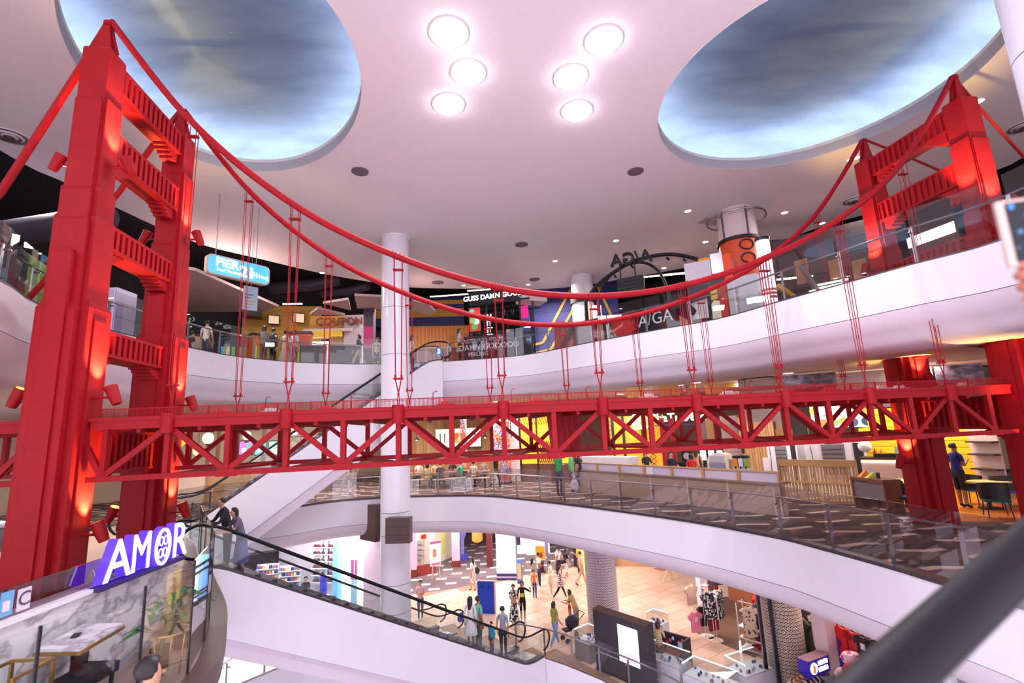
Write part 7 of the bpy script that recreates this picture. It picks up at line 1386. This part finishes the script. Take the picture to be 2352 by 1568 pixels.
# clothes shop at the right
B = Board(1842, 1370, 1545, 18.4, 2080, 14.6, Z3); r = wallb('wall_clothes_shop', B, C(66, 48, 56))
gx = [(.02, (226, 226, 236), .7, 'white and red jersey top left of the shop wall'), (.12, (60, 58, 46), 1.1, 'large olive tee hanging beside the pale pier'), (.30, (226, 206, 206), 1.0, 'cream blouse beyond the pale pier'), (.37, (170, 26, 56), 1.0, 'crimson top beside the cream blouse'), (.45, (60, 50, 190), 1.05, 'blue top with a white yoke'), (.55, (226, 32, 36), .95, 'bright red dress on the shop wall'), (.64, (210, 40, 60), .9, 'red and white top beside the bright dress'), (.73, (60, 50, 56), .9, 'grey top with a white print'), (.83, (40, 38, 44), .9, 'black top with white trim')]
for k, (u, c, L, lb) in enumerate(gx): garment(lb, B.p(u, .93 if L < 1.05 else .80, .35), B.ang, c, L, .55, motif=(236, 226, 226) if k in (1, 4, 7, 8) else None)
q0, q1 = B.p(.38, .42, 1.0), B.p(.62, .5, 2.6); r2 = thing('garment_rail', 'steel garment rail packed with wooden hangers', 'clothes rack', V((q0.x, q0.y, Z3))); MB().tube([q0, q1], .02, 6).build('rail', DSTEEL, r2, world=True)
for q in (q0, q1): MB().tube([V((q.x, q.y, Z3)), q], .018, 6).build('upright', DSTEEL, r2, world=True)
for k in range(13): garment('%s shirt edge on, %s along the garment rail' % (('white', 'maroon', 'cream', 'black')[k % 4], ('first', 'second', 'third', 'fourth', 'fifth', 'sixth', 'seventh', 'eighth', 'ninth', 'tenth', 'eleventh', 'twelfth', 'last')[k]), q0 + (q1 - q0) * ((k + .5) / 13) + V((0, 0, -.12)), B.ang + .2, ((226, 216, 226), (130, 26, 60), (236, 220, 190), (40, 36, 44))[k % 4], .85, .45)
for k, (x, y, c, lb) in enumerate(((1955, 1510, (236, 206, 214), 'pink patterned bundle below the garment rail'), (1942, 1548, (226, 190, 190), 'cream folded bundle lower down'), (1960, 1538, (206, 26, 36), 'red folded bundle beside the cream one'))):
    p = aty(x, y, 15.6 - .3 * k); tag(MB().lathe(p, [(.22, -.12), (.28, 0), (.2, .12), (.05, .16)], 12, 1.1, .8).build('folded_cloth', flecked('flecked_pink', srgb(240, 200, 214), srgb(200, 60, 90), 8) if k == 0 else clothm(c), smooth=True), lb, 'clothing', 'folded clothes')
r = thing('display_table', 'dark display table carrying the folded bundles', 'table', V((*aty(1950, 1550, 15.3)[:2], Z3))); tz_ = aty(1950, 1565, 15.3).z - Z3 - .12; MB().box((0, .1, tz_), (1.1, .9, .05)).build('table_top', C(40, 30, 36), r)
for x_ in (-.45, .45):
    for y_ in (-.3, .4): MB().box((x_, y_, tz_ / 2), (.05, .05, tz_)).build('leg', C(40, 30, 36), r)
B = Board(1884, 1390, 1560, 16.8, 1914, 16.4, Z3); r = at_board('pale_pier', 'pale square pier with a brown inset panel and red base', 'pillar', B); B.box(MB(), th=.5).build('shaft', C(238, 206, 206), r, world=True); B.box(MB(), .15, .8, .12, .34, .26, .02).build('inset_panel', C(150, 110, 96), r, world=True); B.box(MB(), -.02, 1.02, 0, .07, 0, .54).build('base', C(120, 56, 40), r, world=True)
# more of the shop row beyond the near handrail
B = Board(2140, 1480, 1600, 11.5, 2260, 10.6, Z3); r = wallb('wall_corner_shop', B, C(96, 74, 84)); B.box(MB(), .35, .5, 0, 1, .1, .3).build('white_pier', C(240, 236, 250), r, world=True)
for k, (u, c, lb) in enumerate(((.1, (206, 196, 200), 'pale flecked garment glimpsed under the near handrail'), (.68, (50, 70, 190), 'blue garment glimpsed beyond the white pier'))): garment(lb, B.p(u, .8, .3), B.ang, None if k == 0 else c, .9, .6, FLK if k == 0 else None)
# --- people
def P3(label, x, y, h, face, top, bottom, **k): return person(label, fl(x, y), h, face, top, bottom, group=G3, **k)
UPZ = PI / 2
P3('long haired woman in a white outfit with a black bag on her back', 1087, 1357, 1.66, 2.6, (250, 226, 232), (244, 220, 226), hair='long', bottoms='shorts', legs=((.1, 0), (-.1, .1)), shoes=(110, 50, 40)); bb = fl(1093, 1357); tag(MB().sphere(bb + V((.12, -.1, 1.08)), .17, 12, 8, (.8, .5, 1.2)).build('shoulder_bag', BLACK, smooth=True), 'black shoulder bag on the long haired woman', 'bag')
DOT = flecked('dotted_dress', srgb(30, 26, 34), srgb(240, 230, 226), 10, .52)
P3('woman in a long black and white dotted dress with clasped hands', 1182, 1432, 1.6, -1.6, DOT, DOT, hair='bun', arms=('clasp', 'clasp'), dress=(DOT, 1.02, .12, .24), bottoms='shorts')
wb = P3('woman in a black tee and shorts raising an arm beside the dotted dress', 1202, 1427, 1.66, -1.7, (34, 32, 38), (30, 28, 34), hair='bob', arms=((-.25, .2, .06), 'down'), bottoms='shorts', shoes=(240, 236, 240)); MB().box((0, .125, 1.16), (.17, .05, .15)).build('shirt_print', C(240, 220, 60), wb)
P3('boy in an orange tee and navy trousers facing the camera', 1229, 1372, 1.28, -1.5, (244, 132, 60), (50, 50, 110), hair='short', shoes=(60, 60, 80)); P3('woman in a grey patterned shawl behind the boy', 1226, 1358, 1.62, .4, FLK2, (226, 216, 220), hair='long', sleeve='long', arms=('fold', 'fold')); P3('bearded man in white beside the patterned shawl', 1240, 1348, 1.74, .3, (240, 226, 220), (50, 50, 90), hair='short', skin=SKIN2, arms=('clasp', 'clasp'))
P3('woman in a cream top and peach trousers with folded arms', 1267, 1366, 1.62, .2, (250, 236, 206), (236, 196, 176), hair='bun', arms=('fold', 'fold'), sleeve='long', dress=((226, 190, 166), .95, .6, .22)); n = NT('plaid', .85); x, y, z = n.sep(n.pos); PLD = n.done(n.mix(n.f('MAXIMUM', n.f('LESS_THAN', n.f('FRACT', n.f('MULTIPLY', n.f('ADD', x, y), 11)), .3), n.f('LESS_THAN', n.f('FRACT', n.f('MULTIPLY', z, 11)), .3)), srgb(240, 220, 230), srgb(120, 40, 80)))
P3('woman in a plaid shirt striding across the tiles', 1289, 1376, 1.6, .1, PLD, (44, 36, 50), hair='tail', sleeve='long', legs=((.42, .05), (-.45, .25)), arms=('fold', 'fore'), dress=(PLD, 1.0, .68, .22)); P3('woman in a white top and long navy skirt with back turned', 1284, 1324, 1.64, 2.2, (250, 240, 244), (40, 36, 60), hair='tail', dress=((40, 36, 60), .98, .2, .2)); P3('woman in a black tee and white shorts with a shoulder bag', 1303, 1332, 1.62, .6, (50, 40, 48), (250, 226, 220), hair='bob', bottoms='shorts', legs=((.15, 0), (-.2, .1))); q = fl(1297, 1332); tag(MB().sphere(q + V((-.1, -.1, 1.0)), .15, 12, 8, (1, .5, .8)).build('shoulder_bag', BLACK, smooth=True), 'small black bag beside the white shorts', 'bag')
P3('man in a grey tee and khaki shorts half behind the ring column', 1337, 1342, 1.72, .4, (206, 180, 170), (190, 150, 120), bottoms='shorts', legs=((.4, .1), (-.4, .3)), shoes=(40, 36, 40)); P3('shopper in yellow beside the amber shop', 1330, 1318, 1.6, 2.8, (250, 200, 60), (60, 60, 90), arms=('phone', 'down'))
P3('man in pink holding a phone at the head of the far escalator', 966, 1424, 1.7, -1.4, (240, 190, 206), (70, 90, 130), arms=('phone', 'phone'))
P3('woman in an olive tee and jeans walking to the stroller', 1277, 1487, 1.66, .6, (150, 150, 60), (130, 150, 200), hair='bob', arms=('fore', 'fore'), legs=((.3, .05), (-.3, .25)), shoes=(250, 246, 250)); P3('walker in peach trousers cut off by the slab edge', 1537, 1335, 1.7, .3, (226, 196, 190), (236, 190, 176), hair='short', legs=((.35, .1), (-.35, .3)))
P3('long haired woman in beige bending beside the ring column', 1326, 1448, 1.62, 2.4, (226, 180, 120), (190, 160, 140), hair='long', hairm=HAIRB, lean=.5, arms=('forward', 'forward')); P3('child in a red jacket beside the stroller', 1311, 1440, 1.05, 2.9, (226, 60, 40), (60, 50, 60), hair='short')
st = fl(1316, 1470); r = thing('stroller', 'dark baby stroller facing the olive tee woman', 'stroller', st, .4); MB().lathe((0, 0, .45), [(.12, 0), (.24, .15), (.26, .35), (.1, .5)], 12, 1.2, .8).build('seat_hood', C(40, 40, 60), r, smooth=True); MB().box((-.25, 0, .45), (.3, .34, .06)).build('foot_rest', C(50, 50, 70), r); MB().tube([(.25, -.2, .8), (.5, -.2, 1.0), (.5, .2, 1.0), (.25, .2, .8)], .016, 6).build('push_bar', BLACK, r)
for x_ in (-.35, .3):
    for y_ in (-.22, .22): MB().tube([(x_, y_ - .02, .1), (x_, y_ + .02, .1)], .1, 14).build('wheel', C(70, 66, 80), r); MB().tube([(x_, y_, .1), (0, y_ * .8, .5)], .012, 5).build('frame_tube', STEEL, r)
P3('shop girl in magenta behind the black posts', 1772, 1512, 1.6, 2.6, (236, 20, 150), (50, 50, 60), hair='long', hairm=HAIRB)
n = NT('amber_stripes', .85); x, y, z = n.sep(n.pos); STRP = n.done(n.mix(n.f('LESS_THAN', n.f('FRACT', n.f('MULTIPLY', z, 16)), .45), srgb(250, 240, 220), srgb(226, 160, 60)))
P3('brown haired seller in an amber striped shirt at the charm desk', 1520, 1545, 1.62, 1.2, STRP, (70, 60, 70), hair='bob', hairm=HAIRB, arms=('forward', 'forward'))
for x, d, h, f_, t_, b_, lb, kw in ((702, 26.0, 1.72, -1.2, (36, 34, 50), (40, 36, 48), 'man in a black printed tee in the accessory shop', dict(arms=('phone', 'phone'))), (712, 24.6, 1.5, -1.5, (40, 130, 100), (60, 60, 70), 'man in green bending over the goods', dict(lean=.4, arms=('forward', 'forward'))), (767, 23.0, 1.66, -1.8, (50, 44, 50), (50, 50, 60), 'man in a dark tee looking down beside the blue column', dict(arms=('clasp', 'clasp'))), (752, 23.6, 1.56, -1.2, (70, 46, 56), (60, 50, 60), 'woman in a white cap beside the dark tee man', dict(hair='long', hat=(240, 236, 240))), (662, 24.0, 1.5, 1.2, (226, 80, 130), (60, 60, 80), 'child with dark hair low behind the escalator glass', {})):
    kw = dict(kw); kw.setdefault('hair', 'short'); person(lb, posx(x, 1340, d, Z3), h, f_, t_, b_, group=G3, **kw)
B = Board(736, 1328, 1380, 24.2, 749, 24.1, Z3); r = at_board('blue_standee', 'round topped royal blue standee beside the couple', 'standee', B); B.box(MB(), th=.1).build('panel', C(50, 40, 220), r, world=True); c0 = B.p(.5, 1, 0); MB().tube([c0 - B.n * .05, c0 + B.n * .05], B.L / 2, 18).build('round_top', C(50, 40, 220), r, world=True)
person('shopper in dark clothes and a grey cap below the escalator', posx(505, 1550, 20.6, Z3 - .0), 1.6, .6, (60, 56, 66), (50, 50, 60), group=G3, hat=(130, 126, 160), arms=('phone', 'down'))
# passengers at the foot of the escalator
PE = 'passengers on the descending escalator'
person('man in a mint shirt standing on the escalator', on_esc(2.55, .75), 1.76, ED + PI, (110, 186, 166), (90, 96, 100), hair='short', skin=SKIN2, sleeve='short', group=PE); person('woman in a white dotted dress beside the mint shirt', on_esc(3.2, .45), 1.62, ED + PI + .6, (226, 220, 222), (150, 120, 110), hair='long', sleeve='long', group=PE, dress=((226, 222, 224), 1.0, .5, .25)); person('small boy in a teal jacket on the escalator', on_esc(2.3, .35), 1.08, ED, (30, 150, 190), (50, 50, 60), hair='short', sleeve='long', group=PE); person('man in a grey polo and dark trousers looking aside on the escalator', on_esc(1.55, .5), 1.74, ED + PI + .4, (150, 152, 170), (44, 44, 60), hair='short', group=PE)
# phone raised by a neighbour at the frame edge
q = aty(2332, 535, .86); ph = thing('raised_phone', 'phone with a dark bright specked screen raised at the frame edge', 'phone', q, -.35)
MB().box((.01, 0, 0), (.062, .009, .128)).build('phone_case', C(214, 190, 180, .4), ph); MB().box((.014, -.0052, 0), (.046, .001, .116)).build('screen', C(16, 20, 34, .2), ph)
for k, (x_, z_, c) in enumerate(((.0, .05, (60, 140, 230)), (.02, .03, (40, 70, 110)), (.005, .0, (60, 110, 150)), (.025, -.01, (50, 80, 120)), (.015, -.04, (60, 150, 200)), (-.003, -.03, (40, 60, 90)))): MB().sphere((x_, -.0058, z_), .0045, 8, 6, (1, .1, 1)).build('screen_icon', glow(*c, .7), ph)
hand = thing('person', 'raised hand of a neighbour with a beaded bracelet gripping the phone', 'person', q + V((.035, .005, -.075)))
J = [(0.05, .03, -.17), (.035, .025, -.11), (.03, .02, -.06), (.02, .012, -.02), (-.005, .014, .02), (-.03, .005, .018), (-.038, -.012, .01), (-.01, .016, .0), (-.036, .006, -.004), (-.042, -.012, -.01), (-.008, .018, -.02), (-.034, .008, -.026), (-.038, -.01, -.03), (.0, .02, -.038), (-.024, .012, -.046), (-.03, -.004, -.05), (.03, .0, -.03), (.025, -.02, -.0), (.012, -.024, .018), (.09, .05, -.3), (.16, .09, -.46)]
Rr = [.026, .023, .032, .026, .011, .010, .008, .012, .011, .009, .012, .010, .008, .011, .009, .008, .014, .011, .009, .03, .036]; Ed = [(19, 0), (20, 19), (0, 1), (1, 2), (2, 3), (3, 4), (4, 5), (5, 6), (3, 7), (7, 8), (8, 9), (2, 10), (10, 11), (11, 12), (2, 13), (13, 14), (14, 15), (2, 16), (16, 17), (17, 18)]
me = bpy.data.meshes.new('hand_and_forearm'); me.from_pydata(J, Ed, []); ho = bpy.data.objects.new('hand_and_forearm', me); COL.objects.link(ho); ho.parent = hand; md = ho.modifiers.new('skin', 'SKIN'); md.use_smooth_shade = True
for i, d in enumerate(me.skin_vertices[0].data): d.radius = (Rr[i], Rr[i]); d.use_root = (i == 2)
ho.modifiers.new('sub', 'SUBSURF').levels = 2; me.materials.append(mat('hand_skin', srgb(196, 120, 100), .5, var=.08, vscale=60))
for k in range(11): t = 2 * PI * k / 11; MB().sphere((.04 + .03 * math.cos(t), .027 + .03 * math.sin(t), -.128 - .006 * math.cos(t)), .0095, 8, 6).build('bracelet_bead', C(206, 180, 120, .3) if k % 2 else C(120, 96, 60, .3), hand, smooth=True)

hp_ = atz(335, 1548, -1.62); person('dark haired cafe guest whose head shows at the bottom edge', V((hp_.x - .05, hp_.y + .1, Z4)), 1.62, 1.0, (90, 84, 100), (60, 60, 70), hair='short', sit=True, arms=('table', 'table'))
r = thing('cafe_stool', 'black cafe stool under the guest at the bottom edge', 'stool', V((hp_.x - .05, hp_.y + .1, Z4))); MB().cyl((0, 0), .2, .36, .40, 20).build('seat', BLACK, r, smooth=True); MB().cyl((0, 0), .03, .02, .36, 10).build('stem', GOLD, r); MB().cyl((0, 0), .18, 0, .02, 20).build('base', GOLD, r)
finish_people()
